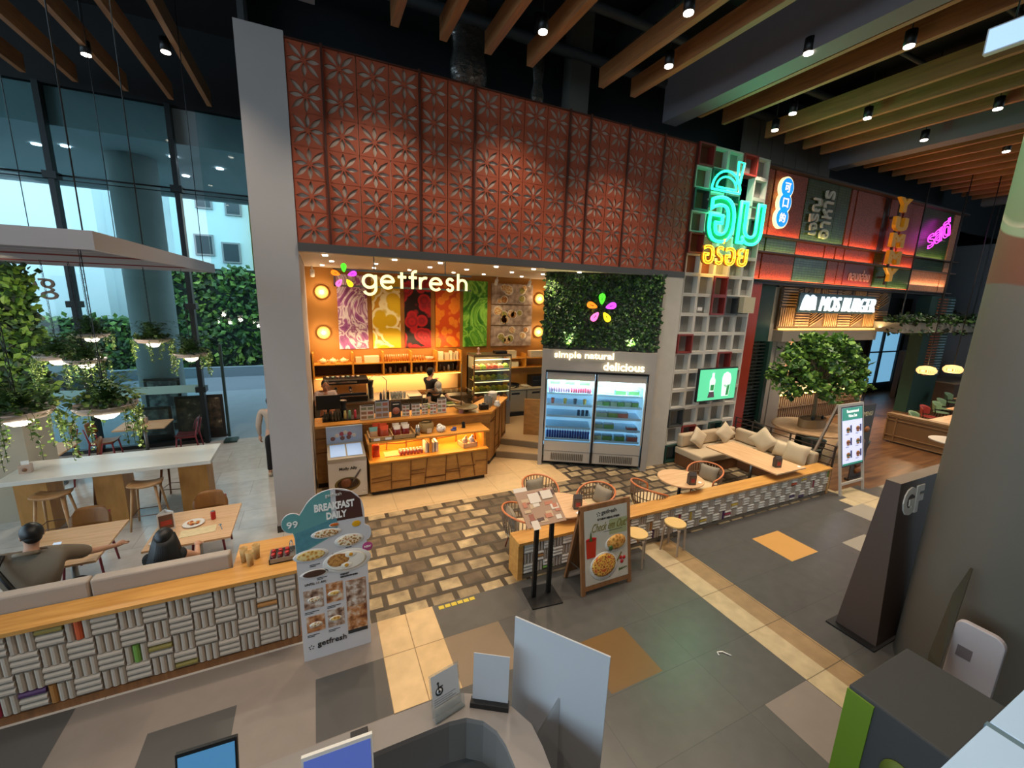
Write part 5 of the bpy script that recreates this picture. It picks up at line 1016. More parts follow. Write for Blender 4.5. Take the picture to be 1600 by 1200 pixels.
for x in (.95, 2.2): b = MB(); b.cyl((x, 7.675, 4.39), (x, 7.675, 4.62), .01, seg=6); b.build('hanger_rod', [M_brk], root)
# ------------------------------------------------------------------ basket-weave half walls
M_rib = mat('weave_rib', '#b3a596', .7, bump=.1, bscale=60); M_ribw = mat('weave_white', '#ddd6cc', .5); M_wbase = mat('weave_back', '#776c62', .8)
ACC = [mat('weave_green', '#6f9a44', .5), mat('weave_purple', '#4a2a55', .5), mat('weave_yellow', '#c9a83c', .5), mat('weave_orange', '#c4552c', .5), mat('weave_crimson', '#9a2f44', .5), mat('weave_olive', '#8a7a3c', .5), mat('weave_brown', '#a9743c', .5)]
def weave(b, x0, x1, z0, z1, y, s, seed, white=0):
    R = random.Random(seed); nx = int((x1-x0)/s); nz = max(1, round((z1-z0)/s)); sx = (x1-x0)/nx; sz = (z1-z0)/nz
    for i in range(nx):
        for j in range(nz):
            a = x0 + i*sx; c = z0 + j*sz; ver = (i + j) % 2; acc = R.random() < .12; wh = R.randrange(3)
            for k in range(3):
                m = 0 if not white or ver else 1
                if acc and k == wh: m = 3 + R.randrange(7)
                t = .022 if not ver else .012
                pr = []; nn = 5; w = ((sx if ver else sz) - .008)/3; u0 = .004 + k*w
                for q in range(nn + 1): t_ = pi*q/nn; pr.append((u0 + w*(.5 - .47*cos(t_)), y - (.026 if ver else .034)*sin(t_)))
                if ver: A = [(a + p[0], p[1], c + .004) for p in pr]; B = [(a + p[0], p[1], c + sz - .004) for p in pr]
                else: A = [(a + .003, p[1], c + p[0]) for p in pr]; B = [(a + sx - .003, p[1], c + p[0]) for p in pr]
                n_ = nn + 1; b.add(A + B, [(q, q+1, n_+q+1, n_+q) if ver else (q, n_+q, n_+q+1, q+1) for q in range(nn)] + [tuple(range(n_))[::-1], tuple(range(n_, 2*n_))], m, False)
M_cap = wood('cap_oak', '#b8803c', '#d09a52', .4, (1.2, 12, 12))
root = thing('half_wall', 'long basket weave half wall with an oak top, at the left in front of the dining bench', 'half wall', (0, 0, 0))
b = MB(); b.box(-4.6, 4.75, .08, -.37, 5.0, .91, 2); weave(b, -4.6, -.38, .09, .905, 4.75, .185, 21); b.build('weave_front', [M_rib, M_ribw, M_wbase] + ACC, root)
b = MB(); b.prism([(-4.6, 4.71), (-.355, 4.71), (-.355, 5.50), (-1.0, 5.50), (-1.0, 5.02), (-4.6, 5.02)], .91, .95, 0); b.build('cap', [M_cap], root)
b = MB(); b.box(-4.6, 4.73, 0, -.36, 5.0, .08, 0); b.box(-1.0, 5.0, 0, -.37, 5.48, .91, 0); b.build('base', [M_walnut], root)
root = thing('half_wall', 'low basket weave half wall with an oak top along the terrace', 'half wall', (0, 0, 0))
b = MB(); b.box(2.50, 4.75, .06, 10.0, 4.98, .56, 2); weave(b, 2.52, 9.98, .07, .555, 4.75, .16, 5, 1); b.build('weave_front', [M_rib, M_ribw, M_wbase] + ACC, root)
b = MB(); b.box(2.42, 4.70, .56, 10.04, 5.02, .60, 0); b.box(2.42, 4.72, 0, 2.50, 5.02, .56, 0); b.box(9.98, 4.72, 0, 10.04, 5.02, .56, 0); b.build('cap', [M_cap], root)
b = MB(); b.box(2.50, 4.735, 0, 9.98, 4.98, .06, 0); b.build('base', [mat('wall_base_grey', '#6f6558', .7)], root)
# ------------------------------------------------------------------ dining bench
root = thing('dining_bench', 'long beige upholstered bench behind the left half wall', 'bench', (0, 0, 0))
b = MB(); b.box(-4.6, 5.04, .38, -1.04, 5.62, .46, 0); b.build('seat', [M_beige], root, bev=.02)
for x0, x1 in ((-4.6, -3.42), (-3.41, -2.2), (-2.19, -1.02)): b = MB(); b.box(x0, 5.03, .47, x1, 5.15, 1.12, 0); b.build('backrest', [mat('bench_greige', '#a3968a', .9, bump=.15, bscale=150)], root, bev=.02)
b = MB(); b.box(-4.6, 5.05, 0, -1.04, 5.5, .38, 0); b.build('base', [M_walnut], root)
# ------------------------------------------------------------------ tables
def table(name, label, x0, y0, x1, y1, z=.75, m=None, legm=None, th=.03, cols=1, group=None):
    r = thing(name, label, 'table', ((x0+x1)/2, (y0+y1)/2, 0), 0, group); w = (x1-x0)/2; d = (y1-y0)/2
    b = MB(); b.box(-w, -d, z-th, w, d, z, 0); b.build('tabletop', [m or M_oakpaleX], r, bev=.004)
    px = [0] if cols == 1 else [-w*.6, w*.6]
    for p in px:
        b = MB(); b.cyl((p, 0, .03), (p, 0, z-th), .035, seg=16); b.build('column', [legm or M_steel], r)
        b = MB(); b.cyl((p, 0, 0), (p, 0, .03), .24, .22, 28); b.build('foot', [legm or M_steel], r)
    return r
table('dining_table', 'pale wooden table in front of the seated man with the shoulder bag', -3.43, 6.12, -2.57, 7.15)
table('dining_table', 'pale wooden table with a plate and a red can, beside the long haired woman', -2.15, 6.13, -1.21, 7.13)
table('dining_table', 'wooden window table nearest the concrete column outside', -4.36, 11.96, -3.40, 12.70)
table('dining_table', 'pale table directly behind the left end of the high white table', -5.40, 10.45, -4.66, 11.42)
table('dining_table', 'small wooden window table under the largest hanging planter', -6.6, 12.04, -5.65, 12.70)
# chairs
def dining_chair(label, loc, rz, legm=M_maroon, shell=None, group=None):
    shell = shell or M_walnut2
    r = thing('dining_chair', label, 'chair', loc, rz, group)
    b = MB(); n = 8; vs = []; 
    for i in range(n+1):
        t = i/n; y = -.22 + .42*t
        for x, dz in ((-.21, .012), (0, -.008), (.21, .012)): vs.append((x*(1 - .12*t), y, .46 + dz - .02*sin(pi*t)))
    N = len(vs); vs2 = vs + [(v[0], v[1], v[2]-.018) for v in vs]; fs = []
    for i in range(n):
        for j in range(2): a = i*3+j; fs.append((a, a+1, a+4, a+3)); fs.append((N+a, N+a+3, N+a+4, N+a+1))
        fs.append((i*3, i*3+3, N+i*3+3, N+i*3)); fs.append((i*3+2, N+i*3+2, N+i*3+5, i*3+5))
    fs.append((0, N, N+1, N+2, 2, 1)); fs.append((n*3, n*3+1, n*3+2, N+n*3+2, N+n*3+1, N+n*3)); b.add(vs2, fs, 0, False); b.build('seat', [shell], r)
    b = MB(); vs = []; m = 10; k = 6
    for i in range(m+1):
        u = -1 + 2*i/m
        for j in range(k+1):
            t = j/k; hw = .23*(1 - .25*max(0, t-.6)/.4*abs(u)**3); zt = .62 + (.27 - .05*abs(u)**4)*t; vs.append((hw*u, .22 + .05*t - .05*u*u, zt))
    N = len(vs); vs2 = vs + [(v[0]*.98, v[1]+.016, v[2]) for v in vs]; fs = []
    for i in range(m):
        for j in range(k): a = i*(k+1)+j; fs.append((a, a+k+1, a+k+2, a+1)); fs.append((N+a, N+a+1, N+a+k+2, N+a+k+1))
        a = i*(k+1); fs.append((a, N+a, N+a+k+1, a+k+1)); a += k; fs.append((a, a+k+1, N+a+k+1, N+a))
    for j in range(k): fs.append((j, j+1, N+j+1, N+j)); a = m*(k+1)+j; fs.append((a, N+a, N+a+1, a+1))
    b.add(vs2, fs, 0, True); b.build('backrest', [shell], r)
    for s in (-1, 1):
        b = MB(); b.tube([(s*.17, -.18, .44), (s*.21, -.22, 0)], [.019, .014], 8); b.build('leg', [legm], r)
        b = MB(); b.tube([(s*.19, .27, .80), (s*.185, .20, .45), (s*.21, .26, 0)], [.013, .019, .014], 8); b.build('leg', [legm], r)
    b = MB()
    for s in (-1, 1): b.bar((s*.17, -.18, .42), (s*.185, .20, .42), .022, .035)
    b.bar((-.17, -.18, .42), (.17, -.18, .42), .022, .035); b.build('seat_frame', [legm], r)
    return r
M_walnut2 = wood('chair_shell', '#7a4d24', '#93622f', .4, (8, 8, 2)); M_darkshell = mat('maroon_shell', '#4e1d20', .4)
dining_chair('brown backed chair with red legs across the table from the seated man', (-3.08, 7.20, 0), 0)
dining_chair('brown backed chair with red legs beside the red drinks can table', (-1.66, 7.18, 0), 0)
dining_chair('brown chair with maroon legs left of the window table near the outdoor column', (-4.62, 12.30, 0), rad(90))
dining_chair('dark maroon chair right of the window table near the outdoor column', (-3.05, 12.25, 0), rad(-90), shell=M_darkshell)
dining_chair('brown chair with its back to the high white table, below the middle planter', (-4.45, 10.95, 0), rad(-70))
dining_chair('chair turned sideways between the two left window tables', (-5.35, 12.25, 0), rad(-60))
# high table and stools
root = thing('high_table', 'long high white topped table on three oak slab legs', 'table', (-3.16, 8.88, 0))
b = MB(); b.box(-1.34, -.47, .98, 1.34, .47, 1.05, 0); b.build('tabletop', [mat('table_white', '#d6cfc2', .22)], root, bev=.006)
for x0, x1 in ((-1.30, -.92), (-.36, .02), (.78, 1.20)): b = MB(); b.box(x0, -.14, 0, x1, .30, .98, 0); b.build('leg', [wood('slab_oak', '#a5702f', '#bd8440', .5, (6, 6, 2))], root)
M_stool = wood('stool_oak', '#a3764a', '#bd9060', .5, (6, 6, 3))
def bar_stool(label, loc, rz=0, m=M_stool):
    r = thing('bar_stool', label, 'stool', loc, rz, None); b = MB(); vs = []; n = 10; k = 6
    for i in range(n+1):
        u = -1 + 2*i/n
        for j in range(k+1):
            v = -1 + 2*j/k; rr = max(abs(u), abs(v)); q = (1 - .10*u*u*v*v); vs.append((.23*u*q, .17*v*q, .74 + .035*u*u + .02*max(0, -v)**2))
    N = len(vs); vs2 = vs + [(p[0]*.96, p[1]*.96, p[2]-.035) for p in vs]; fs = []
    for i in range(n):
        for j in range(k): a = i*(k+1)+j; fs.append((a, a+k+1, a+k+2, a+1)); fs.append((N+a, N+a+1, N+a+k+2, N+a+k+1))
        a = i*(k+1); fs.append((a, N+a, N+a+k+1, a+k+1)); a += k; fs.append((a, a+k+1, N+a+k+1, N+a))
    for j in range(k): fs.append((j, j+1, N+j+1, N+j)); a = n*(k+1)+j; fs.append((a, N+a, N+a+1, a+1))
    b.add(vs2, fs, 0, True); b.build('seat', [m], r)
    for sx in (-1, 1):
        for sy in (-1, 1): b = MB(); b.tube([(sx*.15, sy*.10, .72), (sx*.22, sy*.19, 0)], [.022, .014], 8); b.build('leg', [m], r)
    b = MB(); z = .24; x = .19; y = .16; b.tube([(-x, -y, z), (x, -y, z), (x, y, z), (-x, y, z)], .008, 6, 0, True); b.build('footrest', [M_brownrope2], r)
    return r
M_brownrope2 = mat('footrest_brown', '#6a4a3a', .4)
bar_stool('oak bar stool at the front left of the high white table', (-3.92, 8.48, 0)); bar_stool('oak bar stool at the front right of the high white table', (-2.76, 8.46, 0))
bar_stool('darker bar stool on the far side of the high white table, left one', (-3.62, 9.50, 0), .3, M_walnut); bar_stool('darker bar stool on the far side of the high white table, right one', (-2.62, 9.46, 0), -.2, M_walnut)
# things on the tables
def napkin_box(label, loc, rz=0):
    r = thing('napkin_box', label, 'napkin box', loc, rz); b = MB(); b.box(-.07, -.06, 0, .07, .06, .13, 0); b.build('box', [mat('box_blush', '#b49c8a', .6)], r, bev=.005)
    b = MB(); b.box(-.04, -.01, .13, .045, .01, .19); b.build('napkin', [M_paper], r); b = MB(); b.lathe([(.03, 0), (.03, .002)], seg=12); b.v = [(v[0], -.061 - v[2], v[1] + .06) for v in b.v]; b.build('print', [M_walnut], r)
napkin_box('blush napkin box at the left end of the high white table', (-4.30, 8.80, 1.051), .2); napkin_box('napkin box on the window table nearest the outdoor column', (-3.93, 12.5, .751), 0)
small('plant_cup', lambda b: b.lathe([(.05, 0), (.07, .18), (.06, .18), (.04, .02)], (-5.95, 12.35, .751), 16), mat('terracotta_cup', '#a55a34', .6), 'terracotta cup on the small window table', 'cup')
small('phone_screen', lambda b: b.cb((-3.08, 6.52, .80), (.075, .15, .008), rx=.5), [mat('phone_glow', '#c4d0e0', .3, emit='#b8c8e0', es=.5)], 'mobile phone held by the seated man', 'phone')
small('paper_sheet', lambda b: b.cb((-2.86, 6.42, .7535), (.26, .20, .003), rz=.2), mat('cream_print', '#d8c49c', .6), 'printed paper sheet on the table of the seated man', 'paper')
small('cardholder', lambda b: b.cb((-3.45, 6.9, .78), (.10, .06, .05)), M_white, 'small white packet on the table beside the man', 'packet')
r = thing('menu_prism', 'triangular menu stand on the table with the red can', 'menu stand', (-2.02, 6.66, .751), .3); b = MB(); b.add([(-.09, -.07, 0), (.09, -.07, 0), (.0, .07, 0), (-.09, -.07, .26), (.09, -.07, .26), (.0, .07, .26)], [(2, 1, 0), (0, 1, 4, 3), (1, 2, 5, 4), (2, 0, 3, 5)], 0); b.build('stand', [M_paper], r)
b = MB(); b.box(-.075, -.075, .03, .075, -.071, .23, 0); b.box(-.06, -.078, .08, .06, -.075, .15, 1); b.build('print', [mat('menu_brown', '#6a4a38', .5), mat('menu_red', '#a83a2c', .5)], r)
small('plate', lambda b: b.lathe([(.06, 0), (.13, .018), (.125, .02), (.05, .006)], (-1.72, 6.66, .751), 28), M_white, 'white oval plate of food next to the red can', 'plate')
b = MB(); [b.ball((-1.72 + random.uniform(-.06, .06), 6.66 + random.uniform(-.05, .05), .772), (.022, .02, .012), 8, 6, random.randrange(3)) for _ in range(16)]; tag(b.build('plate_food', [mat('food_orange', '#cc6a20', .6), mat('food_cream', '#e2c890', .6), mat('food_brown2', '#a04c1c', .6)]), 'orange and cream bites of food on the white plate', 'food', kind='stuff')
r = thing('drink_can', 'red drinks can standing on the table near the corridor', 'can', (-1.50, 6.72, .751)); b = MB(); b.lathe([(.026, 0), (.031, .008), (.031, .11), (.026, .122)], seg=20); b.build('body', [M_red_can], r); b = MB(); b.lathe([(.026, .1225), (.024, .125)], seg=20); b.build('top', [M_steel], r)
small('placemat_paper', lambda b: b.cb((-1.62, 6.42, .7535), (.40, .20, .003), rz=.08), mat('cream_print2', '#d4c094', .6, var=.2, vscale=20), 'printed placemat paper beside the plate', 'paper')
r = thing('spoon', 'metal spoon lying right of the placemat paper', 'spoon', (-1.36, 6.42, .752), .3); b = MB(); b.bar((0, -.08, .006), (0, .05, .006), .008, .004); b.ball((0, .08, .006), (.018, .03, .005)); b.build('spoon', [M_chrome], r)
small('small_dish', lambda b: b.lathe([(.03, 0), (.06, .015), (.055, .018), (.03, .005)], (-2.05, 6.28, .751), 18), M_white, 'small white dish at the corner of the table behind the woman', 'dish')
small('brown_satchel', lambda b: b.box(-2.62, 5.45, .465, -2.30, 5.60, .80), mat('satchel', '#7b4f3c', .5), 'brown leather bag standing on the bench beside the man', 'bag')
small('light_backpack', lambda b: (b.box(-3.75, 5.75, .465, -3.40, 5.95, 1.12), b.tube([(-3.66, 5.85, 1.12), (-3.62, 5.85, 1.2), (-3.5, 5.85, 1.2), (-3.48, 5.85, 1.12)], .014)), mat('backpack_cream', '#b9ad90', .8), 'cream backpack on the bench left of the man', 'bag')
# on the half wall cap
for i, (x, y) in enumerate(((-.90, 5.10), (-.83, 5.00), (-.78, 5.12))): small('paper_cup', lambda b: b.lathe([(.030, 0), (.042, .17), (.039, .17), (.027, .01)], (x, y, .951), 14), mat('kraft_holder', '#b0905c', .8, var=.3, vscale=40), 'kraft paper cup in the cluster on the oak cap of the left half wall', 'cup', 'kraft cups on the left half wall')
r = thing('condiment_tray', 'grey metal tray of small jars and sachets on the half wall beside the breakfast stand', 'tray', (-.52, 5.02, .951)); b = MB(); b.box(-.12, -.10, 0, .16, .12, .012); b.box(-.12, -.10, 0, .16, -.09, .06); b.box(-.12, .11, 0, .16, .12, .06); b.box(-.12, -.1, 0, -.11, .12, .06); b.box(.15, -.1, 0, .16, .12, .06); b.build('tray', [mat('tray_zinc', '#8f8a82', .4, metal=.6)], r)
for i in range(6): small('sauce_jar', lambda b: (b.cyl((-.6 + .07*(i % 3), 4.98 + .08*(i//3), .964), (-.6 + .07*(i % 3), 4.98 + .08*(i//3), 1.03), .025, seg=12, m=0), b.cyl((-.6 + .07*(i % 3), 4.98 + .08*(i//3), 1.03), (-.6 + .07*(i % 3), 4.98 + .08*(i//3), 1.045), .022, seg=12, m=1)), [mat('jar_dark_red', '#5c1c1c', .3), M_red_can], 'small red capped sauce jar in the tray on the half wall', 'jar', 'red capped sauce jars')
small('salt_shaker', lambda b: b.lathe([(.022, 0), (.022, .10), (.012, .14)], (-.42, 5.10, .964), 12), M_acryl, 'clear shaker at the back of the condiment tray', 'shaker')

# ------------------------------------------------------------------ people
def skin_geo(J, E, sub=2):
    names = list(J); me = bpy.data.meshes.new('s'); me.from_pydata([J[n][:3] for n in names], [(names.index(a), names.index(c)) for a, c in E], []); o = bpy.data.objects.new('s', me); COL.objects.link(o)
    m = o.modifiers.new('sk', 'SKIN'); m.use_smooth_shade = True
    for i, n in enumerate(names):
        r = J[n][3]; me.skin_vertices[0].data[i].radius = r if isinstance(r, tuple) else (r, r); me.skin_vertices[0].data[i].use_root = (i == 0)
    s = o.modifiers.new('ss', 'SUBSURF'); s.levels = sub; dg = bpy.context.evaluated_depsgraph_get(); dg.update(); e = bpy.data.meshes.new_from_object(o.evaluated_get(dg))
    vs = [tuple(v.co) for v in e.vertices]; fs = [tuple(p.vertices) for p in e.polygons]; bpy.data.objects.remove(o); bpy.data.meshes.remove(me); bpy.data.meshes.remove(e); return vs, fs
def hand(b, w, d, up, s, m=0, curl=.5, grip=None):
    """palm and five fingers from wrist w along d; up = back of the hand, s = side of the thumb"""
    w = Vector(w); d = Vector(d).normalized(); up = Vector(up); up = (up - d*up.dot(d)).normalized(); side = d.cross(up).normalized() * s
    k = w + d*.085
    b.tube([w - d*.01, w + d*.03, w + d*.06, k], [.024, .032, .034, .026], 10, m)
    for i, (o, L) in enumerate(((.026, .072), (.009, .080), (-.009, .075), (-.025, .058))):
        p = k + side*o - d*.012; c = curl; q = p + (d*cos(c*.5) - up*sin(c*.5))*L*.45; r = q + (d*cos(c*1.2) - up*sin(c*1.2))*L*.32; t = r + (d*cos(c*1.9) - up*sin(c*1.9))*L*.26; b.tube([p, q, r, t], [.0095, .0088, .008, .006], 7, m)
    p = w + d*.03 + side*.024; q = p + (d*.6 + side*.7 - up*.15).normalized()*.035; r = q + (d*.9 + side*.25 - up*.3).normalized()*.03; b.tube([p, q, r], [.013, .011, .008], 7, m)
def person(label, loc, rz, J, hands, skinm, shirt, trou, hair='short', legs=True, sleeve=.5, extra=None, headrot=(0, 0), bulk=1.0):
    root = thing('person', label, 'person', loc, rz)
    E = [('pelvis', 'spine'), ('spine', 'chest'), ('chest', 'neck'), ('neck', 'head'), ('head', 'crown')]
    for s in 'LR': E += [('chest', 'sh'+s), ('sh'+s, 'el'+s), ('el'+s, 'wr'+s), ('pelvis', 'hip'+s), ('hip'+s, 'kn'+s), ('kn'+s, 'an'+s), ('an'+s, 'to'+s)]
    RAD = dict(pelvis=(.13, .10), spine=(.115, .085), chest=(.13, .09), neck=.05, head=(.066, .080), crown=(.05, .06), sh=.055, el=.038, wr=.026, hip=.075, kn=.055, an=.038, to=.03)
    JJ = {k: (*v, RAD.get(k, RAD.get(k[:2], RAD.get(k[:3])))) for k, v in J.items()}
    vs, fs = skin_geo(JJ, E); b = MB(); b.add(vs, fs, 0, True)
    H = Vector(J['head']); F_ = Vector((sin(headrot[0])*1.0, -cos(headrot[0]), headrot[1])).normalized(); S_ = Vector((0, 0, 1)).cross(F_).normalized(); U_ = F_.cross(S_)*1; U_ = U_ if U_.z > 0 else -U_
    b.M = Matrix((( *(S_),), (*F_,), (*U_,))).transposed().to_4x4(); b.M.translation = H
    b.ball((0, -.012, .02), (.074, .092, .108), 20, 14); b.ball((0, .035, -.055), (.048, .055, .05), 14, 10)
    b.tube([(0, .075, .02), (0, .108, -.022), (0, .092, -.03)], [.008, .014, .009], 8, 0)
    for s in (-1, 1):
        b.ball((s*.029, .078, .012), (.013, .009, .008), 10, 6, 2); b.ball((s*.029, .085, .012), (.006, .004, .006), 8, 6, 1); b.tube([(s*.045, .078, .034), (s*.018, .086, .034)], .0045, 5, 1); b.ball((s*.076, -.005, -.005), (.010, .018, .028), 8, 6)
    b.tube([(-.024, .082, -.058), (0, .090, -.056), (.024, .082, -.058)], .005, 6, 3)
    b.M = Matrix.Identity(4)
    for h in hands: hand(b, *h)
    b.build('body', [skinm, M_ink, M_white, mat('lips', '#8e4a42', .5)], root)
    # shirt: torso and upper arms a little fuller than the body
    TE = [('spine0', 'spine'), ('spine', 'chest'), ('chest', 'neck')]; T = {'spine0': (*[ (a*.75 + c*.25) for a, c in zip(J['pelvis'], J['spine'])], (.148, .118)), 'spine': (*J['spine'], (.14, .108)), 'chest': (*J['chest'], (.155, .115)), 'neck': (*[a*.72 + c*.28 for a, c in zip(J['neck'], J['chest'])], .062)}
    for s in 'LR':
        T['sh'+s] = (*J['sh'+s], .076); e = [a*(1-min(1, sleeve*1.0)) + c*min(1, sleeve*1.0) for a, c in zip(J['sh'+s], J['el'+s])]; T['el'+s] = (*e, .062); TE += [('chest', 'sh'+s), ('sh'+s, 'el'+s)]
        if sleeve > 1: w = [a*.1 + c*.9 for a, c in zip(J['el'+s], J['wr'+s])]; T['wr'+s] = (*w, .038); TE.append(('el'+s, 'wr'+s))
    T = {k: (*v[:3], tuple(q*bulk for q in v[3]) if isinstance(v[3], tuple) else v[3]*(bulk if k != 'neck' else 1)) for k, v in T.items()}
    vs, fs = skin_geo(T, TE); b = MB(); b.add(vs, fs, 0, True); b.build('shirt', [shirt], root)
    if legs:
        TE = [('pelvis', 'top')]; T = {'pelvis': (*J['pelvis'], (.155, .12)), 'top': (*[a*.6 + c*.4 for a, c in zip(J['pelvis'], J['spine'])], (.145, .11))}
        for s in 'LR': T['hip'+s] = (*J['hip'+s], .095); T['kn'+s] = (*J['kn'+s], .072); T['an'+s] = (*[a*.9 + c*.1 for a, c in zip(J['an'+s], J['kn'+s])], .055); TE += [('pelvis', 'hip'+s), ('hip'+s, 'kn'+s), ('kn'+s, 'an'+s)]
        vs, fs = skin_geo(T, TE); b = MB(); b.add(vs, fs, 0, True); b.build('trousers', [trou], root)
        for s in 'LR':
            b = MB(); a = Vector(J['an'+s]); t = Vector(J['to'+s]); b.tube([a + Vector((0, .05, -.03)), a + Vector((0, 0, -.035)), a*.4 + t*.6, t + (t-a)*.25], [.035, .045, .045, .028], 10); b.build('shoe', [mat('shoe_pale', '#c8b8a0', .6)], root)
    hb = MB(); hb.M = Matrix(((*S_,), (*F_,), (*U_,))).transposed().to_4x4(); hb.M.translation = H
    if hair == 'short': hb.ball((0, -.030, .030), (.084, .096, .108), 20, 12); hb.ball((0, -.055, -.02), (.066, .055, .07), 16, 10); hb.ball((0, .03, .085), (.06, .055, .04), 14, 8)
    elif hair == 'bun': hb.ball((0, -.03, .045), (.083, .093, .095), 20, 12); hb.ball((0, -.12, .07), (.045, .045, .045))
    elif hair == 'long':
        hb.ball((0, -.022, .040), (.094, .106, .112), 24, 14); n = 28
        for i in range(n):
            a = pi*1.12*(i/(n-1)) + pi*.94; x = .088*cos(a); y = .085*sin(a) - .01
            hb.tube([(x*.8, y*.8, .07), (x*1.12, y*1.1, -.05), (x*1.5, y*1.25 - .02, -.20), (x*1.75, y*1.25 - .03, -.36 + .03*sin(i*2.2))], [.028, .036, .040, .014], 8)
    elif hair == 'cap':
        hb.lathe([(.088, .035), (.088, .07), (.075, .12), (.04, .145), (.005, .15)], (0, -.01, 0), 22, 1, .95, 1.1); hb.prism([(-.07, .07), (.07, .07), (.05, .16), (-.05, .16)], .035, .045, 1); hb.ball((0, -.03, .0), (.078, .085, .07))
    hb.build('cap' if hair == 'cap' else 'hair', [M_hair, mat('grey_cap', '#a09a90', .8)], root)
    if extra: extra(root)
    return root
# seated man: faces +Y (away from the camera) -> built facing -Y and turned by 180 degrees
Jm = dict(pelvis=(0, .02, .56), spine=(0, -.02, .78), chest=(0, -.06, 1.02), neck=(0, -.10, 1.20), head=(0, -.15, 1.34), crown=(0, -.15, 1.42),
          shL=(.215, -.08, 1.12), elL=(.29, -.34, .92), wrL=(.12, -.56, .80), shR=(-.215, -.08, 1.12), elR=(-.31, -.38, .90), wrR=(-.44, -.60, .80),
          hipL=(.10, -.05, .53), knL=(.14, -.46, .52), anL=(.14, -.44, .10), toL=(.15, -.57, .05), hipR=(-.10, -.05, .53), knR=(-.16, -.46, .52), anR=(-.16, -.44, .10), toR=(-.17, -.57, .05))
def strap(root):
    b = MB(); b.tube([(.16, -.02, 1.22), (.17, .08, 1.12), (.05, .16, .92), (-.10, .16, .74), (-.20, .08, .64)], [.022]*5, 6); b.build('bag_strap', [M_black], root)
    b = MB(); b.box(-.34, -.14, .52, -.20, .10, .72); b.build('shoulder_bag', [M_black], root, bev=.02)
    b = MB(); b.tube([(-.08, -.03, 1.19), (-.06, .02, 1.22), (0, .04, 1.23), (.06, .02, 1.22), (.08, -.03, 1.19)], .022, 8); b.build('collar', [mat('shirt_taupe', '#7b6f5f', .85)], root)
M_shirt = mat('shirt_taupe', '#7b6f5f', .85, bump=.1, bscale=60)
person('person in a taupe shirt with a black cross-body bag, seated holding a phone', (-2.92, 5.68, 0), pi, Jm, [((.12, -.56, .80), (-.2, -1, .05), (.3, 0, 1), -1, 0, .9), ((-.44, -.60, .80), (-.3, -1, -.15), (0, .1, 1), 1, 0, .4)], M_skin2, M_shirt, mat('trouser_dark', '#2b2a2c', .8), 'short', extra=strap, sleeve=.9, headrot=(.5, -.35), bulk=1.28).scale = (1.1, 1.1, .99)
Jw = dict(pelvis=(0, .02, .54), spine=(0, -.01, .72), chest=(0, -.04, .90), neck=(0, -.07, 1.03), head=(0, -.09, 1.13), crown=(0, -.09, 1.20),
          shL=(.16, -.05, .95), elL=(.22, -.26, .80), wrL=(.10, -.44, .80), shR=(-.16, -.05, .95), elR=(-.24, -.24, .78), wrR=(-.20, -.45, .80),
          hipL=(.09, -.05, .51), knL=(.12, -.42, .50), anL=(.12, -.40, .10), toL=(.12, -.52, .05), hipR=(-.09, -.05, .51), knR=(-.12, -.42, .50), anR=(-.12, -.40, .10), toR=(-.12, -.52, .05))
person('person with long black hair in a dark sleeveless top seated on the bench', (-1.73, 5.50, 0), pi, Jw, [((.10, -.44, .80), (-.2, -1, 0), (0, 0, 1), -1, 0, .6), ((-.20, -.45, .80), (.2, -1, 0), (0, 0, 1), 1, 0, .6)], M_skin2, mat('top_black', '#151417', .8), mat('trouser_dark', ''), 'long', sleeve=.05, headrot=(0, -.2))
# standing poses (built facing -Y)
def stand(lean=0, aL=None, aR=None, k=1.0):
    J = dict(pelvis=(0, 0, .94), spine=(0, -lean*.35, 1.12), chest=(0, -lean*.8, 1.33 - abs(lean)*.15), neck=(0, -lean*1.15, 1.48 - abs(lean)*.3), head=(0, -lean*1.35 - .02, 1.60 - abs(lean)*.36), crown=(0, -lean*1.4 - .02, 1.68 - abs(lean)*.38),
             hipL=(.09, 0, .90), knL=(.10, -.02, .50), anL=(.11, .02, .09), toL=(.13, -.13, .04), hipR=(-.09, 0, .90), knR=(-.10, -.02, .50), anR=(-.11, .02, .09), toR=(-.13, -.13, .04))
    J['shL'] = (.19, -lean*.85, 1.42 - abs(lean)*.2); J['shR'] = (-.19, -lean*.85, 1.42 - abs(lean)*.2)
    J['elL'], J['wrL'] = aL or ((.25, -lean*.8 + .02, 1.12), (.26, -lean - .05, .87)); J['elR'], J['wrR'] = aR or ((-.25, -lean*.8 + .02, 1.12), (-.26, -lean - .05, .87))
    return {a: tuple(c*k for c in v) for a, v in J.items()}
M_blk = mat('staff_black', '#141316', .8)
J = stand(0, ((.23, -.16, 1.18), (.12, -.36, 1.16)), ((-.22, -.14, 1.18), (-.08, -.36, 1.14)), .98)
person('person in a pale pink shirt standing behind the order screen on the counter', (.10, 10.15, .341), rad(6), J, [(J['wrL'], (-.3, -1, -.1), (0, 0, 1), -1, 0, .5), (J['wrR'], (.3, -1, -.1), (0, 0, 1), 1, 0, .5)], M_skin, mat('shirt_pinkish', '#b5a09c', .8), M_blk, 'bun', sleeve=.7, headrot=(0, -.2))
J = stand(0, ((.26, -.14, 1.20), (.30, -.40, 1.32)), ((-.23, -.12, 1.16), (-.05, -.34, 1.10)), 1.06)
person('person in a black t-shirt standing at the back bench turned to the right', (2.62, 10.55, .341), rad(115), J, [(J['wrL'], (0, -1, .4), (0, 0, 1), -1, 0, .6), (J['wrR'], (.3, -1, 0), (0, 0, 1), 1, 0, .6)], M_skin2, M_blk, M_blk, 'short', sleeve=.6, headrot=(0, 0))
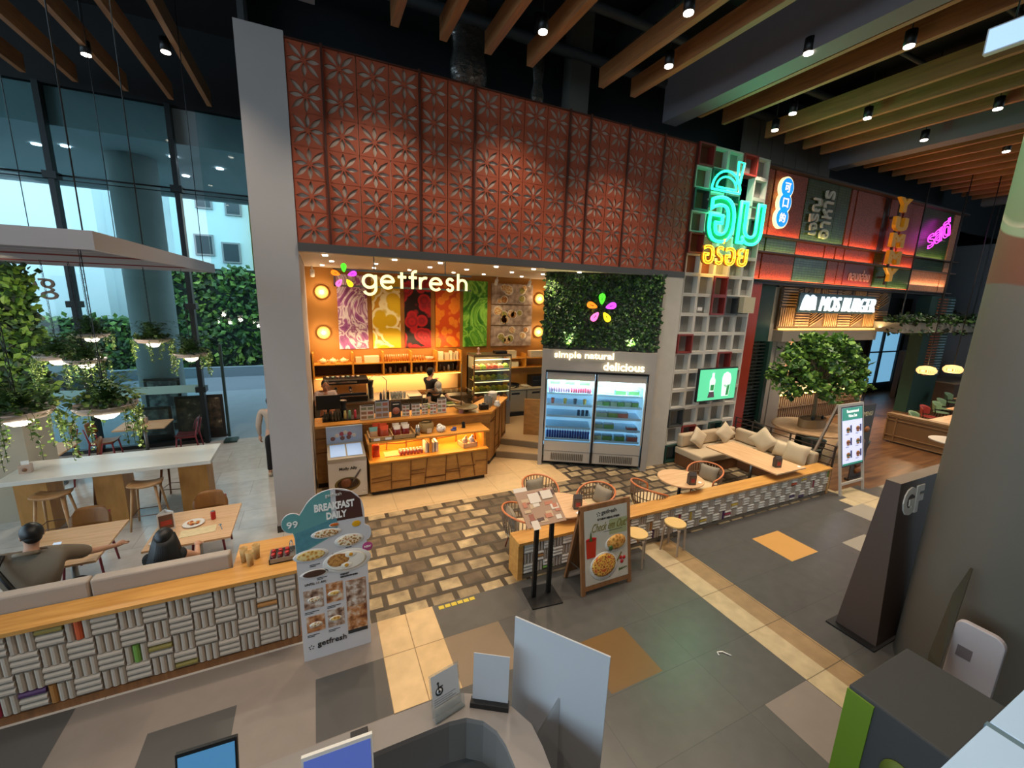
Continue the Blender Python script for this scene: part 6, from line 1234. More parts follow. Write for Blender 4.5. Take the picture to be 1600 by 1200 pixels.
J = stand(.30, ((.30, -.45, 1.16), (.52, -.62, 1.10)), ((-.20, -.38, 1.10), (-.02, -.58, 1.08)), .97)
person('person in a grey cap and black top leaning over the salad bar', (2.60, 10.26, .341), rad(5), J, [(J['wrL'], (.8, -.5, -.2), (0, 0, 1), -1, 0, .7), (J['wrR'], (.4, -1, -.1), (0, 0, 1), 1, 0, .7)], M_skin2, M_blk, mat('apron_grey', '#6a6a6c', .8), 'cap', sleeve=.55, headrot=(0, -.7))
J = stand(0, None, None, 1.05)
person('person in a beige top and black trousers walking away, half hidden by the grey pier', (-.98, 9.90, 0), rad(170), J, [(J['wrL'], (0, 0, -1), (1, 0, 0), 1, 0, .5), (J['wrR'], (0, 0, -1), (-1, 0, 0), -1, 0, .5)], M_skin2, mat('jacket_beige', '#a89584', .8), M_blk, 'short', sleeve=1.5)
# ------------------------------------------------------------------ terrace: barrel chairs, round tables
def cushion(b, c, w, h, t, rz=0, tilt=0, m=0, roll=0):
    old = b.M; b.M = old @ Matrix.Translation(c) @ Matrix.Rotation(rz, 4, 'Z') @ Matrix.Rotation(tilt, 4, 'X') @ Matrix.Rotation(roll, 4, 'Y')
    n = 10; vs = []
    for s in (-1, 1):
        for i in range(n+1):
            for j in range(n+1):
                u = -1 + 2*i/n; v = -1 + 2*j/n; pin = 1 - .10*(1-abs(u))*(abs(v)**4) - .0; pi2 = 1 - .10*(1-abs(v))*(abs(u)**4)
                th = t/2*max(0, (1-u**4)*(1-v**4))**.6; vs.append((u*w/2*pi2, s*th + .004*sin(9*u+5*v)*s*(1-u*u), v*h/2*pin))
    N = (n+1)**2; fs = []
    for i in range(n):
        for j in range(n): a = i*(n+1)+j; fs.append((a, a+1, a+n+2, a+n+1)); fs.append((N+a, N+a+n+1, N+a+n+2, N+a+1))
    b.add(vs, fs, m, True); b.M = old
def barrel_chair(label, loc, rz, cush=True):
    r = thing('barrel_chair', label, 'chair', loc, rz)   # opens towards -Y
    def ringpt(t, rr, z): a = rad(-35 + 250*t); return (rr*cos(a), rr*sin(a)*.98, z)
    b = MB(); pts = [ringpt(i/24, .335, .78 - .17*abs(2*i/24 - 1)**2.2) for i in range(25)]
    f0 = pts[0]; f1 = pts[-1]; b.tube([(f0[0]-.02, f0[1]-.02, .38), (f0[0], f0[1]-.02, .55)] + pts + [(f1[0], f1[1]-.02, .55), (f1[0]+.02, f1[1]-.02, .38)], .0165, 8); b.build('top_rail', [M_orange_chair], r)
    b = MB(); b.tube([ringpt(i/24, .325, .58 - .05*abs(2*i/24 - 1)) for i in range(25)], .009, 6); b.tube([ringpt(i/24, .30, .46) for i in range(25)], .011, 6); b.build('lower_rail', [M_brownrope], r)
    b = MB()
    for i in range(2, 23):
        t = i/24; p = ringpt(t, .333, .78 - .17*abs(2*t - 1)**2.2); q = ringpt(t, .325, .57); s = ringpt(t, .24, .34); b.tube([p, q, ringpt(t, .30, .45), s], .0105, 6)
    b.build('spindles', [M_brownrope], r)
    b = MB(); b.lathe([(.27, .36), (.30, .38), (.30, .43), (.26, .46), (.02, .465)], (0, -.02, 0), 30); b.build('seat_cushion', [mat('seat_cream', '#cdb68e', .9)], r)
    b = MB(); b.tube([(.25*cos(t*2*pi/20), .25*sin(t*2*pi/20), .35) for t in range(20)], .012, 6, 0, True); b.build('seat_frame', [M_brownrope], r)
    for k in range(4): a = rad(45 + 90*k); b = MB(); b.tube([(.20*cos(a), .20*sin(a), .36), (.30*cos(a), .30*sin(a), 0)], [.014, .011], 8); b.build('leg', [mat('chair_leg_red', '#8a3f2a', .5)], r)
    if cush: b = MB(); cushion(b, (0, .17, .60), .38, .34, .13, 0, rad(-14)); b.build('back_cushion', [M_greige], r)
    return r
barrel_chair('orange railed barrel chair on the far side of the left round table', (3.50, 6.05, 0), rad(5)); barrel_chair('orange railed barrel chair right of the left round table, behind the menu easel', (4.28, 5.46, 0), rad(-80))
barrel_chair('orange railed barrel chair left of the left round table, behind the black menu stand', (2.78, 5.32, 0), rad(80)); barrel_chair('orange railed barrel chair left of the right hand round table', (5.38, 5.32, 0), rad(88), False)
barrel_chair('orange railed barrel chair between the right hand round table and the sofa', (6.98, 5.46, 0), rad(-75))
def round_table(label, loc, r_, z=.74, m=None, foot=M_black):
    r = thing('round_table', label, 'table', loc); b = MB(); b.lathe([(r_-.01, z-.03), (r_, z-.02), (r_, z-.004), (r_-.006, z)], seg=48, smooth=False); b.build('tabletop', [m or M_oakpaleX], r)
    b = MB(); b.cyl((0, 0, .03), (0, 0, z-.03), .03, seg=16); b.build('column', [foot], r); b = MB()
    for k in range(4): a = pi/4 + k*pi/2; b.bar((0, 0, .03), (.28*cos(a), .28*sin(a), .012), .04, .022)
    b.build('foot', [foot], r); return r
round_table('round wooden table behind the black menu stand', (3.47, 5.26, 0), .42); round_table('round wooden table in the middle of the terrace', (6.15, 5.32, 0), .42)
def menu_block(label, loc, rz):
    r = thing('menu_block', label, 'menu stand', loc, rz); b = MB(); b.add([(-.065, -.05, 0), (.065, -.05, 0), (.065, .05, 0), (-.065, .05, 0), (-.065, -.05, .18), (.065, -.05, .18), (.065, .05, .18), (-.065, .05, .18), (-.065, 0, .24), (.065, 0, .24)], [(3, 2, 1, 0), (0, 1, 5, 4), (1, 2, 6, 9, 5), (2, 3, 7, 6), (3, 0, 4, 8, 7), (4, 5, 9, 8), (7, 8, 9, 6)], 0); b.build('block', [mat('menu_block_dark', '#3a3230', .5)], r)
    b = MB(); b.box(-.055, -.053, .02, .055, -.0505, .17, 0); b.box(-.035, -.056, .05, .035, -.0535, .12, 1); b.build('print', [mat('menu_print', '#6b5648', .5), mat('menu_red', '#a83a2c')], r)
menu_block('dark milk-carton shaped menu on the left round table', (3.62, 5.06, .741), rad(-20)); menu_block('dark milk-carton shaped menu on the middle round table', (6.12, 5.04, .741), rad(-20)); menu_block('dark milk-carton shaped menu on the long terrace table', (8.50, 4.98, .751), rad(-20))
for x, y, z, lab in ((3.55, 4.92, .741, 'small white card on the left round table'), (6.32, 5.02, .741, 'small white card on the middle round table'), (8.95, 4.80, .751, 'small white card on the corner of the long terrace table')): small('table_card', lambda b: b.cb((x, y, z + .004), (.08, .05, .006), rz=.4), M_paper, lab, 'card')
table('long_table', 'long oak table along the sofa at the right end of the terrace', 8.12, 4.72, 9.06, 6.42, .75, M_oakpaleY)
# corner sofa
root = thing('corner_sofa', 'beige corner sofa below the television', 'sofa', (0, 0, 0))
M_sbase = mat('sofa_base', '#6e4524', .6)
b = MB(); b.box(8.12, 6.50, 0, 10.2, 7.28, .28, 0); b.box(9.42, 5.06, 0, 10.2, 6.50, .28, 0); b.build('base', [M_sbase], root)
b = MB(); b.box(8.10, 6.46, .28, 10.22, 7.30, .45, 0); b.box(9.38, 5.05, .28, 10.22, 6.455, .45, 0); b.build('seat', [M_beige], root, bev=.03)
for x0, x1 in ((8.12, 8.78), (8.80, 9.46), (9.48, 10.10)): b = MB(); b.box(x0, 7.12, .46, x1, 7.29, .80, 0); b.build('back_cushion', [M_beige], root, bev=.05)
for y0, y1 in ((6.48, 7.10), (5.78, 6.44), (5.08, 5.74)): b = MB(); b.box(10.02, y0, .46, 10.20, y1, .80, 0); b.build('back_cushion', [M_beige], root, bev=.05)
for c, rz, ro, w, lab in (((8.55, 7.00, .72), 0, rad(38), .44, 'beige cushion tilted on its corner at the left end of the sofa'), ((9.50, 6.98, .74), rad(-15), rad(-42), .44, 'beige cushion on its corner, second from the left on the sofa'),
                          ((9.86, 6.20, .76), rad(-75), rad(40), .50, 'large beige cushion on its corner at the bend of the sofa'), ((9.86, 5.40, .70), rad(-80), rad(4), .50, 'large square beige cushion at the right end of the sofa'), ((9.96, 5.80, .66), rad(-85), 0, .36, 'small beige cushion behind the two large ones on the sofa')):
    b = MB(); cushion(b, (0, 0, 0), w, w, .15, 0, rad(-14), 0, ro); o = b.build('cushion', [M_beige2]); o.location = c; o.rotation_euler = (0, 0, rz); tag(o, lab, 'cushion')
root = thing('metal_railing', 'thin dark metal railing behind the right arm of the sofa', 'railing', (0, 0, 0))
b = MB()
for z in (.55, .72, .88, 1.0): b.bar((10.32, 4.85, z), (10.32, 7.35, z), .02, .02)
b.build('rail', [mat('rail_brown', '#33261f', .5)], root)
for k in range(6): b = MB(); b.box(10.305, 4.85 + k*.49, 0, 10.335, 4.88 + k*.49, 1.0); b.build('post', [mat('rail_brown', '')], root)
# round stools
M_birch = mat('birch', '#cfae78', .45)
def round_stool(label, loc, rz):
    r = thing('round_stool', label, 'stool', loc, rz); b = MB(); b.lathe([(.165, .47), (.17, .475), (.17, .495), (.165, .50)], seg=36, smooth=False); b.build('seat', [mat('birch_seat', '#d4b072', .4)], r)
    for k in range(4):
        a = pi/4 + k*pi/2; c, s = cos(a), sin(a); b = MB(); pts = [(.06*c, .06*s, .455), (.12*c, .12*s, .455), (.15*c, .15*s, .445), (.17*c, .17*s, .42), (.178*c, .178*s, .36), (.195*c, .195*s, 0)]
        for p, q in zip(pts, pts[1:]): b.bar(p, q, .045, .02)
        b.build('leg', [mat('birch_leg', '#a9937c', .5)], r)
    return r
round_stool('pale round stool outside the low half wall, right one', (5.14, 4.44, 0), rad(20)); round_stool('pale round stool partly behind the poster easel', (4.33, 4.44, 0), rad(40))

# ------------------------------------------------------------------ signs in front
def plate(b, x, y, r, m_food, e=.5, R=random, z=.002, rim=1):
    b.lathe([(r, z), (r*.97, z+.003)], (x, y, 0), 28, rim, 1, e)
    b.lathe([(r*.80, z+.0035), (r*.7, z+.005)], (x, y, 0), 24, m_food, 1, e)
SM = [mat('stand_white', '#c9c7ca', .45), mat('stand_teal', '#5f9a9a', .45), mat('stand_sea', '#4f8794', .5, var=.35, vscale=18), mat('curtain_brown', '#4a2a22', .5), mat('plate_white', '#dcd8d2', .45),
      ramp_mat('dish_green', 'vor', 40, [(.1, '#4a6a24'), (.35, '#c07a3c'), (.6, '#e8dcc0')]), ramp_mat('dish_yellow', 'vor', 30, [(.1, '#b0521c'), (.4, '#d8a84c'), (.7, '#e8d090')]), ramp_mat('dish_fry', 'noise', 40, [(.35, '#8a5428'), (.6, '#c9924c')]),
      mat('dish_dark', '#4a3226', .5), mat('egg_white', '#ece6d8', .4), mat('egg_yolk', '#d89a2c', .4), M_ink, ramp_mat('photo_brown', 'noise', 14, [(.35, '#5a3a2c'), (.5, '#a88a74'), (.65, '#d8d0c8')]), ramp_mat('photo_warm', 'noise', 12, [(.35, '#6b3a20'), (.5, '#b87a48'), (.68, '#d8c8b4')]), mat('badge_pink', '#b0447c', .5), mat('text_white', '#f2f0ec', .5), mat('tea_orange', '#c8641c', .3), mat('juice', '#d8a018', .3)]
root = thing('breakfast_stand', 'tall cut-out breakfast menu stand with a teal domed top', 'sign board', (.03, 4.41, 0), rad(0))
out = [(-.36, 0), (.34, 0), (.34, 1.32)] + [(.34 + .05*sin(t), 1.42 - .09*cos(t)) for t in [pi*i/8 for i in range(9)]] + [(.33, 1.52), (.325, 1.70)] + [(.02 + .30*cos(t), 1.72 + .27*sin(t)) for t in [pi*i/20 for i in range(1, 17)]] + [(-.30, 1.76)] + [(-.37 + .10*cos(t), 1.68 + .11*sin(t)) for t in [pi*.35 + pi*1.15*i/12 for i in range(13)]] + [(-.36, 1.5)]
b = MB(); b.at((0, 0, 0)); b.panel(); b.prism(out, -.012, .0, 0)
top = [(-.355, 1.30), (.0, 1.46), (.0, 1.98)] + [(.02 + .295*cos(t), 1.72 + .265*sin(t)) for t in [pi*.53 + pi*.35*i/10 for i in range(11)]] + [(-.30, 1.75)] + [(-.37 + .095*cos(t), 1.68 + .105*sin(t)) for t in [pi*.35 + pi*1.15*i/12 for i in range(13)]] + [(-.355, 1.5)]
b.prism(top, 0, .0015, 1); b.prism([(-.35, 1.32), (.05, 1.50), (.05, 1.66), (-.35, 1.56)], .0016, .0022, 2); b.prism([(.05, 1.62), (.31, 1.62), (.29, 1.83), (.2, 1.93), (.05, 1.98)], .0016, .0022, 3)
text(b, 'BREAKFAST', -.16, 1.76, w=.39, h=.085, z=.003, m=15, bold=.04); text(b, 'DAILY', -.05, 1.655, w=.20, h=.08, z=.003, m=15, bold=.04); text(b, '99', -.42, 1.63, w=.10, h=.07, z=.003, m=15, bold=.01); text(b, 'getfresh', -.05, 1.90, w=.16, z=.003, m=4)
for (x, y, r, f, e) in ((-.06, 1.50, .15, 5, .36), (-.22, 1.28, .17, 6, .42), (.16, 1.37, .15, 5, .5), (.13, 1.13, .25, 9, .55), (-.20, 1.06, .14, 8, .35)): plate(b, x, y, r, f, e, rim=4)
b.lathe([(.11, .008), (.10, .009)], (.04, 1.16, 0), 18, 7, 1, .7)
for x, y in ((.17, 1.20), (.12, 1.08)): b.lathe([(.05, .009), (.048, .01)], (x, y, 0), 16, 9, 1.2, .7); b.lathe([(.022, .0102), (.02, .0115)], (x, y, 0), 12, 10)
b.lathe([(.05, .003), (.05, .004)], (.02, 1.58, 0), 18, 4, 1, .5); b.lathe([(.042, .0042), (.04, .005)], (.02, 1.585, 0), 16, 16, 1, .45); b.lathe([(.045, .003), (.04, .004)], (.24, 1.55, 0), 16, 17, 1, .8)
b.lathe([(.055, .003), (.05, .004)], (.345, 1.25, 0), 20, 14); text(b, 'NEW', .31, 1.24, w=.07, z=.005, m=15, bold=.02)
text(b, 'UNTIL 11 AM', -.30, .93, w=.20, z=.002, m=11); text(b, 'HIGHLY', .05, .965, w=.09, z=.002, m=11, bold=.02); text(b, 'RECOMMENDED', .05, .935, w=.18, z=.002, m=11, bold=.02)
for x, y, w, h, m in ((-.32, .64, .19, .23, 12), (-.10, .66, .17, .24, 13), (-.31, .35, .18, .20, 13), (-.10, .35, .17, .22, 12), (.10, .22, .21, .66, 13)): b.box(x, y, .001, x+w, y+h, .003, m)
b.box(.10, .20, .003, .31, .245, .005, 11); b.box(.105, .55, .003, .305, .87, .0045, 12)
for x, y in ((-.22, .75), (-.02, .77), (-.22, .44), (-.02, .45)): plate(b, x, y, .065, 5 if x < -.1 else 6, .5, z=.004, rim=4)
text(b, 'getfresh', -.22, .13, w=.30, z=.002, m=11, bold=.01)
for k in range(5): a = pi/2 + k*2*pi/5; b.lathe([(.008, .002), (.006, .003)], (-.28 + .022*cos(a), .16 + .022*sin(a), 0), 8, 11)
for x, y, w in ((-.32, .60, .14), (-.10, .61, .14), (-.31, .31, .12), (-.10, .31, .12), (-.02, 1.24, .12), (-.24, 1.16, .1), (-.18, .99, .1), (.12, 1.30, .1)): b.box(x, y, .001, x+w, y+.008, .002, 11); b.box(x, y-.018, .001, x+w*.6, y-.010, .002, 11)
b.build('board', SM, root)
b = MB(); b.at((0, 0, 0)); b.prism([(-.02, .012), (.02, .012), (.02, .30), (-.02, .30)], 0, .02); b.bar((0, .28, .02), (0, .02, 1.1), .04, .02); b.build('strut', [M_paper], root)
# black menu lectern
root = thing('menu_lectern', 'black two-pole stand with a tilted open menu of food photos', 'menu stand', (2.58, 4.33, 0))
b = MB(); b.cb((.02, -.02, .008), (.44, .42, .016), rz=rad(-6)); b.build('base', [M_black], root)
for x in (-.10, .13): b = MB(); b.box(x-.028, -.02, .016, x+.028, .02, 1.22); b.build('pole', [M_black], root)
b = MB(); b.at((-.07, -.02, 1.37), 0, rad(-56)); b.panel(); b.M = b.M @ Matrix.Translation((0, 0, 0)); b.box(-.29, -.26, -.012, .27, .24, 0, 0); b.box(-.29, .24, -.01, -.10, .30, 0, 1); b.box(-.22, -.30, .001, -.12, -.18, .004, 1)
R = random.Random(3)
for k in range(26): x = R.uniform(-.26, .19); y = R.uniform(-.23, .16); b.box(x, y, .001 + k*.0001, x + R.uniform(.05, .12), y + R.uniform(.04, .09), .003 + k*.0002, R.choice((1, 2, 3, 4, 5)))
b.box(-.13, .05, .008, .03, .19, .010, 1); b.box(.06, .08, .008, .22, .20, .010, 1)
b.build('open_menu', [mat('menu_tan', '#9c7a60', .5), mat('menu_cream', '#cdbfae', .5), mat('menu_choc', '#4f3128', .5), mat('menu_coral', '#b06a4c', .5), mat('menu_rust', '#8a4a34', .5), mat('menu_sand', '#b89a78', .5)], root)
# poster easel
root = thing('poster_easel', 'wooden A-frame easel with a salad and pasta poster', 'sign board', (3.53, 4.09, 0))
def lean(b, s=1): b.at((0, 0, 0), 0, rad(-9)*s)
M_fr = wood('easel_wood', '#7a5230', '#946640', .5, (9, 9, 2))
b = MB(); lean(b)
for x in (-.43, .37): b.box(x, -.02, 0, x + .06, .02, 1.26)
b.box(-.37, -.02, .06, .37, .02, .13); b.box(-.37, -.02, 1.19, .37, .02, 1.26); ef = b.build('front_frame', [M_fr], root)
b = MB(); b.at((0, .03, 0)); b.M = Matrix.Translation((0, .44, 0)) @ Matrix.Rotation(rad(12), 4, 'X'); b.box(-.43, -.02, 0, -.38, .02, 1.22); b.box(.38, -.02, 0, .43, .02, 1.22); b.box(-.38, -.005, .1, .38, .015, 1.2, 1); b.build('rear_frame', [M_fr, M_walnut], root)
b = MB(); b.bar((-.40, .03, .35), (-.40, .36, .30), .012, .012); b.bar((.40, .03, .35), (.40, .36, .30), .012, .012); b.build('stay', [M_steel], root)
PM = [mat('poster_pale', '#b9b8ae', .35), M_ink, ramp_mat('poster_table', 'noise', 3, [(.35, '#b9b2a4'), (.65, '#cfc8bc')]), mat('bowl_white', '#d2cfc8', .3), ramp_mat('bowl_salad', 'vor', 26, [(.08, '#3f6420'), (.28, '#b8361c'), (.5, '#e8c858'), (.75, '#c8562c')]), ramp_mat('bowl_pasta', 'vor', 24, [(.1, '#5a6a24'), (.35, '#b8742c'), (.7, '#dca858')]), mat('tea_red', '#b8321c', .2), mat('script_olive', '#6f6a2c', .5), mat('sprig_green', '#3c5a24', .5), mat('tomato', '#b01c20', .3), mat('poster_sage', '#98a078', .4)]
b = MB(); lean(b); b.M = b.M @ Matrix.Translation((0, -.021, 0)); b.panel(); b.box(-.37, .13, 0, .37, 1.19, .002, 0); b.box(-.365, .135, .002, .365, .62, .003, 2); b.box(.05, .78, .002, .36, 1.0, .0028, 10)
text(b, 'getfresh', -.08, 1.08, w=.26, z=.003, m=1, bold=.0)
for k in range(5): a = pi/2 + k*2*pi/5; b.lathe([(.009, .003), (.007, .004)], (-.13 + .024*cos(a), 1.11 + .024*sin(a), 0), 8, 1)
text(b, '27 NEW MENU ITEMS', -.15, 1.02, w=.38, z=.003, m=1, bold=.02)
text(b, 'Check em Out!', -.26, .87, w=.60, h=.115, z=.003, m=7, bold=-.005, shear=.35); b.box(-.05, .84, .003, .28, .846, .004, 1)
b.lathe([(.235, .004), (.225, .012)], (-.06, .36, 0), 36, 3, 1, .85); b.lathe([(.205, .013), (.17, .02)], (-.06, .375, 0), 32, 4, 1, .80)
b.lathe([(.19, .004), (.18, .01)], (.16, .64, 0), 36, 3, 1, .62); b.lathe([(.165, .011), (.13, .03)], (.165, .66, 0), 32, 5, 1, .66); b.lathe([(.04, .031), (.02, .036)], (.05, .60, 0), 10, 8)
b.prism([(-.34, .52), (-.20, .52), (-.18, .78), (-.35, .78)], .004, .010, 6); b.lathe([(.09, .01), (.08, .012)], (-.265, .78, 0), 16, 9, 1, .3); b.prism([(-.30, .76), (-.27, .90), (-.25, .76)], .011, .015, 8)
for x, y in ((.26, .35), (.30, .40), (.24, .41)): b.lathe([(.03, .004), (.02, .012)], (x, y, 0), 12, 9)
for k in range(5): b.prism([(.20 + .03*k, .22 + .01*k), (.24 + .03*k, .24), (.21 + .03*k, .27)], .004, .006, 8)
b.prism([(.02, .18), (.04, .17), (.26, .48), (.25, .50)], .004, .008, 7); b.build('poster', PM, ef)
# digital menu easel and food totem at the burger terrace
root = thing('digital_easel', 'white A-frame easel with a backlit menu titled Recommend Value Set', 'sign board', (10.61, 4.53, 0))
Mea = mat('easel_pale', '#a08e80', .5)
b = MB(); b.at((0, 0, 0), 0, rad(-10))
for x in (-.47, .42): b.box(x, -.02, 0, x + .05, .02, 2.0)
b.box(-.42, -.02, .22, .42, .02, .27); b.box(-.42, -.02, 1.94, .42, .02, 2.0); b.build('front_frame', [mat('easel_white', '#b9b0a6', .5)], root)
b = MB(); b.M = Matrix.Translation((0, .86, 0)) @ Matrix.Rotation(rad(14), 4, 'X'); b.box(-.47, -.02, 0, -.41, .02, 2.02); b.box(.41, -.02, 0, .47, .02, 2.02); b.build('rear_leg', [Mea], root)
DM = [mat('digi_white', '#dfe0f4', .4, emit='#c8ccf0', es=.75), mat('digi_teal', '#1f8a72', .4, emit='#188a70', es=.5), M_black, mat('digi_ink', '#4a4a8c', .5), mat('digi_red', '#a83a3c', .5), mat('digi_green', '#4f7a5c', .5), mat('digi_text', '#ffffff', .5, emit='#ffffff', es=.6), mat('digi_bun', '#b07a3c', .5)]
b = MB(); b.at((0, 0, 0), 0, rad(-10)); b.M = b.M @ Matrix.Translation((0, -.022, 0)); b.panel(); b.box(-.42, .62, -.03, .42, 1.94, 0, 2); b.box(-.39, .65, 0, .39, 1.91, .004, 0); b.box(-.39, 1.64, .004, .39, 1.91, .006, 1); b.box(-.39, .65, .004, .39, .69, .006, 1)
text(b, 'Recommend', -.22, 1.80, w=.46, z=.007, m=6, bold=.02, ext=.002); text(b, 'Value Set', -.17, 1.70, w=.34, z=.007, m=6, bold=.02, ext=.002)
for i in range(3):
    for j in range(2): x = -.17 + .38*j; y = .84 + i*.28; b.lathe([(.07, .005), (.06, .012)], (x, y + .05, 0), 14, 7, 1, .5); b.box(x-.07, y, .005, x+.07, y+.04, .010, 4 if (i+j) % 2 else 5); b.lathe([(.06, .005), (.05, .012)], (x, y - .02, 0), 14, 7, 1, .4); b.box(x+.08, y-.04, .005, x+.14, y+.12, .007, 3); b.box(x-.1, y-.08, .005, x+.02, y-.07, .006, 3)
b.build('screen', DM, root)
root = thing('food_totem', 'dark roll-up banner with burger photos behind the white easel', 'sign board', (11.55, 4.95, 0))
b = MB(); b.box(-.28, -.02, .02, .28, .0, 1.85, 0); b.box(-.30, -.06, 0, .30, .06, .05, 0); b.M = Matrix.Translation((0, -.022, 0)); b.panel(); text(b, 'MENU', -.20, 1.58, w=.38, z=.001, m=2, bold=.02)
for k, (x, y, r, m) in enumerate(((.02, .55, .17, 1), (.0, .40, .16, 3), (.05, .24, .17, 1), (-.02, .95, .12, 3), (.06, 1.25, .12, 1))): b.lathe([(r, .002), (r*.7, .03)], (x, y, 0), 20, m, 1, .6)
b.build('banner', [mat('banner_dark', '#3a2f28', .5), mat('bun_orange', '#a8642c', .5), mat('banner_text', '#d8c9a0', .5), mat('bun_brown', '#7b4826', .5)], root)

# ------------------------------------------------------------------ potted tree in its half-round table
root = thing('potted_tree', 'leafy tree growing out of a curved planter box on the burger terrace table', 'tree', (12.45, 6.55, .752))
b = MB(); b.tube([(0, 0, .02), (.02, .01, .5), (-.03, 0, .85), (.05, 0, 1.15)], [.055, .045, .038, .03], 10)
R = random.Random(12); tips = []
for k in range(16):
    a = R.uniform(0, 2*pi); L = R.uniform(.5, 1.0); z0 = R.uniform(.85, 1.15); t = (cos(a)*L, sin(a)*L, z0 + R.uniform(.25, 1.1)); b.tube([(0, 0, z0), (t[0]*.4, t[1]*.4, z0 + (t[2]-z0)*.6), t], [.024, .016, .006], 6); tips.append(t)
b.build('trunk', [M_bark], root)
b = MB(); pts = []
for k in range(6800):
    a = R.uniform(0, 2*pi); ph = R.uniform(-.55, 1); rr = (R.random()**.35)*(1 + .22*sin(3*a + 2*ph)*cos(5*a)); ph = max(ph, -.30 + .2*sin(4*a)); x = -.12 + cos(a)*1.16*rr*math.sqrt(max(0, 1 - ph*ph*.85)); y = sin(a)*1.0*rr*math.sqrt(max(0, 1 - ph*ph*.85)); z = 1.42 + ph*1.12
    if sin(x*5 + z*3)*cos(y*6 - z*4) > .0: pts.append((x, y, z))
leafs(b, pts, .15, [0, 1, 2, 2, 1, 2], (0, 0, .5)); b.build('foliage', M_leaf, root)
b = MB(); b.lathe([(.46, .0), (.48, .0), (.48, .24), (.44, .24), (.44, .20), (.02, .20)], seg=40, sy=.55, m=0, smooth=False); b.build('planter_box', [mat('planter_oak', '#9a7a52', .5)], root)
for x, y, r in ((-.2, -.1, .05), (.22, -.12, .05)): b = MB(); b.ball((x, y, .27), (.05, .03, .06)); b.build('spotlight', [M_black], root)
root = thing('planter_table', 'large oval table around the tree planter on the burger terrace', 'table', (12.45, 6.55, 0))
b = MB(); b.lathe([(1.0, .70), (1.02, .71), (1.02, .745), (1.0, .75)], seg=64, sy=.92, smooth=False); b.build('tabletop', [M_oakpaleX], root); b = MB(); b.lathe([(.35, 0), (.30, .7)], seg=32); b.build('pedestal', [M_green_dk], root)
# burger terrace chairs: green moulded
M_gch = mat('chair_green', '#7f9e7c', .5); M_dkch = mat('chair_dark_green', '#38423a', .5)
def shell_chair(label, loc, rz, m, group=None, base=None):
    if base: return dup(base, loc, rz, label, group)
    r = thing('shell_chair', label, 'chair', loc, rz, group); b = MB(); b.lathe([(.02, .44), (.20, .44), (.22, .46), (.20, .475), (.02, .47)], seg=24); b.build('seat', [m], r)
    b = MB(); vs = []; n = 12
    for i in range(n+1):
        a = rad(20 + 140*i/n)
        for j in range(5): t = j/4; q = .22 + .05*t; vs.append((q*cos(a), q*sin(a), .52 + (.30 - .10*abs(2*i/n-1)**3)*t))
    N = len(vs); v2 = vs + [(v[0]*1.07, v[1]*1.07, v[2]) for v in vs]; fs = []
    for i in range(n):
        for j in range(4): a = i*5+j; fs.append((a, a+5, a+6, a+1)); fs.append((N+a, N+a+1, N+a+6, N+a+5))
        fs.append((i*5+4, i*5+9, N+i*5+9, N+i*5+4))
    b.add(v2, fs, 0, True); b.build('backrest', [m], r)
    for k in range(4): a = pi/4 + k*pi/2; b = MB(); b.tube([(.15*cos(a), .15*sin(a), .45), (.25*cos(a), .25*sin(a), 0)], .012, 6); b.build('leg', [M_black], r)
    for s in (-1, 1): b = MB(); b.tube([(s*.20, .08, .45), (s*.24, .10, .60)], .012, 6); b.build('back_support', [M_black], r)
    return r
c1 = shell_chair('dark green shell chair left of the tree table', (11.35, 7.15, 0), rad(60), M_dkch); shell_chair('dark green shell chair in front of the tree table near the white easel', (12.2, 5.35, 0), rad(190), M_dkch); shell_chair('dark green shell chair at the front left of the tree table, behind the railing', (11.4, 5.9, 0), rad(130), M_dkch)
# far seating
root = thing('booth', 'timber sided booth with slatted panelling beyond the wooden floor', 'booth', (0, 0, 0)); M_bo = mat('booth_oak', '#8e6b44', .5)
b = MB(); b.box(15.95, 4.45, .05, 16.15, 6.30, .84, 0); b.box(15.93, 4.42, .84, 16.2, 6.33, .90, 1); b.build('panel', [mat('booth_panel', '#7c5a36', .5), M_bo], root)
b = MB()
for y in (4.42, 4.62, 6.05, 6.28): b.box(15.92, y, .03, 15.95, y+.03, .84)
for z in (.05, .22, .70, .80): b.box(15.92, 4.42, z, 15.95, 6.3, z+.02)
b.build('trim_bars', [M_bo], root)
table('dining_table', 'near oak table behind the timber booth panel', 16.5, 4.75, 18.6, 5.6, .82, M_oakpaleX, cols=2); table('dining_table', 'middle oak table in the far seating', 19.2, 5.3, 21.2, 6.1, .82, M_oakpaleX, cols=2); table('dining_table', 'farthest oak table in the far seating', 21.8, 6.0, 23.6, 6.8, .82, M_oakpaleX, cols=2)
g0 = shell_chair('green shell chair at the near table of the far seating', (16.55, 6.05, 0), rad(0), M_gch, 'green chairs in the far seating')
for p in ((17.45, 6.1, 0), (20.3, 6.55, 0), (21.2, 6.75, 0), (23.1, 7.2, 0)): shell_chair('green shell chair in the far seating', p, 0, M_gch, 'green chairs in the far seating', g0)
g0['label'] = 'green shell chair in the far seating'
shell_chair('red shell chair standing between the green chairs of the far seating', (19.0, 6.4, 0), 0, mat('chair_red', '#8a2f2c', .5))
round_table('round white bistro table beside the timber booth, next to the grey pillar', (13.85, 4.15, 0), .42, .95, mat('bistro_white', '#b0a598', .4), mat('bistro_leg', '#a3968a', .5))
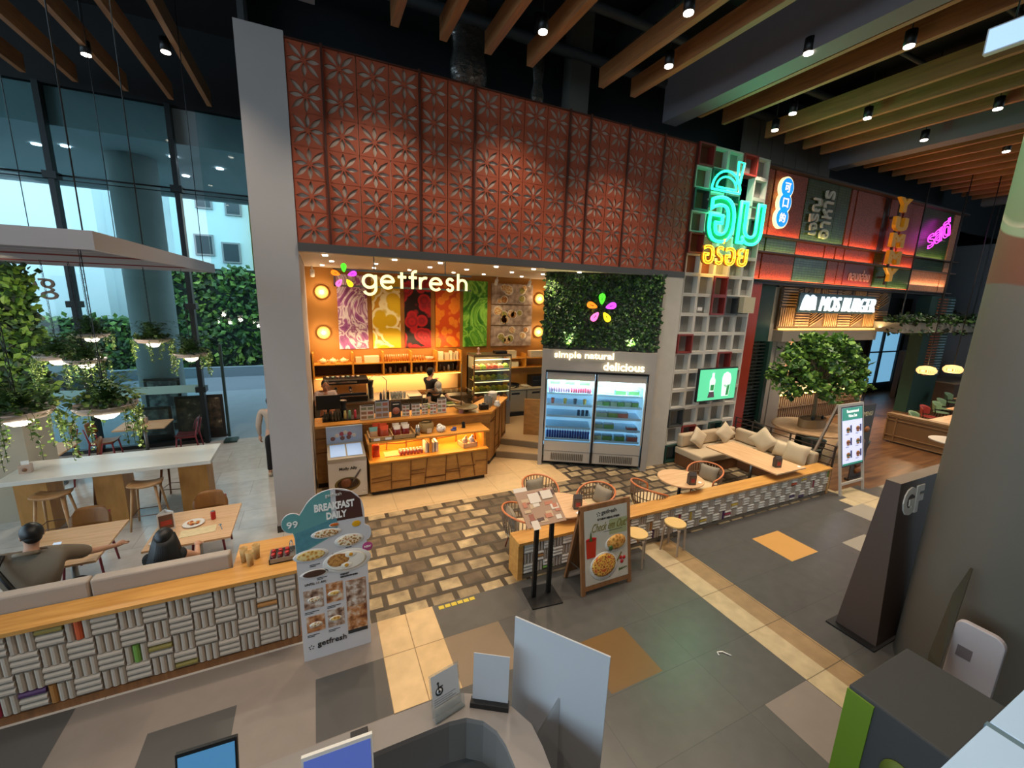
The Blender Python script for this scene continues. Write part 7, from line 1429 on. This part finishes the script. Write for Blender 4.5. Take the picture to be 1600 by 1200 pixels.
for i in range(6): b = MB(); b.M = Matrix.Translation((20.0 + i*.55, 10.0 + .4*(i % 2), 0)); b.box(-.2, -.2, .72, .2, .2, .75); [b.box(x, y, 0, x+.03, y+.03, .72) for x in (-.18, .15) for y in (-.18, .15)]; tag(b.build('bar_table', [mat('bar_grey', '#4f4c48', .5)]), 'small dark high stool by the far blue window', 'stool', 'dark stools by the far window')
root = thing('service_counter', 'brown service counter at the far right beyond the green column', 'counter', (0, 0, 0)); b = MB(); b.box(24.2, 7.6, 0, 26.8, 8.4, 1.05); b.build('body', [mat('svc_brown', '#6e5340', .6)], root); b = MB(); b.box(24.1, 7.5, 1.05, 26.8, 8.5, 1.1); b.build('worktop', [mat('svc_top', '#9c8a74', .5)], root)
b = MB(); b.box(24.5, 9.6, .0, 26.9, 9.8, 2.2); tag(b.build('back_cabinet', [mat('svc_cab', '#5a4436', .6)]), 'dark brown cabinet on the wall behind the service counter', 'cabinet')

# ------------------------------------------------------------------ white canopy with hanging planters
root = thing('hanging_canopy', 'white slatted canopy frame hung over the high table', 'canopy', (0, 0, 0)); M_can = mat('canopy_white', '#b5adad', .6)
b = MB(); x0, x1, y0, y1 = -5.3, -1.62, 4.70, 9.40; b.box(x0, y0, 4.28, x1, y0+.05, 4.43); b.box(x0, y1-.05, 4.28, x1, y1, 4.43); b.box(x1-.05, y0+.05, 4.28, x1, y1-.05, 4.43); b.box(x0, y0+.05, 4.28, x0+.05, y1-.05, 4.43); b.build('frame', [M_can], root)
b = MB(); b.box(x0+.05, y0+.05, 4.39, x1-.05, y1-.05, 4.42); b.build('top_sheet', [mat('canopy_sheet', '#8a8486', .8)], root)
b = MB()
for k in range(11): y = y0 + .35 + k*.41; b.box(x0+.05, y, 4.30, x1-.05, y+.04, 4.39)
b.build('slats', [M_can], root)
for y in (6.1, 8.0): b = MB(); b.box(x0+.05, y, 4.285, x1-.05, y+.03, 4.2995); b.build('red_trim', [mat('canopy_red', '#8a3a2c', .6)], root)
for x in (-5.1, -3.9, -2.9, -1.75):
    for y in (4.9, 6.3, 9.2):
        b = MB(); b.cyl((x, y, 4.43), (x + .02, y, 9.69), .006, seg=6); b.build('suspension_cable', [M_black], root)
M_fern = [mat('fern_dark', '#2c4a20', .6), mat('fern_mid', '#496b2a', .6), mat('fern_light', '#7c9440', .6)]
def planter_lamp(label, x, y, z, k, seed, big=1):
    R = random.Random(seed); r = thing('planter_lamp', label, 'hanging planter', (x, y, z), R.uniform(0, 6)); r.scale = (k, k, k)
    b = MB(); b.lathe([(.10, -.045), (.20, -.03), (.235, .02), (.24, .035), (.225, .03), (.05, .0)], seg=36); ds = b.build('dish', [mat('dish_ceramic', '#c0aea4', .5)], r)
    b = MB(); b.lathe([(.09, -.05), (.088, -.075), (.05, -.105), (.005, -.115)], seg=24); b.build('globe', [mat('globe_glow', '#fff4e0', emit='#fff0d8', es=5)], ds)
    b = MB()
    for i in range(46):   # fern fronds
        a = R.uniform(0, 2*pi); L = R.uniform(.22, .40); rise = R.uniform(.10, .30); n = 7; pr = None
        for j in range(1, n+1):
            t = j/n; p = Vector((cos(a)*L*t, sin(a)*L*t, .03 + rise*math.sin(t*2.1))); 
            if pr is not None:
                d = (p - pr).normalized(); s = d.cross(Vector((0, 0, 1))).normalized(); w = .055*(1 - t*.7)
                for sg in (-1, 1): q = pr.lerp(p, .5) + s*sg*w*1.3; b.add([pr, pr + d*.02 + s*sg*w*.3, q, pr + s*sg*w*.5 - d*.005], [(0, 1, 2), (0, 2, 3)], R.randrange(2))
                b.add([pr + s*.004, p + s*.003, p - s*.003, pr - s*.004], [(0, 1, 2, 3)], 0)
            pr = p
    b.build('fern', M_fern, r)
    b = MB(); leafs(b, [(cos(a)*q, sin(a)*q, .04 + R.uniform(0, .07)) for a, q in [(R.uniform(0, 6.28), R.uniform(.05, .26)) for _ in range(260)]], .055, [0, 1, 2], (0, 0, 1)); b.build('low_leaves', M_fern, r)
    b = MB()
    for i in range(24):
        a = R.uniform(0, 2*pi); L = R.uniform(.12, .48)*big; x_, y_ = cos(a)*.245, sin(a)*.245; b.tube([(x_*.95, y_*.95, .03), (x_*1.05, y_*1.05, 0), (x_*1.07, y_*1.07, -L)], .002, 4)
        for j in range(int(L/.014)): zz = -j*.014; leafs(b, [(x_*1.06 + R.uniform(-.01, .01), y_*1.06 + R.uniform(-.01, .01), zz)], .034, [1, 2], (0, 0, -.6))
    b.build('trailing_vine', M_fern, r)
    b = MB(); Lc = (4.28 - z)/k
    for i in range(int(Lc/.035)):
        zz = .10 + i*.035
        if zz > Lc: break
        a = (i % 2)*pi/2; b.tube([(cos(a)*.008, sin(a)*.008, zz - .018), (cos(a)*.008, sin(a)*.008, zz + .018), (-cos(a)*.008, -sin(a)*.008, zz + .018), (-cos(a)*.008, -sin(a)*.008, zz - .018)], .0025, 4, 0, True)
    b.cyl((0, 0, .0), (0, 0, .1), .004, seg=6); b.build('chain', [M_black], r)
    b = MB(); b.cyl((.012, 0, .05), (.012, 0, Lc), .003, seg=5); b.build('cable', [M_black], r)
    light('planter_glow', 'POINT', (x, y, z - .20*k), 9, NEUT, .07)
planter_lamp('largest planter lamp at the left edge, in front of the green wall', -2.42, 5.0, 2.87, 1.0, 1, 1.0); planter_lamp('big planter lamp hanging over the dining tables, centre of the group', -1.83, 5.0, 2.88, 1.0, 2, 1.0)
planter_lamp('planter lamp highest in the group of three beside the green wall', -2.95, 8.0, 3.28, .86, 3, .6); planter_lamp('left planter lamp of the group of three, with long trailing vines', -3.22, 7.7, 3.02, 1.0, 4, 1.1); planter_lamp('lower right planter lamp of the group of three beside the green wall', -2.87, 7.5, 2.98, .92, 5, .9)
planter_lamp('planter lamp hanging in front of the outdoor concrete column', -2.40, 8.5, 3.15, .98, 6, .8); planter_lamp('rightmost planter lamp, in front of the window mullion', -1.88, 8.3, 2.93, .98, 7, .8)
# pillar and green wall at the left
b = MB(); b.box(-6.4, 9.37, 0, -4.52, 10.2, 4.2, 0); struct(b.build('wall_left_pillar', [mat('cream_pillar', '#a69a86', .8, var=.05)]))
root = thing('green_wall', 'thick green plant wall on the pillar at the left edge', 'green wall', (-4.66, 9.24, 0)); b = MB(); b.box(-1.6, -.25, 2.35, .45, .1, 4.22, 0); b.build('backing', [M_leaf[3]], root)
for k in range(2):
    b = MB(); P_ = []
    for _ in range(3600): z = random.uniform(2.15, 4.22); P_.append((random.uniform(-1.7, .52 + .14*sin(z*5)), -.30 - abs(random.gauss(0, .07)), z))
    for _ in range(700): P_.append((.46 + abs(random.gauss(0, .08)), random.uniform(-.3, .15), random.uniform(2.2, 4.2)))
    leafs(b, P_, .11, [0, 1, 2, 3] if k else [0, 1, 2, 2], (.2, -.8, .3)); b.build('foliage', M_leaf, root)
light('green_wall_spot', 'SPOT', (-3.2, 7.0, 4.25), 90, (1, .9, .6), .05, (-4.3, 8.7, 3.2), 70, .8)

# ------------------------------------------------------------------ round grey pillar with a mural, GF board
def mural():
    m = bpy.data.materials.new('pillar_mural'); m.use_nodes = True; n = m.node_tree.nodes; l = m.node_tree.links; b = n['Principled BSDF']; b.inputs['Roughness'].default_value = .75
    tc = n.new('ShaderNodeTexCoord'); sx = n.new('ShaderNodeSeparateXYZ'); l.new(tc.outputs['Object'], sx.inputs[0])
    nz = n.new('ShaderNodeTexNoise'); nz.inputs['Scale'].default_value = 1.1; nz.inputs['Detail'].default_value = 1; l.new(tc.outputs['Object'], nz.inputs[0])
    ad = n.new('ShaderNodeMath'); ad.operation = 'MULTIPLY_ADD'; l.new(nz.outputs['Fac'], ad.inputs[0]); ad.inputs[1].default_value = 1.6; l.new(sx.outputs[2], ad.inputs[2])
    r = n.new('ShaderNodeValToRGB'); mr = n.new('ShaderNodeMapRange'); mr.inputs[1].default_value = 4.6; mr.inputs[2].default_value = 8.5; l.new(ad.outputs[0], mr.inputs[0]); l.new(mr.outputs[0], r.inputs[0])
    st = [(0, '#7f776a'), (.16, '#7f776a'), (.165, '#8a5a44'), (.24, '#8a5a44'), (.25, '#d8cfae'), (.275, '#8f9c74'), (.5, '#7c9a74'), (.51, '#b9c49a'), (.52, '#7c9a74'), (.7, '#6f9170')]
    e = r.color_ramp.elements; e[0].position = 0; e[0].color = lin(st[0][1]); e[1].position = 1; e[1].color = lin('#6a8c70')
    for p, c in st[1:]: q = e.new(p); q.color = lin(c)
    vo = n.new('ShaderNodeTexVoronoi'); vo.feature = 'DISTANCE_TO_EDGE'; vo.inputs['Scale'].default_value = .8; l.new(tc.outputs['Object'], vo.inputs[0])
    r2 = n.new('ShaderNodeValToRGB'); r2.color_ramp.elements[0].position = .02; r2.color_ramp.elements[1].position = .035; l.new(vo.outputs[0], r2.inputs[0])
    gt = n.new('ShaderNodeMath'); gt.operation = 'GREATER_THAN'; gt.inputs[1].default_value = .17; l.new(mr.outputs[0], gt.inputs[0])
    iv = n.new('ShaderNodeMath'); iv.operation = 'SUBTRACT'; iv.inputs[0].default_value = 1; l.new(r2.outputs[0], iv.inputs[1]); mu = n.new('ShaderNodeMath'); mu.operation = 'MULTIPLY'; l.new(gt.outputs[0], mu.inputs[0]); l.new(iv.outputs[0], mu.inputs[1])
    mx = n.new('ShaderNodeMix'); mx.data_type = 'RGBA'; l.new(mu.outputs[0], mx.inputs[0]); l.new(r.outputs[0], mx.inputs[6]); mx.inputs[7].default_value = lin('#a8b890'); l.new(mx.outputs[2], b.inputs['Base Color']); return m
b = MB(); b.cyl((6.42, 1.16, 0), (6.42, 1.16, 9.7), .78, seg=96); tag(b.build('mural_pillar', [mural()]), 'thick round grey pillar with a painted mural on its upper half', 'pillar')
root = thing('wedge_sign', 'tall dark brown wedge shaped sign with pale GF letters beside the round pillar', 'sign', (0, 0, 0))
M_w = mat('wedge_brown', '#4a3b33', .5); prof = [(2.40, .02), (1.96, .02), (2.08, 2.08), (2.22, 2.08)]
b = MB(); b.add([(5.90, p[0], p[1]) for p in prof] + [(7.4, p[0], p[1]) for p in prof], [(0, 1, 2, 3), (7, 6, 5, 4), (0, 4, 5, 1), (1, 5, 6, 2), (2, 6, 7, 3), (3, 7, 4, 0)], 0); b.build('body', [M_w], root, bev=.004)
b = MB(); b.box(5.80, 1.93, 0, 7.5, 2.46, .02); b.build('foot_plate', [M_black], root)
b = MB(); b.at((6.0, 1.965 + .094, 1.66), 0, rad(-3.3)); b.panel(); text(b, 'GF', 0, 0, h=.34, w=.46, ext=.015, bold=.05); b.build('letters', [mat('letter_stone', '#cfc8be', .5)], root)
b = MB(); b.add([(5.90, 2.08, 2.081), (7.4, 2.08, 2.081), (7.4, 2.22, 2.081), (5.90, 2.22, 2.081)], [(0, 1, 2, 3)], 0); b.build('top_cap', [mat('cap_stone', '#8a7b6d', .5)], root)

# ------------------------------------------------------------------ information desk in the foreground
root = thing('information_desk', 'grey rounded information desk seen from above in the foreground', 'desk', (0, 0, 0))
def ring(o, i): return o + i[::-1]
ou = [(-1.6, 2.48), (.62, 2.48), (.85, 2.44), (1.02, 2.34), (1.13, 2.20), (1.20, 2.04), (1.20, 1.88), (1.17, 1.6), (1.17, .9)]; inn = [(-1.6, 2.28), (.68, 2.28), (.80, 2.26), (.90, 2.19), (.96, 2.09), (.98, 1.98), (.98, 1.86), (.97, 1.6), (.97, .9)]
def strip(b, o, i, z0, z1, m=0):
    n = len(o); vs = [(p[0], p[1], z0) for p in o] + [(p[0], p[1], z0) for p in i] + [(p[0], p[1], z1) for p in o] + [(p[0], p[1], z1) for p in i]; fs = []
    for k in range(n-1): fs += [(k, k+1, n+k+1, n+k), (2*n+k, 3*n+k, 3*n+k+1, 2*n+k+1), (k, 2*n+k, 2*n+k+1, k+1), (n+k, n+k+1, 3*n+k+1, 3*n+k)]
    fs += [(0, n, 3*n, 2*n), (n-1, 3*n-1, 4*n-1, 2*n-1)][:1] + [(n-1, 3*n-1, 4*n-1, 2*n-1)]; b.add(vs, fs, m)
b = MB(); strip(b, ou, inn, 1.06, 1.10); b.build('top_ledge', [mat('desk_grey', '#7f7975', .4)], root)
b = MB(); strip(b, [(p[0] - (.02 if p[0] > 0 else 0), p[1] - .02) for p in ou], [(p[0] - .0, p[1]) for p in inn], .0, 1.06); b.build('front', [mat('desk_front', '#6d6966', .5)], root)
b = MB(); i2 = [(-1.6, 1.75), (.30, 1.75), (.38, 1.73), (.44, 1.70), (.47, 1.66), (.49, 1.6), (.5, 1.5), (.5, 1.3), (.5, .9)]; strip(b, inn, i2, .70, .74); b.build('worktop', [mat('desk_inner', '#3d444a', .35)], root)
r = thing('acrylic_card_holder', 'clear leaflet holder with a wheelchair symbol card on the desk ledge', 'sign', (.60, 2.34, 1.101), rad(12)); b = MB(); b.at((0, 0, 0), 0, rad(-12)); b.box(-.02, -.003, 0, .21, .003, .31); b.box(-.02, -.05, 0, .21, 0, .006); b.box(-.02, -.05, 0, .21, -.044, .10); b.build('holder', [M_acryl], r)
b = MB(); b.at((0, -.005, 0), 0, rad(-12)); b.panel(); b.box(-.01, .08, 0, .20, .30, .001, 0); b.lathe([(.030, .001), (.030, .0025)], (.045, .175, 0), 20, 1); b.lathe([(.020, .0026), (.020, .0035)], (.045, .175, 0), 18, 0); b.lathe([(.009, .0036), (.008, .004)], (.045, .175, 0), 10, 1); b.box(.038, .18, .002, .046, .225, .004, 1); b.box(.038, .20, .002, .075, .208, .004, 1); b.lathe([(.009, .002), (.008, .004)], (.04, .235, 0), 10, 1)
for k in range(4): b.box(.0, .145 - k*.016 - .02, .001, .17 - .03*(k % 2), .15 - k*.016 - .02, .002, 2)
b.build('card', [mat('card_white', '#c6ccd2', .5), M_ink, mat('card_text', '#7f868c', .5)], r)
b = MB(); b.box(.10 - .05, 2.30, 1.101, .16, 2.46, 1.12); tag(b.build('handset', [mat('handset_black', '#1c1b1d', .5)], bev=.004), 'small black handset lying on the grey desk ledge', 'handset')
r = thing('card_stand', 'blank white card in a black base on the desk ledge', 'sign', (.98, 2.27, 1.101), rad(-32)); b = MB(); b.box(-.14, -.03, 0, .14, .03, .04); b.build('base', [M_black], r); b = MB(); b.at((0, .01, .02), 0, rad(-5)); b.box(-.13, -.003, 0, .13, .003, .38); b.build('card', [mat('blank_card', '#b6b6ba', .6)], r)
def monitor(label, loc, rz, w, h, cc):
    r = thing('monitor', label, 'monitor', loc, rz); b = MB(); b.at((0, 0, .14), 0, rad(-14)); b.box(-w/2, 0, 0, w/2, .025, h); cs_ = b.build('casing', [M_white if cc else M_black], r); b = MB(); b.at((0, -.002, .14), 0, rad(-14)); b.box(-w/2+.012, -.001, .012, w/2-.012, .001, h-.02); b.build('screen', [mat('scr%d' % cc, ('#4f86b0', '#5a6cae')[cc], .3, emit=('#3f7aa8', '#4458a8')[cc], es=.5)], cs_)
    b = MB(); b.bar((0, .03, .01), (0, .03, .25), .05, .03); b.box(-.1, -.06, 0, .1, .1, .012); b.build('stand', [M_black], r)
monitor('left blue screen monitor at the bottom edge, black frame', (-.72, 2.40, 1.0), rad(-3), .30, .27, 0); monitor('white framed monitor with a blue screen left of the desk opening', (-.03, 2.06, .97), rad(-2), .38, .33, 1)
small('red_lanyard_bundle', lambda b: (b.ball((.52, 1.92, .80), (.05, .035, .03)), b.ball((.56, 1.90, .79), (.035, .03, .03))), mat('lanyard_red', '#b02c26', .6), 'red bundle lying inside the desk', 'bundle')
b = MB()
for k in range(12): a = random.uniform(-1.2, 1.2); b.tube([(.44, 1.95, .745), (.44 + .03*sin(a), 1.97, .80), (.44 + .06*sin(a*1.7), 2.0 + .02*cos(k), .84 + .02*sin(k*3))], .003, 4)
tag(b.build('pen_bunch', [M_black]), 'bunch of thin black pens and wires beside the red bundle', 'pens')
small('desk_scanner', lambda b: (b.cb((.72, 1.98, .80), (.13, .16, .05), rz=.5, rx=.3), b.cb((.74, 2.0, .755), (.10, .12, .03), rz=.5)), mat('scanner_grey', '#3a3d42', .4), 'dark grey scanner on the inner desk top', 'device')
root = thing('display_board', 'back of a large white display board standing behind the desk with a fold-out leg', 'board', (1.42, 2.08, 0), atan2(1.83-2.40, 1.63-1.20))
b = MB(); b.at((0, 0, 0), 0, rad(0)); b.box(-.355, 0, 0, .355, .012, 1.70); b.build('panel', [mat('board_grey_white', '#b4b6bb', .6)], root)
b = MB(); b.add([(.02, -.002, 1.20), (.04, -.002, .25), (-.20, -.24, .0), (-.17, -.20, .55), (-.08, -.10, .95)], [(0, 1, 2, 3, 4)], 0); b.add([(.03, -.002, 1.20), (.05, -.002, .25), (-.19, -.24, .0), (-.16, -.20, .55), (-.07, -.10, .95)], [(4, 3, 2, 1, 0)], 0); b.build('fold_out_leg', [mat('board_leg', '#c4c5c9', .6)], root)
# tall box bin and the things next to it
root = thing('box_pedestal', 'tall charcoal box with a lime green side strip in the right foreground', 'pedestal', (0, 0, 0))
b = MB(); b.box(3.53, .69, 0, 4.40, 1.27, 1.2); b.build('body', [mat('box_charcoal', '#3b3b3b', .85)], root, bev=.015)
b = MB(); b.box(3.515, 1.10, .0, 3.529, 1.27, 1.17); b.build('side_strip', [mat('lime', '#5f7d14', .6)], root)
b = MB(); b.M = Matrix.Translation((3.525, .90, .78)) @ Matrix.Rotation(-pi/2, 4, 'Y'); b.lathe([(.12, 0), (.12, .012)], seg=28, sy=.8); b.build('emblem', [mat('lime_dark', '#54661c', .6)], root)
root = thing('tall_curved_panel', 'dark upright curved panel leaning beside the round pillar', 'panel', (0, 0, 0))
b = MB(); fe = [(4.80, 1.12, 0), (5.06, 1.22, .78), (5.40, 1.28, 1.32), (5.56, 1.31, 1.60)]; be = [(4.90, 1.22, 0), (5.14, 1.33, .80), (5.44, 1.36, 1.34), (5.57, 1.33, 1.60)]
n = 4; vs = fe + be + [(p[0]+.015, p[1], p[2]) for p in fe] + [(p[0]+.015, p[1], p[2]) for p in be]; fs = []
for k in range(3): fs += [(k, k+1, n+k+1, n+k), (2*n+k, 3*n+k, 3*n+k+1, 2*n+k+1), (k, 2*n+k, 2*n+k+1, k+1), (n+k, n+k+1, 3*n+k+1, 3*n+k)]
b.add(vs, fs, 0); b.build('panel', [mat('panel_olive', '#2c2c22', .4)], root)
root = thing('white_kiosk', 'white rounded kiosk panel with a small grey window beside the round pillar', 'kiosk', (5.30, 1.10, 0), rad(-90))
b = MB(); b.panel(); b.prism([(-.15, 0), (.17, 0), (.17, 1.12)] + [(.17 - .09 + .09*cos(t), 1.12 + .09*sin(t)) for t in [pi/2*i/6 for i in range(1, 7)]] + [(-.09 - .06*sin(t), 1.15 + .06*cos(t)) for t in [pi/2*i/6 for i in range(7)]], -.03, .03, 0); b.build('panel', [mat('kiosk_white', '#b0a8aa', .4)], root, bev=.008)
b = MB(); b.box(-.10, -.034, .86, -.0, -.031, .97); b.build('window', [mat('kiosk_grey', '#6d6364', .4)], root)
# pale blue glass roof of a low kiosk at the lower right edge
root = thing('glass_kiosk_roof', 'pale blue glass roof panels with a grey joint in the lower right corner', 'kiosk roof', (0, 0, 0))
Mb = mat('roof_glass_blue', '#b8d8fa', .12)
for x0, x1 in ((1.2, 2.325), (2.355, 3.6)): b = MB(); b.box(x0, -.5, 2.37, x1, .40, 2.40); b.build('roof_panel', [Mb], root, bev=.004)
b = MB(); b.box(2.326, -.5, 2.36, 2.354, .405, 2.398); b.build('joint', [mat('joint_grey', '#5f7c8c', .5)], root)
for x in (1.3, 3.5): b = MB(); b.box(x, -.45, 0, x + .05, -.40, 2.37); b.build('post', [M_steel], root)

# litter and markings on the floor, hanging lit sign
b = MB()
for k in range(6): b.box(1.24 + k*.085, 4.60 + .004*(k % 2), .001, 1.31 + k*.085, 4.66, .004)
tag(b.build('floor_sticker', [mat('sticker_yellow', '#c9b23a', .5)]), 'thin yellow floor sticker at the edge of the reclaimed setts', 'sticker')
b = MB(); b.tube([(4.03, 2.64, .008), (4.05, 2.68, .008), (4.11, 2.66, .008), (4.16, 2.58, .008)], .007, 6); tag(b.build('paper_strip', [M_paper]), 'small curled white paper strip lying on the dark floor', 'litter')
root = thing('hanging_lit_sign', 'pale blue lit sign box hanging at the top right corner of the view', 'sign', (0, 0, 0))
b = MB(); b.box(8.28, 1.9, 7.38, 8.36, 3.13, 7.69); sg = b.build('housing', [M_white], root)
b = MB(); b.box(8.27, 1.92, 7.40, 8.279, 3.11, 7.67); b.build('lit_face', [mat('sign_face_blue', '#b8d4f0', emit='#a8ccf4', es=1.0)], sg)
for y in (2.2, 2.9): b = MB(); b.cyl((8.32, y, 7.69), (8.32, y, 9.7), .008, seg=6); b.build('hanger', [M_black], root)
